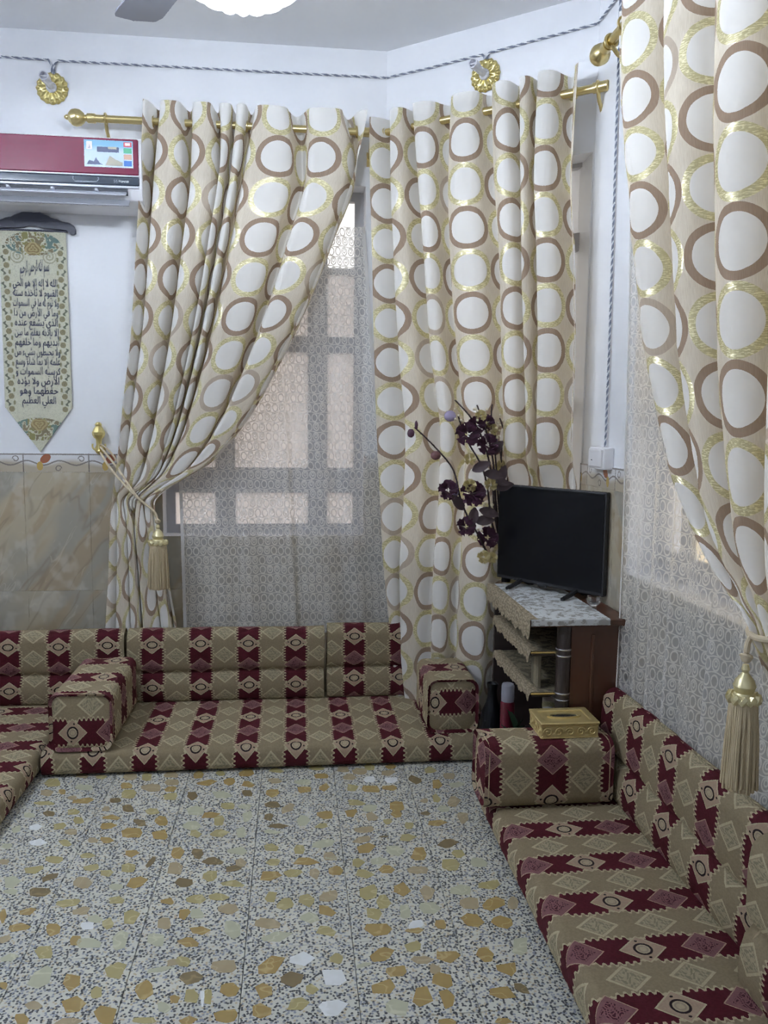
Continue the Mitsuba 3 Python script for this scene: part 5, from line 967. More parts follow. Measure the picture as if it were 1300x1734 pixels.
# the bowl: a lobed glass dish, open side up against the hub
nt, nr = 96, 14
th = np.arange(nt) * 2 * PI / nt
V = []
for a in np.linspace(0, 1, nr):
    R = 0.172 * math.sin(a * PI / 2)
    Zb = 2.664 - 0.12 * math.cos(a * PI / 2)
    lob = 1 + 0.07 * a * np.abs(np.sin(th * 9)) * 1.0
    V.append(np.stack([FX + 0.05 + R * lob * np.cos(th), FY + -0.08 + R * lob * np.sin(th), np.full(nt, Zb) - 0.020 * a * np.abs(np.sin(th * 9))], 1))
V = np.vstack(V)
i, j = np.meshgrid(np.arange(nr - 1), np.arange(nt), indexing='ij')
q = np.stack([i * nt + j, (i + 1) * nt + j, (i + 1) * nt + (j + 1) % nt, i * nt + (j + 1) % nt], -1).reshape(-1, 4)
bowl = trimesh.Trimesh(V, np.vstack([q[:, [0, 2, 1]], q[:, [0, 3, 2]]]), process=False)
if bowl.face_normals[:, 2].mean() > 0:
    bowl.invert()
part(k, 'light_bowl', mikit.ply(bowl, 'm_white_plastic', smooth=False, emitter={'type': 'area', 'radiance': rgb(BOWL)}), None, 'glowing white lobed glass bowl')
part(k, 'bowl_stem', tube([(FX, FY, FZ - 0.04), (FX + 0.05 * 0.5, FY + -0.08 * 0.5, 2.664 + 0.06), (FX + 0.05, FY + -0.08, 2.664 - 0.12 + 0.012)], 0.012, 10), 'm_fan')
for q in range(5):
    a = 2 * PI * q / 5 + 0.3
    bx_, by_ = FX + 0.05 + 0.085 * math.cos(a), FY + -0.08 + 0.085 * math.sin(a)
    part(k, 'bulb', mikit.ply(ball((bx_, by_, 2.664 + 0.045), 0.033, 2), 'm_white_plastic', smooth=True, emitter={'type': 'area', 'radiance': rgb(LAMP)}), None, 'bulb standing in the bowl')
    part(k, 'bulb_holder', lathe([(0, 0), (0.016, 0), (0.020, 0.04), (0, 0.04)], (bx_, by_, 2.664 - 0.03)), 'm_fan')


# ---------------------------------------------------------------- curtains
def smooth_rows(tab, n):
    """tab (rows, ...) resampled to n rows along its arc"""
    tab = np.asarray(tab, float)
    s = np.linspace(0, 1, len(tab))
    return PchipInterpolator(s, tab, axis=0)(np.linspace(0, 1, n))


def cloth(fr, A, Z, D, sub=8, rows=130, pitch=1.0, u0=0.0, v0=0.0, slot=1.0, stair=0.0, wrinkle=0.007, seed=1):
    """control lines: A, Z, D (rows, lines) give place along the wall, height and depth. Returns mesh and uv."""
    A, Z, D = (smooth_rows(x, rows) for x in (A, Z, D))
    nl = A.shape[1]
    sj = np.linspace(0, nl - 1, (nl - 1) * sub + 1)
    c = np.arange(nl)
    # stair: the cloth runs along the wall on its crests and straight back into the hollows, as gathered cloth does
    st = smooth_rows(np.broadcast_to(np.asarray(stair, float), (A.shape[0] if np.ndim(stair) == 0 else len(stair),))[:, None], rows)
    k0 = np.minimum(np.floor(sj), nl - 2)
    f = sj - k0
    g = np.where(k0 % 2 == 0, np.minimum(f / 0.42, 1), 1 - np.minimum((1 - f) / 0.42, 1))
    run = A[:, k0.astype(int)] * (1 - g) + A[:, k0.astype(int) + 1] * g
    A, Z, D = (CubicSpline(c, x, axis=1, bc_type='natural')(sj) if x is D else PchipInterpolator(c, x, axis=1)(sj) for x in (A, Z, D))
    A = A * (1 - st) + run * st
    mid_, half_ = (D.max(1, keepdims=True) + D.min(1, keepdims=True)) / 2, (D.max(1, keepdims=True) - D.min(1, keepdims=True)) / 2
    w_ = (D - mid_) / half_
    w_ = np.sign(w_) * np.abs(np.clip(w_, -1, 1)) ** 0.8
    D = mid_ + half_ * (1 - 2 * ((1 - w_) / 2) ** slot)       # slot > 1: broad crests, narrow hollows
    # lines through the folds are swelled sideways a little, as hanging cloth is
    rowsn = np.linspace(0, 1, rows)[:, None]
    D = D + wrinkle * (meshkit.fbm(np.stack([A * 26, Z * 2.2, D * 0 + seed], -1), 3, seed) - 0.5) * 2 * np.minimum(rowsn * 6, 1)
    pts = fr(A, D, Z)
    du = np.linalg.norm(np.diff(pts[:max(4, rows // 10)].mean(0), axis=0), axis=1)
    u = np.r_[0, np.cumsum(du)]
    dv = np.linalg.norm(np.diff(pts, axis=0), axis=2)
    v = np.vstack([np.zeros(pts.shape[1]), np.cumsum(dv, axis=0)])
    v = 0.5 * v + 0.5 * v.mean(1, keepdims=True) if False else v
    uv = np.stack([np.broadcast_to(u, v.shape) / pitch + u0, v / pitch + v0], -1).reshape(-1, 2)
    n, k = pts.shape[:2]
    i, j = np.meshgrid(np.arange(n - 1), np.arange(k - 1), indexing='ij')
    q = np.stack([i * k + j, i * k + j + 1, (i + 1) * k + j + 1, (i + 1) * k + j], -1).reshape(-1, 4)
    return trimesh.Trimesh(pts.reshape(-1, 3), np.vstack([q[:, [0, 1, 2]], q[:, [0, 2, 3]]]), process=False), uv, pts


def waves(rows, lines, amp, mid, first=1):
    """alternating crest and trough depths; amp per row"""
    s = np.array([first * (1 if j % 2 == 0 else -1) for j in range(lines)])
    return mid + np.asarray(amp)[:, None] * s[None, :]


RZ = 2.838
PITCH_R = 0.188
C1 = np.array([[-0.681, 2.904, 0.336, 2.909], [-0.699, 2.585, 0.282, 2.654], [-0.724, 2.264, 0.179, 2.35], [-0.755, 1.883, 0.044, 2.014], [-0.801, 1.55, -0.084, 1.759], [-0.831, 1.325, -0.228, 1.501], [-0.854, 1.169, -0.399, 1.285], [-0.873, 1.069, -0.673, 1.063], [-0.89, 0.954, -0.659, 0.924], [-0.917, 0.678, -0.621, 0.69], [-0.937, 0.422, -0.577, 0.416]])
top = np.array([-0.676, -0.62, -0.562, -0.487, -0.412, -0.361, -0.315, -0.277, -0.247, -0.206, -0.121, 0.002, 0.146, 0.238, 0.325])
t1 = (top - top[0]) / (top[-1] - top[0])
warp = [1, 1, 1, 1, 0.98, 0.95, 0.9, 0.8, 0.85, 0.95, 1.0, 1.0]
C1 = np.vstack([C1, [C1[-1, 0] - 0.005, 0.33, C1[-1, 2] + 0.01, 0.33]])
A1 = np.stack([C1[r, 0] + (C1[r, 2] - C1[r, 0]) * t1 ** warp[r] for r in range(len(C1))])
for q, sh in ((1, -0.25), (3, 0.30), (5, 1.05), (7, 0.1), (9, -0.2), (11, 0.5), (13, 1.1)):
    A1[1:7, q] += sh * (A1[1:7, q + 1] - A1[1:7, q])
low_t = np.array([0.03, 0.16, 0.24, 0.36, 0.44, 0.50, 0.51, 0.515, 0.52, 0.525, 0.64, 0.77, 0.86, 0.93, 1.0])
for q in range(8, len(C1)):
    A1[q] = C1[q, 0] + (C1[q, 2] - C1[q, 0]) * low_t
Z1 = np.stack([C1[r, 1] + (C1[r, 3] - C1[r, 1]) * t1 ** 1.2 for r in range(len(C1))])
amp = [0.068, 0.074, 0.076, 0.074, 0.066, 0.052, 0.038, 0.022, 0.032, 0.048, 0.052, 0.052]
D1 = waves(len(C1), len(t1), amp, 0.128)
D1[6:9] += 0.004
D1[9:] -= 0.050
D1[8:, 6] = D1[8:, 8] = 0.055                                    # two folds gathered in behind the others
cur1 = thing('curtain', 'cream curtain with brown and gold rings, swept left and tied back beside the air conditioner', 'curtain')
m, uv, pts1 = cloth(BACK, A1, Z1, D1, pitch=PITCH_R, u0=0.15, v0=0.30, seed=1, slot=1.9, stair=[0.35, 0.45, 0.45, 0.45, 0.5, 0.55, 0.6, 0.7, 0.9, 0.9, 0.9, 0.9], sub=12)
part(cur1, 'cloth', m, 'm_curtain', smooth=True, uv=uv)
for j in range(len(t1) - 1):
    part(cur1, 'eyelet', torus(BACK((A1[0, j] + A1[0, j + 1]) / 2, 0.108, RZ), (1, 0, 0), 0.023, 0.0045), 'm_brass')

LC = np.array([[[0.019, 2.893], [0.025, 2.639], [0.04, 2.25], [0.056, 1.797], [0.072, 1.393], [0.093, 1.071], [0.115, 0.744], [0.155, 0.417], [0.199, 0.025]], [[0.157, 2.908], [0.158, 2.62], [0.177, 2.237], [0.214, 1.792], [0.264, 1.397], [0.25, 1.08], [0.221, 0.756], [0.221, 0.396], [0.261, 0.038]], [[0.271, 2.91], [0.305, 2.598], [0.344, 2.222], [0.391, 1.786], [0.449, 1.4], [0.444, 1.092], [0.425, 0.777], [0.42, 0.427], [0.434, 0.073]], [[0.495, 2.908], [0.494, 2.571], [0.524, 2.205], [0.562, 1.78], [0.602, 1.403], [0.616, 1.103], [0.606, 0.796], [0.594, 0.454], [0.589, 0.046]], [[0.682, 2.919], [0.699, 2.541], [0.73, 2.185], [0.748, 1.773], [0.76, 1.406], [0.757, 1.112], [0.749, 0.811], [0.736, 0.448], [0.717, 0.073]], [[0.789, 2.916], [0.799, 2.526], [0.808, 2.178], [0.832, 1.77], [0.85, 1.408], [0.854, 1.118], [0.858, 0.823], [0.861, 0.468], [0.858, 0.104]], [[0.865, 2.92], [0.856, 2.518], [0.876, 2.171], [0.892, 1.768], [0.899, 1.409], [0.909, 1.121], [0.919, 0.829], [0.926, 0.478], [0.93, 0.119]], [[1.026, 2.919], [1.046, 2.49], [1.064, 2.153], [1.08, 1.762], [1.08, 1.412], [1.084, 1.132], [1.09, 0.847], [1.095, 0.505], [1.098, 0.154]]])                                                     # eight crests, nine points each, (along, z)
rowsn = LC.shape[1]
LC[7, 1:, 0] -= 0.028
cr_a, cr_z = LC[:, :, 0].T, LC[:, :, 1].T
A2 = np.zeros((rowsn, 15))
Z2 = np.zeros((rowsn, 15))
A2[:, ::2], Z2[:, ::2] = cr_a, cr_z
lag = np.linspace(0.0, 1.0, rowsn)[:, None]
bias = 0.55 + np.minimum(lag * 4, 1) * np.array([0.12, 0.10, -0.22, 0.10, 0.22, 0.20, 0.16])[None, :]
A2[:, 1::2] = cr_a[:, :-1] * (1 - bias) + cr_a[:, 1:] * bias
Z2[:, 1::2] = (cr_z[:, :-1] + cr_z[:, 1:]) / 2
amp2 = [0.062, 0.066, 0.064, 0.060, 0.056, 0.050, 0.044, 0.04, 0.04]
D2 = waves(rowsn, 15, amp2, 0.118)
D2[5:, 9:] = waves(rowsn, 15, [0.018] * rowsn, 0.048)[5:, 9:]      # pressed to the wall behind the cabinet
D2[5:, 8] = 0.075
cur2 = thing('curtain', 'cream curtain with brown and gold rings hanging straight in the corner behind the television', 'curtain')
m, uv, pts2 = cloth(CHAM, A2, Z2, D2, pitch=PITCH_R, u0=0.1, v0=0.42, seed=2, slot=1.4, stair=0.35)
part(cur2, 'cloth', m, 'm_curtain', smooth=True, uv=uv)
for j in range(14):
    part(cur2, 'eyelet', torus(CHAM((A2[0, j] + A2[0, j + 1]) / 2, 0.10, RZ), (*ct, 0), 0.023, 0.0045), 'm_brass')

# right curtain, swept towards the camera and tied back on the right wall
edge3 = np.array([[2.891, 2.907], [2.819, 2.525], [2.704, 2.237], [2.545, 1.826], [2.295, 1.396], [2.098, 1.174], [1.964, 1.067], [1.824, 0.974]])
f3 = np.array([0.0, 0.10, 0.20, 0.32, 0.43, 0.54, 0.66, 0.78, 0.90, 1.0])
edge3 = np.vstack([edge3, [1.825, 0.90], [1.80, 0.60], [1.80, 0.30]])
R3 = np.array([1.56, 1.56, 1.57, 1.58, 1.61, 1.64, 1.66, 1.69, 1.67, 1.62, 1.60])
A3 = edge3[:, :1] + (R3[:, None] - edge3[:, :1]) * f3[None, :]
zr = np.array([2.907, 2.50, 2.19, 1.76, 1.34, 1.14, 1.05, 0.985, 0.90, 0.60, 0.30])
Z3 = edge3[:, 1:] + (zr[:, None] - edge3[:, 1:]) * f3[None, :]
amp3 = [0.066, 0.078, 0.086, 0.086, 0.076, 0.056, 0.036, 0.020, 0.024, 0.040, 0.045]
D3 = waves(len(edge3), len(f3), amp3, 0.150, first=1)
D3[:, 0] = 0.130
D3[8] = D3[8] - 0.035
D3[9:] = waves(2, len(f3), [0.022, 0.022], 0.040)                      # behind the back cushions
cur3 = thing('curtain', 'cream curtain with brown and gold rings swept right in the near right foreground', 'curtain')
m, uv, pts3 = cloth(RIGHT, A3, Z3, D3, pitch=PITCH_R, u0=0.35, v0=0.15, seed=4, slot=1.3, stair=0.3)
part(cur3, 'cloth', m, 'm_curtain', smooth=True, uv=uv)
for j in range(len(f3) - 1):
    part(cur3, 'eyelet', torus(RIGHT((A3[0, j] + A3[0, j + 1]) / 2, 0.140, RZ), (0, 1, 0), 0.023, 0.0045), 'm_brass')


# lace sheers
def lace(fr, top_u, bot_u, z0, z1, d0, d1, n, amp, label, seed, back=None):
    k = thing('lace_curtain', label, 'lace curtain')
    lines = 2 * n + 1
    f = np.linspace(0, 1, lines)
    R = 9
    s = np.linspace(0, 1, R)[:, None]
    rs = np.random.default_rng(seed)
    jit = np.r_[0, rs.uniform(-0.35, 0.35, lines - 2), 0] / (lines - 1)
    A = (top_u[0] + (bot_u[0] - top_u[0]) * s) + ((top_u[1] - top_u[0]) * (1 - s) + (bot_u[1] - bot_u[0]) * s) * (f + jit)[None, :]
    Z = z0 + (z1 - z0) * s + 0 * f[None, :]
    av = rs.uniform(0.35, 1.0, lines)
    D = (d0 + (d1 - d0) * s ** 3) + amp * (0.7 + 0.5 * s) * av[None, :] * np.array([1 if q % 2 == 0 else -1 for q in range(lines)])[None, :]
    m, uv, pts = cloth(fr, A, Z, D, sub=6, rows=60, pitch=1.0, wrinkle=0.003, seed=seed)
    part(k, 'net', m, 'm_lace', smooth=True, uv=uv)
    for col in (0, -1):
        e = pts[:, col]
        off = np.zeros_like(e)
        w = 0.016 * (1 if col == 0 else -1)
        q = np.stack([e + fr.n * 0.002, e + fr.t * w + fr.n * 0.004], 1)
        nn = len(e)
        i = np.arange(nn - 1)
        F = np.vstack([np.stack([2 * i, 2 * i + 1, 2 * i + 3], 1), np.stack([2 * i, 2 * i + 3, 2 * i + 2], 1)])
        part(k, 'hem', trimesh.Trimesh(q.reshape(-1, 3), F, process=False), 'm_lace_hem', smooth=True)
    return k


lace(BACK, (-0.60, 0.342), (-0.555, 0.505), 2.42, 0.40, 0.022, 0.085, 6, 0.015, 'white lace sheer over the window behind the left tied back curtain', 7)
lace(RIGHT, (1.62, 2.96), (1.83, 2.83), 2.42, 0.36, 0.028, 0.050, 8, 0.018, 'white lace sheer on the right wall behind the right cushions', 11)


# rods
def rod(fr, u0, u1, d, finial0, finial1, brackets, label, wall_end=None):
    k = thing('curtain_rod', label, 'curtain rod')
    part(k, 'pole', tube([fr(u0, d, RZ), fr((u0 + u1) / 2, d, RZ), fr(u1, d, RZ)], 0.0165, 16), 'm_brass')
    for on, u, s in ((finial0, u0, -1), (finial1, u1, 1)):
        ax = fr.t * s
        if on == 'ball':
            prof = [(0, 0), (0.021, 0), (0.021, 0.035), (0.014, 0.04), (0.014, 0.048), (0.022, 0.052), (0.034, 0.066), (0.0385, 0.085), (0.034, 0.104), (0.020, 0.118), (0.010, 0.122), (0.012, 0.128), (0.006, 0.138), (0, 0.14)]
            part(k, 'finial', lathe(prof, fr(u, d, RZ) - ax * 0.02, ax), 'm_brass')
        elif on == 'cap':
            part(k, 'end_cap', lathe([(0, 0), (0.021, 0), (0.021, 0.06), (0.018, 0.064), (0.0, 0.064)], fr(u, d, RZ) - ax * 0.055, ax), 'm_brass')
    for u in brackets:
        arm = tube([fr(u, d, RZ - 0.014), fr(u, d * 0.8, RZ - 0.045), fr(u, d * 0.35, RZ - 0.075), fr(u, 0.006, RZ - 0.085)], 0.008, 10)
        b = part(k, 'bracket', cat([arm, torus(fr(u, d, RZ), fr.t, 0.022, 0.006)]), 'm_brass')
        pl = bx(u - 0.012, u + 0.012, 0.0, 0.006, RZ - 0.125, RZ - 0.06)
        part(b, 'wall_plate', fr.mesh(pl), 'm_brass', smooth=False)


rod(BACK, -0.93, 0.375, 0.108, 'ball', 'cap', [-0.865, 0.362], 'brass rod with a ball finial above the air conditioner')
rod(CHAM, 0.03, 1.12, 0.10, None, 'cap', [1.085], 'brass rod across the corner above the straight curtain')
rod(RIGHT, 1.52, 3.00, 0.135, None, 'ball', [2.955], 'brass rod with a plain ball finial over the near right curtain')


# ---------------------------------------------------------------- twisted cable along the walls
def twist(path, pitch=0.047, r=0.0028, off=0.0026):
    """three strands round a polyline: two grey, one white"""
    p = np.asarray(path, float)
    seg = np.linalg.norm(np.diff(p, axis=0), axis=1)
    s = np.r_[0, np.cumsum(seg)]
    n = max(int(s[-1] / 0.006), 8)
    q = np.linspace(0, s[-1], n)
    c = np.stack([np.interp(q, s, p[:, a]) for a in range(3)], 1)
    t = np.gradient(c, axis=0)
    t /= np.linalg.norm(t, axis=1, keepdims=True)
    a = np.cross(t, [0.2, 0.3, 0.93] if abs(t[n // 2][2]) < 0.9 else [1, 0.2, 0])
    a /= np.linalg.norm(a, axis=1, keepdims=True)
    b = np.cross(t, a)
    out = []
    for ph in range(3):
        an = 2 * PI * (q / pitch + ph / 3.0)
        out.append(tube(c + off * (np.cos(an)[:, None] * a + np.sin(an)[:, None] * b), r, 5))
    return out


k = thing('twisted_cable', 'grey and white twisted cable round the tops of the walls above the curtains', 'cable')
runs = [[BACK(-1.79, 0.01, 3.125), BACK(-1.138, 0.01, 3.122), BACK(-1.124, 0.01, 3.10), BACK(-1.122, 0.012, 3.06)],
        [BACK(-1.114, 0.012, 3.06), BACK(-1.112, 0.01, 3.10), BACK(-1.096, 0.01, 3.12), BACK(-0.3, 0.01, 3.124), BACK(0.44, 0.01, 3.129)],
        [CHAM(0.006, 0.01, 3.129), CHAM(0.26, 0.01, 3.124), CHAM(0.514, 0.01, 3.124), CHAM(0.526, 0.01, 3.112), CHAM(0.530, 0.012, 3.098)],
        [CHAM(0.540, 0.012, 3.098), CHAM(0.540, 0.01, 3.112), CHAM(0.550, 0.01, 3.124), CHAM(0.8, 0.01, 3.127), CHAM(1.04, 0.01, 3.13)],
        [RIGHT(3.44, 0.01, 3.131), RIGHT(3.2, 0.01, 3.133), RIGHT(2.6, 0.01, 3.133)],
        [RIGHT(3.205, 0.01, 3.128), RIGHT(3.185, 0.01, 2.4), RIGHT(3.172, 0.01, 1.8), RIGHT(3.165, 0.012, 1.375)]]
for r in runs:
    a, b, c = twist(r, pitch=0.047 if r is not runs[-1] else 0.030)
    part(k, 'strand', cat([a, b]), 'm_cable_grey', 'grey strands', smooth=True)
    part(k, 'strand', c, 'm_cable_white', 'white strand', smooth=True)


# gold rose plates with an empty white bulb holder
def sconce(fr, u, z, label, dirn):
    k = thing('wall_bulb_socket', label, 'wall light', 'gold plates with empty bulb holders')
    nt, nr = 96, 16
    th = np.arange(nt) * 2 * PI / nt
    V = []
    for a in np.linspace(0, 1, nr):
        R = 0.072 * a
        rim = 0.010 * math.exp(-((a - 0.86) / 0.09) ** 2)
        dome = 0.020 * (1 - a * a)
        pet = 0.004 * np.cos(th * 8) * math.sin(PI * min(a / 0.8, 1)) + rim * (0.7 + 0.5 * np.cos(th * 16))
        Rr = R * (1 + 0.03 * np.cos(th * 16) * (a > 0.9))
        V.append(np.stack([u + Rr * np.cos(th), 0.004 + dome * 0.5 + pet * 1.0 + 0 * th, z + Rr * np.sin(th)], 1))
    V = np.vstack(V)
    i, j = np.meshgrid(np.arange(nr - 1), np.arange(nt), indexing='ij')
    q = np.stack([i * nt + j, (i + 1) * nt + j, (i + 1) * nt + (j + 1) % nt, i * nt + (j + 1) % nt], -1).reshape(-1, 4)
    part(k, 'plate', fr.mesh(trimesh.Trimesh(V, np.vstack([q[:, [0, 1, 2]], q[:, [0, 2, 3]]]), process=False)), 'm_gold', smooth=True)
    o = fr(u, 0.01, z)
    ax = fr.t * dirn[0] + fr.n * dirn[1] + np.array([0, 0, dirn[2]])
    ax = ax / np.linalg.norm(ax)
    sk = part(k, 'bulb_holder', lathe([(0.0, 0), (0.024, 0), (0.024, 0.012), (0.017, 0.02), (0.017, 0.085), (0.021, 0.09), (0.021, 0.128), (0.0165, 0.128), (0.0165, 0.10), (0, 0.10)], o, ax, 32), 'm_holder', smooth=40)
    part(sk, 'contact_bar', tube([o + ax * 0.118 - fr.t * 0.016, o + ax * 0.118, o + ax * 0.118 + fr.t * 0.016], 0.003, 8), 'm_white_plastic')


sconce(BACK, -1.126, 2.998, 'gold rose plate with white bulb holder above the air conditioner', (0.0, 1.0, 0.05))
sconce(CHAM, 0.530, 3.033, 'gold rose plate with white bulb holder above the straight corner curtain', (0.0, 1.0, 0.05))


# ---------------------------------------------------------------- air conditioner
k = thing('air_conditioner', 'white wall air conditioner with a glossy maroon front and black strip, over the Arabic tapestry', 'air conditioner')
ax0, ax1 = -1.56, -0.690
prof = Polygon([(0.0, 2.432), (0.0, 2.735), (0.150, 2.738), (0.205, 2.725), (0.215, 2.70), (0.218, 2.50), (0.200, 2.455), (0.135, 2.434), (0.06, 2.432)]).buffer(-0.012).buffer(0.012)
m = extrude(prof, ax1 - ax0)
v = np.array(m.vertices)
m.vertices = np.stack([ax0 + v[:, 2], 4.098 - v[:, 0], v[:, 1]], 1)
m.fix_normals()
body = part(k, 'body', m, 'm_white_plastic', smooth=30)
part(k, 'front_panel', rbox(ax0 + 0.01, ax1 - 0.012, 4.098 - 0.226, 4.098 - 0.205, 2.561, 2.716, 0.005), 'm_red_panel', 'glossy maroon front panel')
part(k, 'trim_strip', rbox(ax0 + 0.008, ax1 - 0.010, 4.098 - 0.2275, 4.098 - 0.20, 2.552, 2.560, 0.002), 'm_silver', 'silver line')
part(k, 'display_strip', rbox(ax0 + 0.01, ax1 - 0.010, 4.098 - 0.226, 4.098 - 0.204, 2.515, 2.551, 0.004), 'm_dark_band', 'dark blue grey strip')
part(k, 'trim_strip', rbox(ax0 + 0.01, ax1 - 0.012, 4.098 - 0.2275, 4.098 - 0.20, 2.502, 2.513, 0.003), 'm_silver', 'silver line')
part(k, 'outlet', bx(ax0 + 0.03, ax1 - 0.062, 4.098 - 0.2215, 4.098 - 0.17, 2.474, 2.501), 'm_dark_slot', 'dark air outlet')
fl_ = rbox(ax0 + 0.03, ax1 - 0.066, -0.02, 0.02, -0.004, 0.004, 0.003)
fl_.apply_transform(trimesh.transformations.rotation_matrix(0.5, [1, 0, 0]))
fl_.apply_translation((0, 4.098 - 0.232, 2.476))
lv = part(k, 'louvre', fl_, 'm_silver')
fl2 = rbox(ax0 + 0.028, ax1 - 0.056, -0.035, 0.035, -0.004, 0.004, 0.003)
fl2.apply_transform(trimesh.transformations.rotation_matrix(0.75, [1, 0, 0]))
fl2.apply_translation((0, 4.098 - 0.205, 2.448))
part(k, 'louvre', fl2, 'm_grey_plastic')
for u in (-1.265, -1.075, -0.885):
    part(lv, 'clip', rbox(u - 0.007, u + 0.007, 4.098 - 0.246, 4.098 - 0.215, 2.482, 2.494, 0.004), 'm_silver')
# sticker: pale blue ground, picture shapes, four coloured fields
yS = 4.098 - 0.2268
stk = part(k, 'sticker', bx(-0.936, -0.724, yS - 0.0006, yS + 0.002, 2.590, 2.706), 'm_silver', 'pale blue energy label with four coloured fields', smooth=False)
bsdf('m_st_blue', P(proc(lambda p, n, uv: mix(S(196, 212, 232), S(128, 178, 206), smoothstep(2.655, 2.69, p.z + 0.004 * noise(p.x * 60, p.z * 60))), 1e-3), 0.4))
scene[stk]['bsdf'] = {'type': 'ref', 'id': 'm_st_blue'}
bsdf('m_st_red', P(S(200, 96, 106), 0.4)); bsdf('m_st_green', P(S(92, 176, 140), 0.4)); bsdf('m_st_sand', P(S(206, 170, 150), 0.4)); bsdf('m_st_deep', P(S(70, 120, 190), 0.4))
bsdf('m_st_white', P(S(232, 226, 234), 0.4)); bsdf('m_st_slate', P(S(92, 100, 128), 0.4)); bsdf('m_st_dune', P(S(176, 172, 156), 0.4))


def flat(x0, x1, z0, z1, y, m, nm='printed_field', par=stk):
    return part(par, nm, bx(x0, x1, y - 0.0004, y + 0.0012, z0, z1), m, smooth=False)


yF = yS - 0.001
for z0, z1, m in ((2.680, 2.701, 'm_st_red'), (2.653, 2.675, 'm_st_green'), (2.626, 2.648, 'm_st_sand'), (2.597, 2.621, 'm_st_deep')):
    flat(-0.764, -0.729, z0, z1, yF, m)
flat(-0.757, -0.736, 2.686, 2.697, yF - 0.0006, 'm_st_white')
flat(-0.926, -0.901, 2.665, 2.699, yF, 'm_st_white')
flat(-0.880, -0.785, 2.655, 2.677, yF, 'm_st_slate')
flat(-0.832, -0.795, 2.668, 2.678, yF - 0.0006, 'm_st_dune')
for poly, m in ((Polygon([(-0.846, 2.597), (-0.826, 2.640), (-0.800, 2.625), (-0.770, 2.612), (-0.770, 2.597)]), 'm_st_dune'), (Polygon([(-0.926, 2.600), (-0.915, 2.618), (-0.895, 2.612), (-0.885, 2.630), (-0.870, 2.608), (-0.855, 2.600)]), 'm_st_slate'),
                (Polygon([(-0.918, 2.670), (-0.9135, 2.688), (-0.909, 2.670)]), 'm_st_slate')):
    g = extrude(poly, 0.0014)
    v = np.array(g.vertices)
    g.vertices = np.stack([v[:, 0], yF - 0.0004 + v[:, 2] * 0.9, v[:, 1]], 1)
    part(stk, 'printed_field', g, m, smooth=False)


def wall_text(txt, h, x, z, y, m, par, wide=1.0):
    g = meshkit.text_mesh(txt, h, 0.0012, bold=True)
    v = np.array(g.vertices)
    g.vertices = np.stack([x + v[:, 0] * wide, y - v[:, 2], z + v[:, 1]], 1)
    return part(par, 'lettering', g, m, 'white lettering', smooth=False)


yD = 4.098 - 0.2262
wall_text('Plasma', 0.0095, -0.790, 2.527, yD, 'm_cable_white', k, 1.0)
for dx in (0, 0.010):
    part(k, 'emblem', tube([(-0.806 + dx, yD - 0.001, 2.538), (-0.810 + dx, yD - 0.001, 2.533), (-0.804 + dx, yD - 0.001, 2.529), (-0.808 + dx, yD - 0.001, 2.524)], 0.0012, 6), 'm_silver')
part(k, 'display_outline', tube([(-0.985, yD - 0.001, 2.545), (-0.988, yD - 0.001, 2.536), (-0.980, yD - 0.001, 2.524), (-0.885, yD - 0.001, 2.526), (-0.876, yD - 0.001, 2.537), (-0.879, yD - 0.001, 2.546)], 0.0014, 6), 'm_silver')

# ---------------------------------------------------------------- tapestry with lettering on a carved hanger
k = thing('wall_hanging', 'pointed tapestry with dark Arabic writing on a dark carved rail under the air conditioner', 'wall hanging')
bx0, tz, bz = -1.236, 2.349, 1.302
bw = 0.152
pl = Polygon([(-bw, 0), (bw, 0), (bw + 0.004, -0.83), (0.0, -1.045), (-bw - 0.004, -0.83)])
m = extrude(pl, 0.005)
tri = m
for _ in range(0):
    tri = tri.subdivide()
v = np.array(m.vertices)
uv = np.stack([v[:, 0], -v[:, 1]], 1)
m.vertices = np.stack([bx0 + v[:, 0], 4.092 - v[:, 2], tz + v[:, 1]], 1)
m.fix_normals()
part(k, 'cloth', m, 'm_tapestry', smooth=False, uv=uv)
lines = [(w, unary_union([Polygon(np.array(g[0]).reshape(-1, 2), [np.array(h).reshape(-1, 2) for h in g[1:]]).buffer(0) for g in gs])) for w, gs in LETTER_OUTLINES]
rowz = [-0.185] + list(np.linspace(-0.252, -0.806, 13))
wid = [0.135, 0.205, 0.208, 0.212, 0.205, 0.200, 0.205, 0.205, 0.212, 0.208, 0.208, 0.196, 0.180, 0.160]
for (w, g), z, want in zip(lines, rowz, wid):
    sx = want / w
    sy = 0.00112 if z != rowz[0] else 0.0017
    g = shapely.affinity.affine_transform(g, [sx, 0, 0, sy, 0, 0])
    m = extrude(g, 0.0012)
    v = np.array(m.vertices)
    y = 4.0874 - v[:, 2]
    if z == rowz[0]:                      # the heading is drawn as a slanting medallion
        v[:, 1] += v[:, 0] * 0.10 - 0.10 * np.abs(v[:, 0]) + 0.004
    m.vertices = np.stack([bx0 + 0.004 + v[:, 0], y, tz + z - 0.006 + v[:, 1]], 1)
    m.invert()
    part(k, 'lettering', m, 'm_ink', 'dark blue grey Arabic writing', smooth=False)
xs = np.array([0, 0.03, 0.05, 0.07, 0.09, 0.115, 0.135, 0.155, 0.172, 0.188, 0.196, 0.196, 0.186, 0.172])
zs = np.array([0.080, 0.076, 0.066, 0.060, 0.048, 0.043, 0.034, 0.030, 0.028, 0.018, 0.004, -0.016, -0.022, -0.018])
low = [(0.160, -0.002), (0.09, 0.003), (0.04, 0.006), (0.02, 0.013), (0, 0.013)]
half = list(zip(xs, zs)) + low
pl = Polygon(half + [(-a, b) for a, b in reversed(half)]).buffer(0.004).buffer(-0.002)
m = extrude(pl, 0.018)
v = np.array(m.vertices)
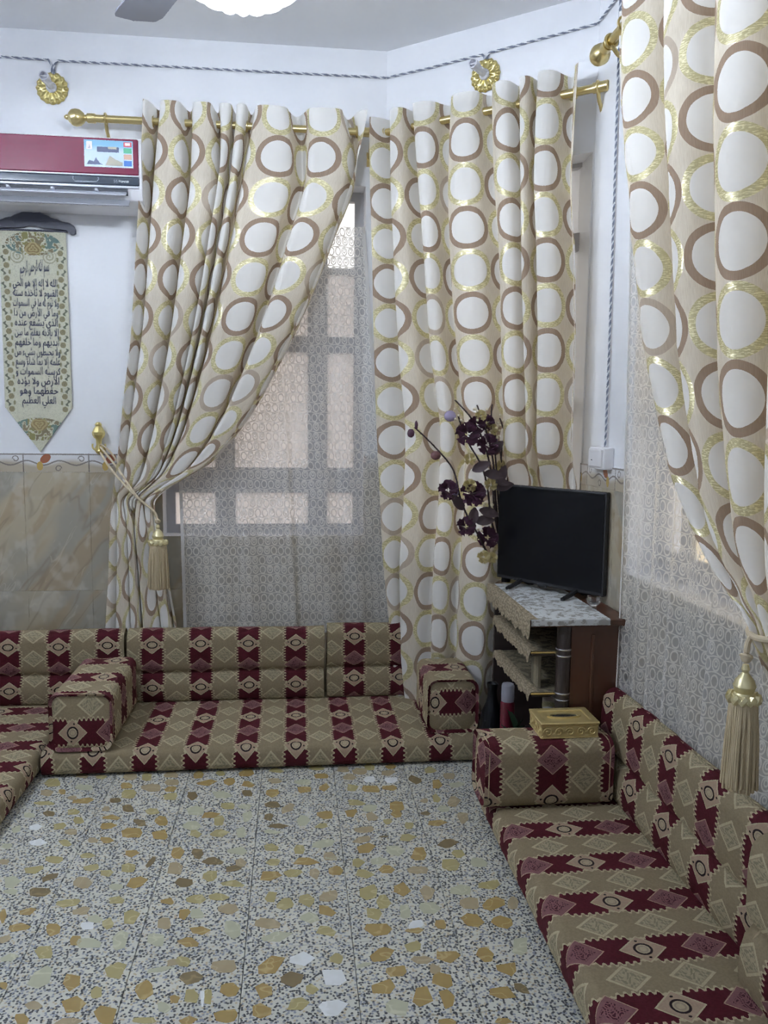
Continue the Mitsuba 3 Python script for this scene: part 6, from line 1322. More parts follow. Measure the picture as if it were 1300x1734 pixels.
m.vertices = np.stack([bx0 + v[:, 0], 4.098 - v[:, 2], tz + 0.010 + v[:, 1]], 1)
m.invert()
part(k, 'rail', m, 'm_hanger', 'dark carved hanging rail', smooth=False)
part(k, 'dowel', tube([(bx0 - 0.158, 4.088, tz + 0.001), (bx0, 4.088, tz + 0.001), (bx0 + 0.158, 4.088, tz + 0.001)], 0.005, 8), 'm_hanger')


# ---------------------------------------------------------------- tiebacks and hook
def spline(pts, n=40):
    p = np.asarray(pts, float)
    s = np.r_[0, np.cumsum(np.linalg.norm(np.diff(p, axis=0), axis=1))]
    return CubicSpline(s, p, axis=0, bc_type='natural')(np.linspace(0, s[-1], n))


k = thing('curtain_hook', 'gilt ornamental curtain hook on the wall tiles right of the tapestry', 'hook')
hx, hy = -0.953, 4.066
part(k, 'stem', lathe([(0, 0), (0.010, 0), (0.018, 0.012), (0.012, 0.024), (0.013, 0.06), (0.017, 0.075), (0.014, 0.085), (0.015, 0.115), (0, 0.115)], (hx, hy, 1.298), (0, 0, 1), 20), 'm_gold')
part(k, 'finial', lathe([(0, 0), (0.020, 0.0), (0.030, 0.016), (0.031, 0.03), (0.020, 0.052), (0.014, 0.060), (0.017, 0.068), (0.010, 0.078), (0, 0.080)], (hx, hy, 1.372), (0, 0, 1), 9), 'm_gold', smooth=False)
for s in (-1, 1):
    part(k, 'scroll', tube(spline([(hx, hy, 1.335), (hx + s * 0.020, hy - 0.003, 1.318), (hx + s * 0.030, hy - 0.005, 1.330), (hx + s * 0.028, hy - 0.004, 1.346)], 16), 0.004, 6), 'm_gold')
part(k, 'base', lathe([(0, 0), (0.026, 0), (0.026, 0.006), (0.014, 0.014), (0.012, 0.03), (0, 0.03)], (hx, 4.094, 1.318), (0, -1, 0), 20), 'm_gold')


def tassel(k, top, L, R, ball_r, nstr, seed, drop=(0, 0, -1), strands=True):
    """knot, gilt ball, ruff and a skirt of threads hanging from top"""
    x, y, z = top
    part(k, 'knot', cat([torus((x, y, z), (0.3, 0.2, 1), 0.010, 0.006, 16, 6), ball((x, y, z - 0.004), 0.013, 2)]), 'm_cord')
    h = part(k, 'ball', lathe([(0, 0), (0.007, 0.0), (0.010, -0.012), (0.007, -0.02), (0.012, -0.026), (ball_r * 0.8, -0.026 - ball_r * 0.45), (ball_r, -0.026 - ball_r), (ball_r * 0.8, -0.026 - ball_r * 1.6), (ball_r * 0.5, -0.026 - ball_r * 1.95), (0, -0.026 - ball_r * 1.95)][::-1], (x, y, z - 0.02)), 'm_gold_soft', 'gilt ball')
    zb = z - 0.046 - ball_r * 1.9
    a = np.linspace(0, 2 * PI, 61)
    ruff = np.stack([x + R * 0.78 * (1 + 0.06 * np.cos(a * 12)) * np.cos(a), y + R * 0.78 * (1 + 0.06 * np.cos(a * 12)) * np.sin(a), zb - 0.006 + 0.006 * np.sin(a * 12)], 1)
    part(k, 'ruff', cat([tube(ruff, 0.009, 6, caps=False), lathe([(0, 0.012), (R * 0.5, 0.010), (R * 0.75, -0.006), (R * 0.70, -0.02), (0, -0.02)][::-1], (x, y, zb))]), 'm_gold_soft')
    rs = np.random.default_rng(seed)
    ms = []
    for i in range(nstr):
        ang = 2 * PI * i / nstr
        r0, r1 = R * 0.74, R * rs.uniform(0.86, 1.04)
        l = L * rs.uniform(0.95, 1.02)
        c, s = math.cos(ang), math.sin(ang)
        w = rs.uniform(-0.004, 0.004, 2)
        ms.append(tube([(x + r0 * c, y + r0 * s, zb - 0.01), (x + (r0 * 0.4 + r1 * 0.6) * c + w[0], y + (r0 * 0.4 + r1 * 0.6) * s + w[1], zb - l * 0.5), (x + r1 * c + w[0], y + r1 * s, zb - l)], 0.0032, 5))
    ms.append(lathe([(0, 0), (R * 0.68, 0), (R * 0.86, -L * 0.5), (R * 0.88, -L * 0.97), (0, -L * 0.97)][::-1], (x, y, zb - 0.01)))
    part(k, 'fringe', cat(ms), 'm_tassel', 'beige thread fringe', smooth=True)


k = thing('curtain_tieback', 'beige cord tieback with a tassel holding the left curtain', 'tieback')
tp = (-0.672, 3.868, 1.045)
for dz, mid in ((0.012, (-0.80, 3.90, 1.185)), (-0.016, (-0.83, 3.885, 1.195))):
    part(k, 'cord', tube(spline([(hx + 0.01, hy - 0.014, 1.318 + dz), mid, (-0.72, 3.865, 1.085), tp]), 0.0055, 8), 'm_cord')
part(k, 'cord', tube(spline([(hx + 0.01, hy - 0.012, 1.345), (-0.90, 4.05, 1.31), (-0.865, 4.045, 1.262)]), 0.0045, 8), 'm_cord')
part(k, 'cord', tube(spline([tp, (-0.655, 3.87, 1.02), (-0.648, 3.868, 0.99)]), 0.0055, 8), 'm_cord')
tassel(k, (-0.648, 3.868, 0.992), 0.225, 0.048, 0.028, 56, 5)

k = thing('curtain_tieback', 'beige cord tieback with a large fringed tassel holding the near right curtain', 'tieback')
part(k, 'cord', tube(spline([(1.258, 1.60, 1.03), (1.15, 1.655, 0.995), (1.098, 1.73, 0.968), (1.094, 1.79, 0.964), (1.13, 1.845, 0.972), (1.20, 1.86, 0.985), (1.258, 1.85, 0.995)]), 0.008, 8), 'm_cord')
part(k, 'cord', tube(spline([(1.094, 1.785, 0.966), (1.086, 1.786, 0.945), (1.084, 1.786, 0.922)]), 0.007, 8), 'm_cord')
tassel(k, (1.084, 1.786, 0.912), 0.232, 0.041, 0.027, 60, 8)


# ---------------------------------------------------------------- kilim cushions
def rr_prof(w0, w1, z0, z1, r, n=5):
    """closed rounded rectangle from (w1, z0) up the w1 side, over the top to w0 and back underneath"""
    pts = []
    for cx, cz, a0 in ((w1 - r, z0 + r, -PI / 2), (w1 - r, z1 - r, 0), (w0 + r, z1 - r, PI / 2), (w0 + r, z0 + r, PI)):
        for q in np.linspace(0, PI / 2, n):
            pts.append((cx + r * math.cos(a0 + q), cz + r * math.sin(a0 + q)))
    pts.append(pts[0])
    return densify(pts)


def densify(pts, step=0.03):
    out = [pts[0]]
    for a, b in zip(pts[:-1], pts[1:]):
        n = max(1, int(math.hypot(b[0] - a[0], b[1] - a[1]) / step))
        out += [(a[0] + (b[0] - a[0]) * q / n, a[1] + (b[1] - a[1]) * q / n) for q in range(1, n + 1)]
    return np.array(out)


def cushion(key, prof, axis, l0, l1, r, PU, PV, u0, v0, swap_cap=False, cap_u=0.0, cap_v=0.0, soft=0.006, bulge=0.012, seed=1, shear=None, pipes=(True, True)):
    prof = np.asarray(prof, float)
    c = (prof.min(0) + prof.max(0)) / 2
    hd = (prof.max(0) - prof.min(0)) / 2
    per = np.r_[0, np.cumsum(np.linalg.norm(np.diff(prof, axis=0), axis=1))]
    th = np.linspace(0, PI / 2, 5)
    st = [(l0 + r * (1 - math.sin(t)), r * (1 - math.cos(PI / 2 - t) if False else 1 - math.sin(t) if False else (1 - math.sqrt(max(0, 1 - (1 - math.sin(t)) ** 2))))) for t in th]
    n = max(2, int((l1 - l0) / 0.05))
    body = [(l, 0.0) for l in np.linspace(l0 + r, l1 - r, n)[1:-1]]
    st = st + body + [(l1 - (a - l0), b) for a, b in reversed(st)]
    V, UV = [], []
    arc = 0.0
    prev = None
    for l, ins in st:
        sc = 1 - ins / hd
        q = c + (prof - c) * sc
        if prev is not None:
            arc += math.hypot(l - prev[0], ins - prev[1])
        prev = (l, ins)
        V.append(np.stack([np.full(len(q), l), q[:, 0], q[:, 1]], 1))
        UV.append(np.stack([np.full(len(q), (l0 + arc - u0) / PU), (per - v0) / PV], 1))
    ns, npf = len(V), len(prof)
    i, j = np.meshgrid(np.arange(ns - 1), np.arange(npf - 1), indexing='ij')
    q = np.stack([i * npf + j, i * npf + j + 1, (i + 1) * npf + j + 1, (i + 1) * npf + j], -1).reshape(-1, 4)
    F = [np.vstack([q[:, [0, 1, 2]], q[:, [0, 2, 3]]])]
    V, UV = np.vstack(V), np.vstack(UV)
    base = len(V)
    rim = []
    for end, (l, ins), sg in ((0, st[0], -1), (1, st[-1], 1)):
        ring = c + (prof - c) * (1 - ins / hd)
        rim.append(np.stack([np.full(len(ring), l + sg * -0.25 * r), *(c + (prof - c) * (1 - 0.3 * ins / hd)).T], 1))
        cv, cu = [], []
        ks = [1, 0.85, 0.6, 0.3, 0.0]
        for s in ks:
            p = c + (ring - c) * s
            cv.append(np.stack([np.full(len(p), l + sg * bulge * math.sqrt(1 - s * s)), p[:, 0], p[:, 1]], 1))
            a, b = (p[:, 1] - cap_u, p[:, 0] - cap_v) if swap_cap else (p[:, 0] - cap_u, p[:, 1] - cap_v)
            cu.append(np.stack([a / PU, b / PV], 1))
        i, j = np.meshgrid(np.arange(len(ks) - 1), np.arange(npf - 1), indexing='ij')
        q = base + np.stack([i * npf + j, i * npf + j + 1, (i + 1) * npf + j + 1, (i + 1) * npf + j], -1).reshape(-1, 4)
        f = np.vstack([q[:, [0, 1, 2]], q[:, [0, 2, 3]]])
        F.append(f if end else f[:, ::-1])
        V, UV = np.vstack([V, *cv]), np.vstack([UV, *cu])
        base = len(V)

    def world(v):
        if axis == 0:
            w = np.stack([v[:, 0], v[:, 1], v[:, 2]], 1)
        else:
            w = np.stack([v[:, 1], v[:, 0], v[:, 2]], 1)
        if shear:
            w = shear(w)
        d = np.stack([meshkit.fbm(w * 4.5 + 31 * q, 2, seed + q) for q in range(3)], -1) - 0.5
        k_ = np.clip((w[:, 2:] - prof[:, 1].min()) / 0.03, 0, 1)
        return w + d * 2 * soft * k_
    m = trimesh.Trimesh(world(V), np.vstack(F), process=False)
    if axis == 0:
        m.invert()
    part(key, 'cover', m, 'm_kilim', smooth=True, uv=UV)
    for e, rm in enumerate(rim):
        if pipes[e]:
            part(key, 'piping', tube(world(rm), 0.0045, 6, caps=False), 'm_piping', 'narrow corded edge', smooth=True)


SEAT = dict(PU=0.2075, PV=0.333)
# seats
k = thing('floor_mattress', 'long low kilim floor mattress along the back wall below the window', 'floor cushion', 'kilim floor mattresses')
cushion(k, rr_prof(3.275, 3.99, 0.006, 0.106, 0.034), 0, -1.035, 0.86, 0.03, u0=0.046 - 2 * 0.2075 * 3, v0=0.10 + 3.99 - 3.262 - 0.03, soft=0.004, seed=3, **SEAT)
k = thing('floor_mattress', 'low kilim floor mattress along the left wall at the picture edge', 'floor cushion', 'kilim floor mattresses')
cushion(k, rr_prof(XL + 0.13, -1.045, 0.006, 0.106, 0.034), 1, 0.9, 4.0, 0.03, u0=0.10, v0=0.10, soft=0.004, seed=4, **SEAT)
k = thing('floor_mattress', 'kilim floor mattress along the right wall in the foreground under the near armrest', 'floor cushion', 'kilim floor mattresses')
cushion(k, rr_prof(0.692, 1.235, 0.006, 0.112, 0.034), 1, 0.9, 2.82, 0.03, u0=2.117 - 0.2075 * 4, v0=0.10 + 0.016 + 1.235 - 0.873 - 0.03, soft=0.004, seed=5, **SEAT)


def back_prof(f, b, z0, z1, lean=0.0):
    """two tiers with a pinched seam; f front, b back"""
    h = (z1 - z0)
    zm = z0 + 0.42 * h
    s = 1 if b > f else -1
    pts = [(b, z0), (b, z1 - 0.04)]
    for q in np.linspace(0, PI / 2, 5):
        pts.append((b - s * 0.04 * (1 - math.cos(q)), z1 - 0.04 + 0.04 * math.sin(q)))
    for q in np.linspace(0, PI / 2, 6):
        pts.append((f + s * (lean + 0.05 * (1 - math.sin(q))), z1 - 0.05 + 0.05 * math.cos(q)))
    for z, o in ((z1 - 0.10, 0.0), (zm + 0.05, 0.003), (zm + 0.022, 0.009), (zm + 0.008, 0.020), (zm, 0.027), (zm - 0.008, 0.020), (zm - 0.022, 0.008), (zm - 0.06, 0.0), (z0 + 0.05, 0.002), (z0 + 0.015, 0.012)):
        pts.append((f + s * (lean * (z - z0) / h + o), z))
    pts += [(f + s * 0.03, z0), (b, z0)]
    return densify(pts, 0.025)


BACKP = dict(PU=0.228, PV=0.226)
zb0, zb1 = 0.10, 0.462
for x0, x1, uc, lab, dz in ((-1.72, -0.812, -1.181 + 0.1, 'kilim backrest along the back wall left of the left armrest, under the marbled tiles', 0.0), (-0.800, 0.140, -0.421, 'long kilim backrest in the middle of the back wall under the lace window', 0.0),
                            (0.153, 0.672, 0.321, 'short kilim backrest right of the middle one, behind the right armrest', 0.012)):
    k = thing('back_cushion', lab, 'back cushion')
    cushion(k, back_prof(3.845, 3.945, zb0, zb1 + dz), 0, x0, x1, 0.022, u0=uc, v0=(zb1 - zb0) + 0.06 + (0.465 - 0.385) - 0.012, cap_u=3.9, cap_v=0.38, seed=int(20 + x0 * 7), bulge=0.006, soft=0.005, **BACKP)
for y0, y1, lab, f, b in ((1.735, 2.826, 'long kilim backrest along the right wall in front of the right lace curtain', 1.135, 1.235), (0.7, 1.715, 'kilim backrest nearest the camera at the lower right edge', 1.062, 1.20)):
    k = thing('back_cushion', lab, 'back cushion')
    cushion(k, back_prof(f, b, zb0, 0.485 if f > 1.1 else 0.50, lean=0.02), 1, y0, y1, 0.025, u0=2.576, v0=(0.485 - zb0) + 0.06 + 0.045, PU=0.2465, PV=0.24, cap_u=f, cap_v=0.38, seed=33, bulge=0.008)

# armrests
ARM = dict(PU=0.238, PV=0.30)
k = thing('arm_cushion', 'kilim armrest block standing at the left end of the back mattress', 'armrest cushion')
cushion(k, rr_prof(-1.000, -0.748, 0.108, 0.352, 0.040), 1, 3.285, 3.80, 0.012, u0=3.53, v0=0.244 + 0.126 - 0.04, swap_cap=True, cap_u=0.186, cap_v=-0.908, seed=41, **ARM)
k = thing('arm_cushion', 'kilim armrest block standing at the right end of the back mattress, nearest the corner curtain', 'armrest cushion')
cushion(k, rr_prof(0.572, 0.800, 0.108, 0.350, 0.040), 1, 3.355, 3.68, 0.012, u0=3.56, v0=0.244 + 0.114 - 0.04, swap_cap=True, cap_u=0.248, cap_v=0.607, seed=42, PU=0.238, PV=0.14 * 2)
k = thing('arm_cushion', 'kilim armrest block carrying the gilt tissue box', 'armrest cushion')
cushion(k, rr_prof(2.625, 2.822, 0.114, 0.350, 0.042), 0, 0.655, 1.122, 0.012, u0=0.914, v0=0.236 - 0.06 + 0.197 + 0.254, cap_u=2.70, cap_v=0.143, seed=43, **ARM)

# ---------------------------------------------------------------- gilt tissue box on the armrest
k = thing('tissue_box', 'gilt embossed tissue box on the armrest below the television', 'tissue box')
b0, b1, c0, c1, zt = 0.868, 1.078, 2.672, 2.818, 0.350
part(k, 'body', rbox(b0, b1, c0, c1, zt, zt + 0.052, 0.004), 'm_gilt', smooth=False)
lid = part(k, 'lid', cat([rbox(b0 - 0.004, b1 + 0.004, c0 - 0.004, c0 + 0.022, zt + 0.050, zt + 0.060, 0.004), rbox(b0 - 0.004, b1 + 0.004, c1 - 0.022, c1 + 0.004, zt + 0.050, zt + 0.060, 0.004),
                          rbox(b0 - 0.004, b0 + 0.022, c0 - 0.004, c1 + 0.004, zt + 0.050, zt + 0.060, 0.004), rbox(b1 - 0.022, b1 + 0.004, c0 - 0.004, c1 + 0.004, zt + 0.050, zt + 0.060, 0.004),
                          bx(b0 + 0.01, b1 - 0.01, c0 + 0.01, c1 - 0.01, zt + 0.048, zt + 0.055)]), 'm_gilt_plain', smooth=False)
slot = shapely.affinity.scale(shapely.geometry.Point(0, 0).buffer(1, quad_segs=12), 0.052, 0.016)
ringp = shapely.affinity.scale(shapely.geometry.Point(0, 0).buffer(1, quad_segs=12), 0.062, 0.024).difference(slot)
m = extrude(ringp, 0.006)
m.apply_translation(((b0 + b1) / 2, (c0 + c1) / 2, zt + 0.054))
part(lid, 'slot_rim', m, 'm_gilt_plain', smooth=False)
m = extrude(slot, 0.002)
m.apply_translation(((b0 + b1) / 2, (c0 + c1) / 2, zt + 0.0545))
part(lid, 'slot', m, 'm_black_matte', smooth=False)

# scrolls in relief on the box's front and left side
def curl(cx, cz, r, sgn, turns=1.4):
    a = np.linspace(0, turns * 2 * PI, 26)
    rr = r * (1 - a / a[-1] * 0.8)
    return cx + sgn * rr * np.cos(a), cz + rr * np.sin(a)


for q in range(5):
    u, w = curl(b0 + 0.024 + q * 0.0405, zt + 0.025, 0.017, 1 if q % 2 else -1)
    part(k, 'scroll', tube(np.stack([u, np.full(26, c0 - 0.0005), w], 1), 0.0022, 6), 'm_gilt_plain', smooth=True)
for q in range(3):
    u, w = curl(c0 + 0.026 + q * 0.046, zt + 0.025, 0.017, 1 if q % 2 else -1)
    part(k, 'scroll', tube(np.stack([np.full(26, b0 - 0.0005), u, w], 1), 0.0022, 6), 'm_gilt_plain', smooth=True)
for z in (zt + 0.004, zt + 0.046):
    part(k, 'edge_line', tube([(b0, c1, z), (b0 - 0.001, c0 - 0.001, z), (b0 + 0.001, c0 - 0.001, z), (b1, c0 - 0.001, z)], 0.0018, 6), 'm_gilt_plain')

# ---------------------------------------------------------------- television cabinet in the corner
k = thing('television_cabinet', 'dark brown corner cabinet with open lace covered shelves under the television', 'cabinet')
kx0, kx1, ky0, ky1, kz = 0.875, 1.248, 2.845, 3.50, 0.742
part(k, 'top', rbox(kx0 - 0.008, kx1 + 0.005, ky0 - 0.018, ky1 + 0.01, kz - 0.026, kz, 0.006), 'm_wood', smooth=False)
part(k, 'side_panel', bx(1.028, kx1, ky0, ky0 + 0.02, 0.03, kz - 0.026), 'm_wood', 'reddish brown side panel', smooth=False)
part(k, 'panel_moulding', cat([rbox(1.105, 1.118, ky0 - 0.007, ky0 + 0.004, 0.10, kz - 0.06, 0.004)]), 'm_wood', smooth=False)
part(k, 'back_panel', bx(kx1 - 0.015, kx1, ky0 + 0.02, ky1, 0.03, kz - 0.026), 'm_wood_dark', smooth=False)
part(k, 'side_panel', bx(kx0 + 0.02, kx1 - 0.015, ky1 - 0.02, ky1, 0.03, kz - 0.026), 'm_wood_dark', smooth=False)
part(k, 'plinth', bx(kx0 + 0.03, kx1, ky0 + 0.01, ky1, 0.0, 0.05), 'm_wood_dark', smooth=False)
pil = part(k, 'pillar', tube([(1.005, ky0 + 0.018, 0.05), (1.005, ky0 + 0.018, 0.4), (1.005, ky0 + 0.018, kz - 0.026)], 0.027, 24), 'm_wood_dark', 'black round pillar with chrome rings')
for z in (0.625, 0.600, 0.455, 0.430):
    part(pil, 'ring', torus((1.005, ky0 + 0.018, z), (0, 0, 1), 0.0275, 0.0035), 'm_chrome')


def skirt(x, y0, y1, z, drop, tooth):
    n = int((y1 - y0) / 0.006)
    y = np.linspace(y0, y1, n)
    dd = drop * (0.80 + 0.20 * np.abs(np.sin((y - y0) / tooth * PI))) + 0.004 * np.sin(y * 40)
    xx = x - 0.004 - 0.004 * np.sin(y * 55)
    rows = [np.stack([x + 0.03 + 0 * y, y, z + 0.002 + 0 * y], 1), np.stack([x + 0 * y, y, z + 0.001 + 0 * y], 1), np.stack([xx, y, z - dd * 0.5], 1), np.stack([xx - 0.002, y, z - dd], 1)]
    V = np.vstack(rows)
    uv = np.vstack([np.stack([y, np.full(n, q)], 1) for q in (0.03, 0.0, -drop * 0.5, -drop)])
    i, j = np.meshgrid(np.arange(3), np.arange(n - 1), indexing='ij')
    q = np.stack([i * n + j, i * n + j + 1, (i + 1) * n + j + 1, (i + 1) * n + j], -1).reshape(-1, 4)
    return trimesh.Trimesh(V, np.vstack([q[:, [0, 1, 2]], q[:, [0, 2, 3]]]), process=False), uv


for z, xa, xb, ya, yb, dr_ in ((0.610, 0.885, 1.0, ky0 + 0.03, 3.44, 0.045), (0.450, 0.890, 1.0, ky0 + 0.03, 3.44, 0.035)):
    sh = part(k, 'shelf', rbox(xa, kx1 - 0.02, ya, yb, z - 0.018, z, 0.004), 'm_wood_dark', smooth=False)
    part(sh, 'doily', rbox(xa + 0.001, kx1 - 0.05, ya + 0.002, yb, z, z + 0.003, 0.001), 'm_shelf_lace', 'dull gold lace cover', smooth=False)
    m, uv = skirt(xa - 0.003, ya, yb, z + 0.003, dr_, 0.03)
    part(sh, 'lace_edge', m, 'm_skirt', 'scalloped lace edge', smooth=True, uv=uv)
    part(sh, 'edge_bar', tube([(xa - 0.004, ya - 0.004, z - 0.002), (0.93, ya - 0.006, z - 0.002), (1.0, ya - 0.006, z - 0.002)], 0.004, 8), 'm_brass')
part(k, 'divider', rbox(0.925, 0.938, ky0 + 0.07, ky0 + 0.16, 0.453, 0.592, 0.003), 'm_shelf_lace', 'pale shelf support', smooth=False)

k = thing('table_cover', 'silvery patterned cover with a lace edge on the television cabinet', 'table cover')
part(k, 'cloth', rbox(kx0 - 0.010, 1.168, ky0 - 0.022, ky1, kz, kz + 0.004, 0.0015), 'm_cover', smooth=False)
part(k, 'front_fold', rbox(kx0 - 0.010, 1.168, ky0 - 0.0225, ky0 - 0.019, kz - 0.020, kz + 0.003, 0.0012), 'm_cover', smooth=False)
m, uv = skirt(kx0 - 0.014, ky0 - 0.02, ky1, kz + 0.004, 0.075, 0.036)
part(k, 'lace_edge', m, 'm_skirt', 'beige scalloped lace edge', smooth=True, uv=uv)

# ---------------------------------------------------------------- television
k = thing('television', 'black flat television switched off on the corner cabinet', 'television')
p0, p1 = np.array([0.912, 3.535, 0.0]), np.array([1.236, 3.078, 0.0])
tt = (p1 - p0) / np.linalg.norm(p1 - p0)
nn_ = np.array([tt[1], -tt[0], 0.0])
TVF = Frame(p0[:2], tt[:2], nn_[:2])
W = np.linalg.norm(p1 - p0)


def tvbox(u0, u1, d0, d1, z0, z1, r=0.004):
    return TVF.mesh(rbox(u0, u1, d0, d1, z0, z1, r))


z0, z1 = 0.770, 1.196
part(k, 'casing', tvbox(0, W, -0.028, 0.0, z0, z1, 0.005), 'm_black_matte', smooth=False)
part(k, 'screen', tvbox(0.008, W - 0.008, -0.002, 0.0022, z0 + 0.016, z1 - 0.008, 0.001), 'm_black_gloss', 'dark glossy screen', smooth=False)
part(k, 'rear_housing', tvbox(0.10, W - 0.10, -0.058, -0.026, z0 + 0.02, z0 + 0.26, 0.012), 'm_black_matte', smooth=False)
part(k, 'sensor', tvbox(W * 0.42, W * 0.50, -0.004, 0.004, z0 - 0.006, z0 + 0.006, 0.002), 'm_black_matte', smooth=False)
for u in (0.14, W - 0.13):
    leg = cat([tube([TVF(u, -0.012, z0 + 0.01), TVF(u, 0.04, z0 - 0.008), TVF(u, 0.095, kz + 0.010)], [0.011, 0.010, 0.008], 8), tube([TVF(u, -0.012, z0 + 0.01), TVF(u, -0.05, z0 - 0.010), TVF(u, -0.085, kz + 0.010)], [0.011, 0.010, 0.008], 8)])
    part(k, 'foot', leg, 'm_black_matte')

k = thing('crystal_ornament', 'small clear glass ornament at the right foot of the television', 'ornament')
gx, gy, gz = 1.158, 2.975, kz + 0.0045
part(k, 'bowl', lathe([(0, 0), (0.016, 0), (0.010, 0.006), (0.012, 0.014), (0.026, 0.030), (0.030, 0.042), (0, 0.036)], (gx, gy, gz), (0, 0, 1), 10), 'm_crystal', smooth=False)
for q in range(4):
    a = q * PI / 2 + 0.4
    part(k, 'petal', trimesh.convex.convex_hull(np.array([[gx + math.cos(a) * 0.014, gy + math.sin(a) * 0.014, gz + 0.03], [gx + math.cos(a) * 0.036, gy + math.sin(a) * 0.036, gz + 0.052], [gx + math.cos(a + 0.4) * 0.024, gy + math.sin(a + 0.4) * 0.024, gz + 0.044], [gx + math.cos(a - 0.4) * 0.024, gy + math.sin(a - 0.4) * 0.024, gz + 0.044], [gx + math.cos(a) * 0.02, gy + math.sin(a) * 0.02, gz + 0.05]])), 'm_crystal', smooth=False)

# ---------------------------------------------------------------- things on the floor beside the cabinet
k = thing('floor_vase', 'black glossy vase on the floor between the corner curtain and the cabinet', 'vase')
part(k, 'body', lathe([(0, 0), (0.028, 0), (0.040, 0.03), (0.053, 0.12), (0.055, 0.20), (0.046, 0.27), (0.024, 0.32), (0.018, 0.36), (0.024, 0.40), (0.019, 0.40), (0, 0.34)], (0.808, 3.15, 0.0), (0, 0, 1), 32), 'm_black_gloss', smooth=40)
k = thing('spray_bottle', 'slim dark red bottle with a clear cap beside the cabinet', 'bottle')
part(k, 'body', lathe([(0, 0), (0.026, 0), (0.028, 0.006), (0.028, 0.36), (0.024, 0.372), (0.010, 0.378), (0, 0.378)], (0.838, 3.02, 0.0), (0, 0, 1), 24), 'm_red_bottle', 'dark red body')
part(k, 'cap', lathe([(0.0255, 0.370), (0.0255, 0.432), (0.022, 0.44), (0, 0.44)], (0.838, 3.02, 0.0), (0, 0, 1), 24), 'm_cap', 'clear cap')
part(k, 'nozzle', lathe([(0, 0.376), (0.010, 0.376), (0.010, 0.40), (0.006, 0.405), (0, 0.405)], (0.838, 3.02, 0.0), (0, 0, 1), 16), 'm_white_plastic', 'white nozzle')


def leaf(base, d, upv, L, Wd, m, par, curl=0.25, nm='leaf'):
    d = np.asarray(d, float)
    d /= np.linalg.norm(d)
    s = np.cross(d, upv)
    s /= np.linalg.norm(s)
    w = np.cross(s, d)
    V, n = [], 7
    for a in np.linspace(0, 1, n):
        half = Wd * 0.5 * math.sin(PI * min(a * 0.94 + 0.03, 1)) ** 0.75
        c = np.asarray(base) + d * L * a - w * curl * L * a * a
        V += [c - s * half + w * half * 0.3, c, c + s * half + w * half * 0.3]
    F = []
    for a in range(n - 1):
        for b in range(2):
            p = a * 3 + b
            F += [[p, p + 1, p + 4], [p, p + 4, p + 3]]
    return part(par, nm, trimesh.Trimesh(V, F, process=False), m, smooth=True)


k = thing('artificial_plant', 'dark green leafy sprig in a small pot under the cabinet shelves', 'plant')
rs = np.random.default_rng(9)
px_, py_ = 0.845, 2.945
part(k, 'pot', lathe([(0, 0), (0.026, 0), (0.034, 0.09), (0.030, 0.095), (0, 0.09)], (px_, py_, 0.113), (0, 0, 1), 20) if False else lathe([(0, 0), (0.024, 0), (0.030, 0.13), (0.026, 0.135), (0, 0.12)], (px_, py_, 0.0), (0, 0, 1), 20), 'm_wood_dark')
for q in range(16):
    a = rs.uniform(0, 2 * PI)
    e = rs.uniform(0.5, 1.4)
    leaf((px_ + rs.uniform(-0.01, 0.01), py_, 0.12 + rs.uniform(0, 0.14)), (math.cos(a) * math.cos(e), math.sin(a) * math.cos(e), math.sin(e)), (0, 0.3, 1), rs.uniform(0.07, 0.11), 0.045, 'm_leaf_green', k)
part(k, 'stem', tube([(px_, py_, 0.12), (px_ + 0.004, py_ - 0.003, 0.2), (px_, py_, 0.28)], 0.004, 6), 'm_leaf_green')

# ---------------------------------------------------------------- artificial flowers behind the television
k = thing('flower_arrangement', 'tall spray of dried purple roses, gold flowers and berries standing behind the television', 'flowers')
part(k, 'vase', lathe([(0, 0), (0.020, 0), (0.022, 0.04), (0.015, 0.08), (0.018, 0.12), (0.014, 0.12), (0, 0.10)], (0.962, 3.556, kz + 0.001), (0, 0, 1), 24), 'm_black_gloss')
FY0 = 3.47


def fpt(x, z, dy=0.0):
    """a point of the bouquet: sideways, height, and how far it leans to the room; the stems rise from behind the television"""
    return np.array([x, FY0 - dy + 0.10 * min(max((x - 0.80) / 0.13, 0.0), 1.0), z])


STEMS = [[(0.958, 0.85, 0), (0.91, 0.855, 0), (0.865, 0.88, .01), (0.80, 0.98, .02), (0.745, 1.07, .03), (0.71, 1.17, .02), (0.69, 1.255, .01), (0.635, 1.33, 0), (0.55, 1.415, -.01), (0.515, 1.445, -.01)],
         [(0.958, 0.85, 0), (0.89, 1.0, 0), (0.84, 1.2, .03), (0.80, 1.30, .02), (0.745, 1.39, .01), (0.705, 1.50, 0)],
         [(0.958, 0.85, 0), (0.90, 1.05, 0), (0.872, 1.22, .02), (0.835, 1.35, .02), (0.775, 1.47, .01), (0.69, 1.565, 0)],
         [(0.96, 0.85, 0), (0.925, 1.08, 0), (0.93, 1.22, 0), (0.922, 1.32, .01), (0.885, 1.42, .01), (0.865, 1.50, 0), (0.868, 1.55, 0)],
         [(0.96, 0.85, 0), (0.940, 1.10, 0), (0.965, 1.25, 0), (0.957, 1.37, 0), (0.91, 1.49, .01)],
         [(0.958, 0.85, 0), (0.905, 1.1, 0), (0.875, 1.30, .02), (0.825, 1.45, .02), (0.785, 1.545, .01)],
         [(0.96, 0.85, 0), (0.92, 1.1, 0), (0.89, 1.28, .03), (0.872, 1.40, .03)],
         [(0.958, 0.85, 0), (0.905, 1.05, 0), (0.895, 1.22, .0), (0.925, 1.30, 0), (0.93, 1.36, 0)]]
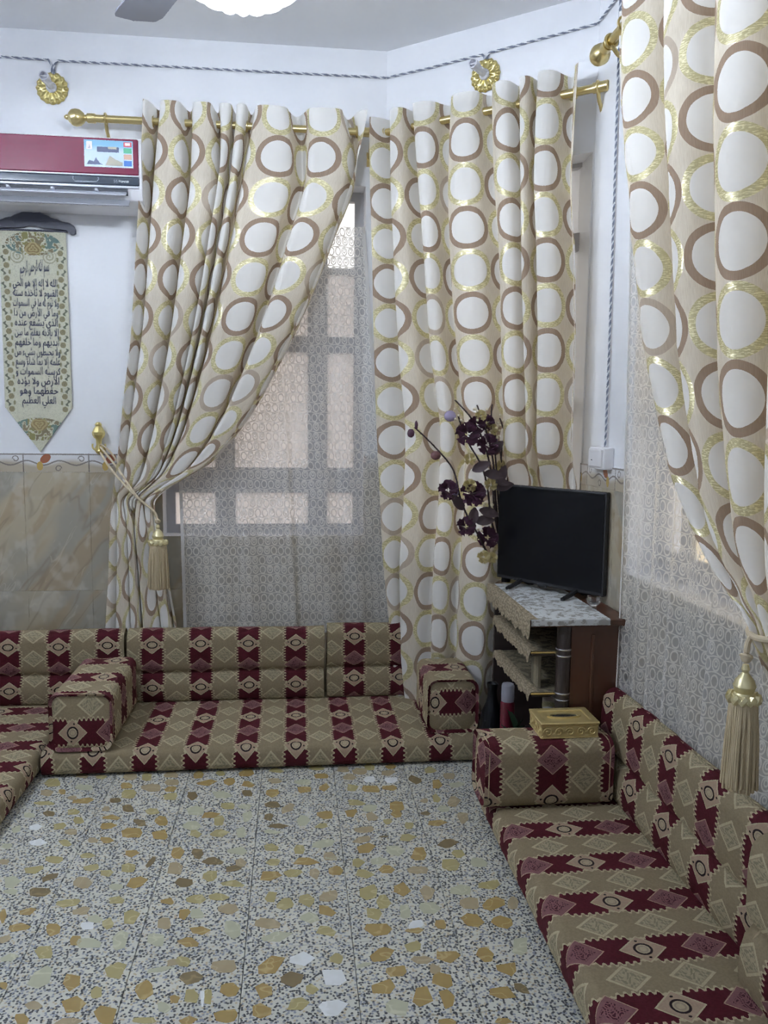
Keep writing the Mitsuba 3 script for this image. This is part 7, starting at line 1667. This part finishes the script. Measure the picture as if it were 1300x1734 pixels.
for s in STEMS:
    q = spline([fpt(*a) for a in s], 30)
    part(k, 'stem', tube(q, np.linspace(0.0055, 0.0032, 30), 6), 'm_stem', smooth=True)


def rose(c, r, m, seed, nm='rose', face=(0, -1, 0.3)):
    """petals as ruffled cups round a bud, one mesh"""
    rs = np.random.default_rng(seed)
    ax = np.asarray(face, float) / np.linalg.norm(face)
    R = trimesh.geometry.align_vectors([0, 0, 1], ax)[:3, :3]
    V, F = [], []
    for layer, (n, rad, tilt) in enumerate(((3, 0.35, 0.05), (4, 0.62, 0.2), (5, 0.86, 0.5), (5, 1.0, 0.9))):
        for q in range(n):
            a0 = 2 * PI * (q + 0.4 * layer) / n + rs.uniform(-0.2, 0.2)
            w = 2 * PI / n * 0.72
            b = len(V)
            gu, gv = 6, 5
            for i in range(gu):
                for j in range(gv):
                    s, t = (i / (gu - 1) - 0.5) * 2, j / (gv - 1)
                    rr = r * rad * (0.25 + 0.75 * t ** 0.8) * (1 + 0.06 * math.sin(s * 7 + seed + q))
                    ang = a0 + s * w * 0.5 * (0.7 + 0.3 * t)
                    z = r * (0.9 - tilt * 0.75) * t * (1 - 0.25 * s * s) + r * 0.08 * math.sin(s * 9 + q) * t - 0.25 * r * layer / 3
                    V.append(R @ np.array([rr * math.cos(ang), rr * math.sin(ang), z]) + c)
            for i in range(gu - 1):
                for j in range(gv - 1):
                    p = b + i * gv + j
                    F += [[p, p + 1, p + gv + 1], [p, p + gv + 1, p + gv]]
    return part(k, nm, trimesh.Trimesh(V, F, process=False), m, smooth=True)


for i, (x, z, dy, r, fc) in enumerate([(0.660, 1.178, 0.05, 0.046, (-0.8, -0.6, -0.2)), (0.742, 1.018, 0.05, 0.044, (-0.3, -0.9, -0.5)), (0.742, 1.42, 0.04, 0.055, (-0.1, -0.9, 0.3)), (0.838, 1.375, 0.05, 0.050, (0.2, -0.9, -0.3)), (0.785, 1.46, 0.02, 0.040, (-0.2, -0.8, 0.5)), (0.765, 1.165, 0.07, 0.058, (0.1, -0.95, 0.0)), (0.84, 1.47, 0.0, 0.038, (0.2, -0.8, 0.4)), (0.855, 0.96, 0.03, 0.05, (-0.2, -0.9, 0.1))]):
    rose(fpt(x, z, dy), r, 'm_rose', 10 + i)
for i, (x, z, dy, r) in enumerate([(0.752, 1.312, 0.05, 0.028), (0.745, 1.20, 0.09, 0.030), (0.925, 1.27, 0.02, 0.034), (0.86, 1.44, 0.02, 0.032), (0.855, 1.20, 0.06, 0.030), (0.80, 1.50, 0.03, 0.026), (0.82, 0.885, 0.08, 0.030), (0.865, 0.875, 0.08, 0.026)]):
    rose(fpt(x, z, dy), r, 'm_gold_soft', 40 + i, 'gold_flower')
for x, z, m, r in ((0.495, 1.42, 'm_rose', (0.016, 0.014, 0.019)), (0.605, 1.325, 'm_bud', (0.022, 0.018, 0.020)), (0.665, 1.495, 'm_lilac', (0.026, 0.02, 0.024)), (0.69, 1.165, 'm_lilac', (0.020, 0.018, 0.024)), (0.89, 1.35, 'm_bud', (0.018, 0.018, 0.024)), (0.518, 1.455, 'm_rose', (0.007, 0.007, 0.020))):
    part(k, 'bud', ball(fpt(x, z, 0.025), r, 2), m, smooth=True)
rs = np.random.default_rng(12)
for x, z, n, s in ((0.70, 1.50, 7, 0.028), (0.80, 1.50, 9, 0.03), (0.915, 1.475, 10, 0.032), (0.855, 1.08, 12, 0.034), (0.82, 1.02, 6, 0.026), (0.905, 1.42, 4, 0.02)):
    ms = [ball(fpt(x + rs.uniform(-s, s), z + rs.uniform(-s, s), 0.03 + rs.uniform(-0.015, 0.02)), 0.0062, 1) for _ in range(n)]
    part(k, 'berry_cluster', cat(ms), 'm_pearl', 'pearly gold berries', smooth=True)
for x, z, dx, dz in ((0.765, 1.26, 0.5, 0.3), (0.80, 1.19, -0.4, -0.5), (0.78, 1.10, -0.2, -0.9), (0.73, 1.09, -0.5, 0.6), (0.86, 1.24, 0.5, -0.3), (0.88, 1.18, 0.7, 0.2), (0.82, 1.25, 0.8, -0.1), (0.78, 1.04, 0.9, 0.1), (0.84, 1.33, 0.6, 0.6), (0.80, 1.09, 0.8, -0.2), (0.90, 1.2, 0.3, 0.9)):
    leaf(fpt(x, z, 0.04), (dx, -0.35, dz), (0, -1, 0.2), 0.085, 0.046, 'm_leaf_dark', k)

# ---------------------------------------------------------------- junction box on the right wall
k = thing('junction_box', 'white plastic junction box at the foot of the cable by the television', 'junction box')
part(k, 'box', RIGHT.mesh(rbox(3.095, 3.255, 0.0, 0.045, 1.285, 1.375, 0.006)), 'm_white_plastic', smooth=False)
part(k, 'cover_plate', RIGHT.mesh(rbox(3.105, 3.245, 0.043, 0.052, 1.295, 1.365, 0.003)), 'm_white_plastic', smooth=False)
part(k, 'socket_slot', RIGHT.mesh(bx(3.20, 3.215, 0.0515, 0.0525, 1.32, 1.323)), 'm_dark_slot', smooth=False)

for d in list(scene):
    if isinstance(scene[d], dict) and scene[d].get('type') == 'ply' and 'bsdf' not in scene[d]:
        scene[d]['bsdf'] = {'type': 'ref', 'id': 'm_white_plastic'}
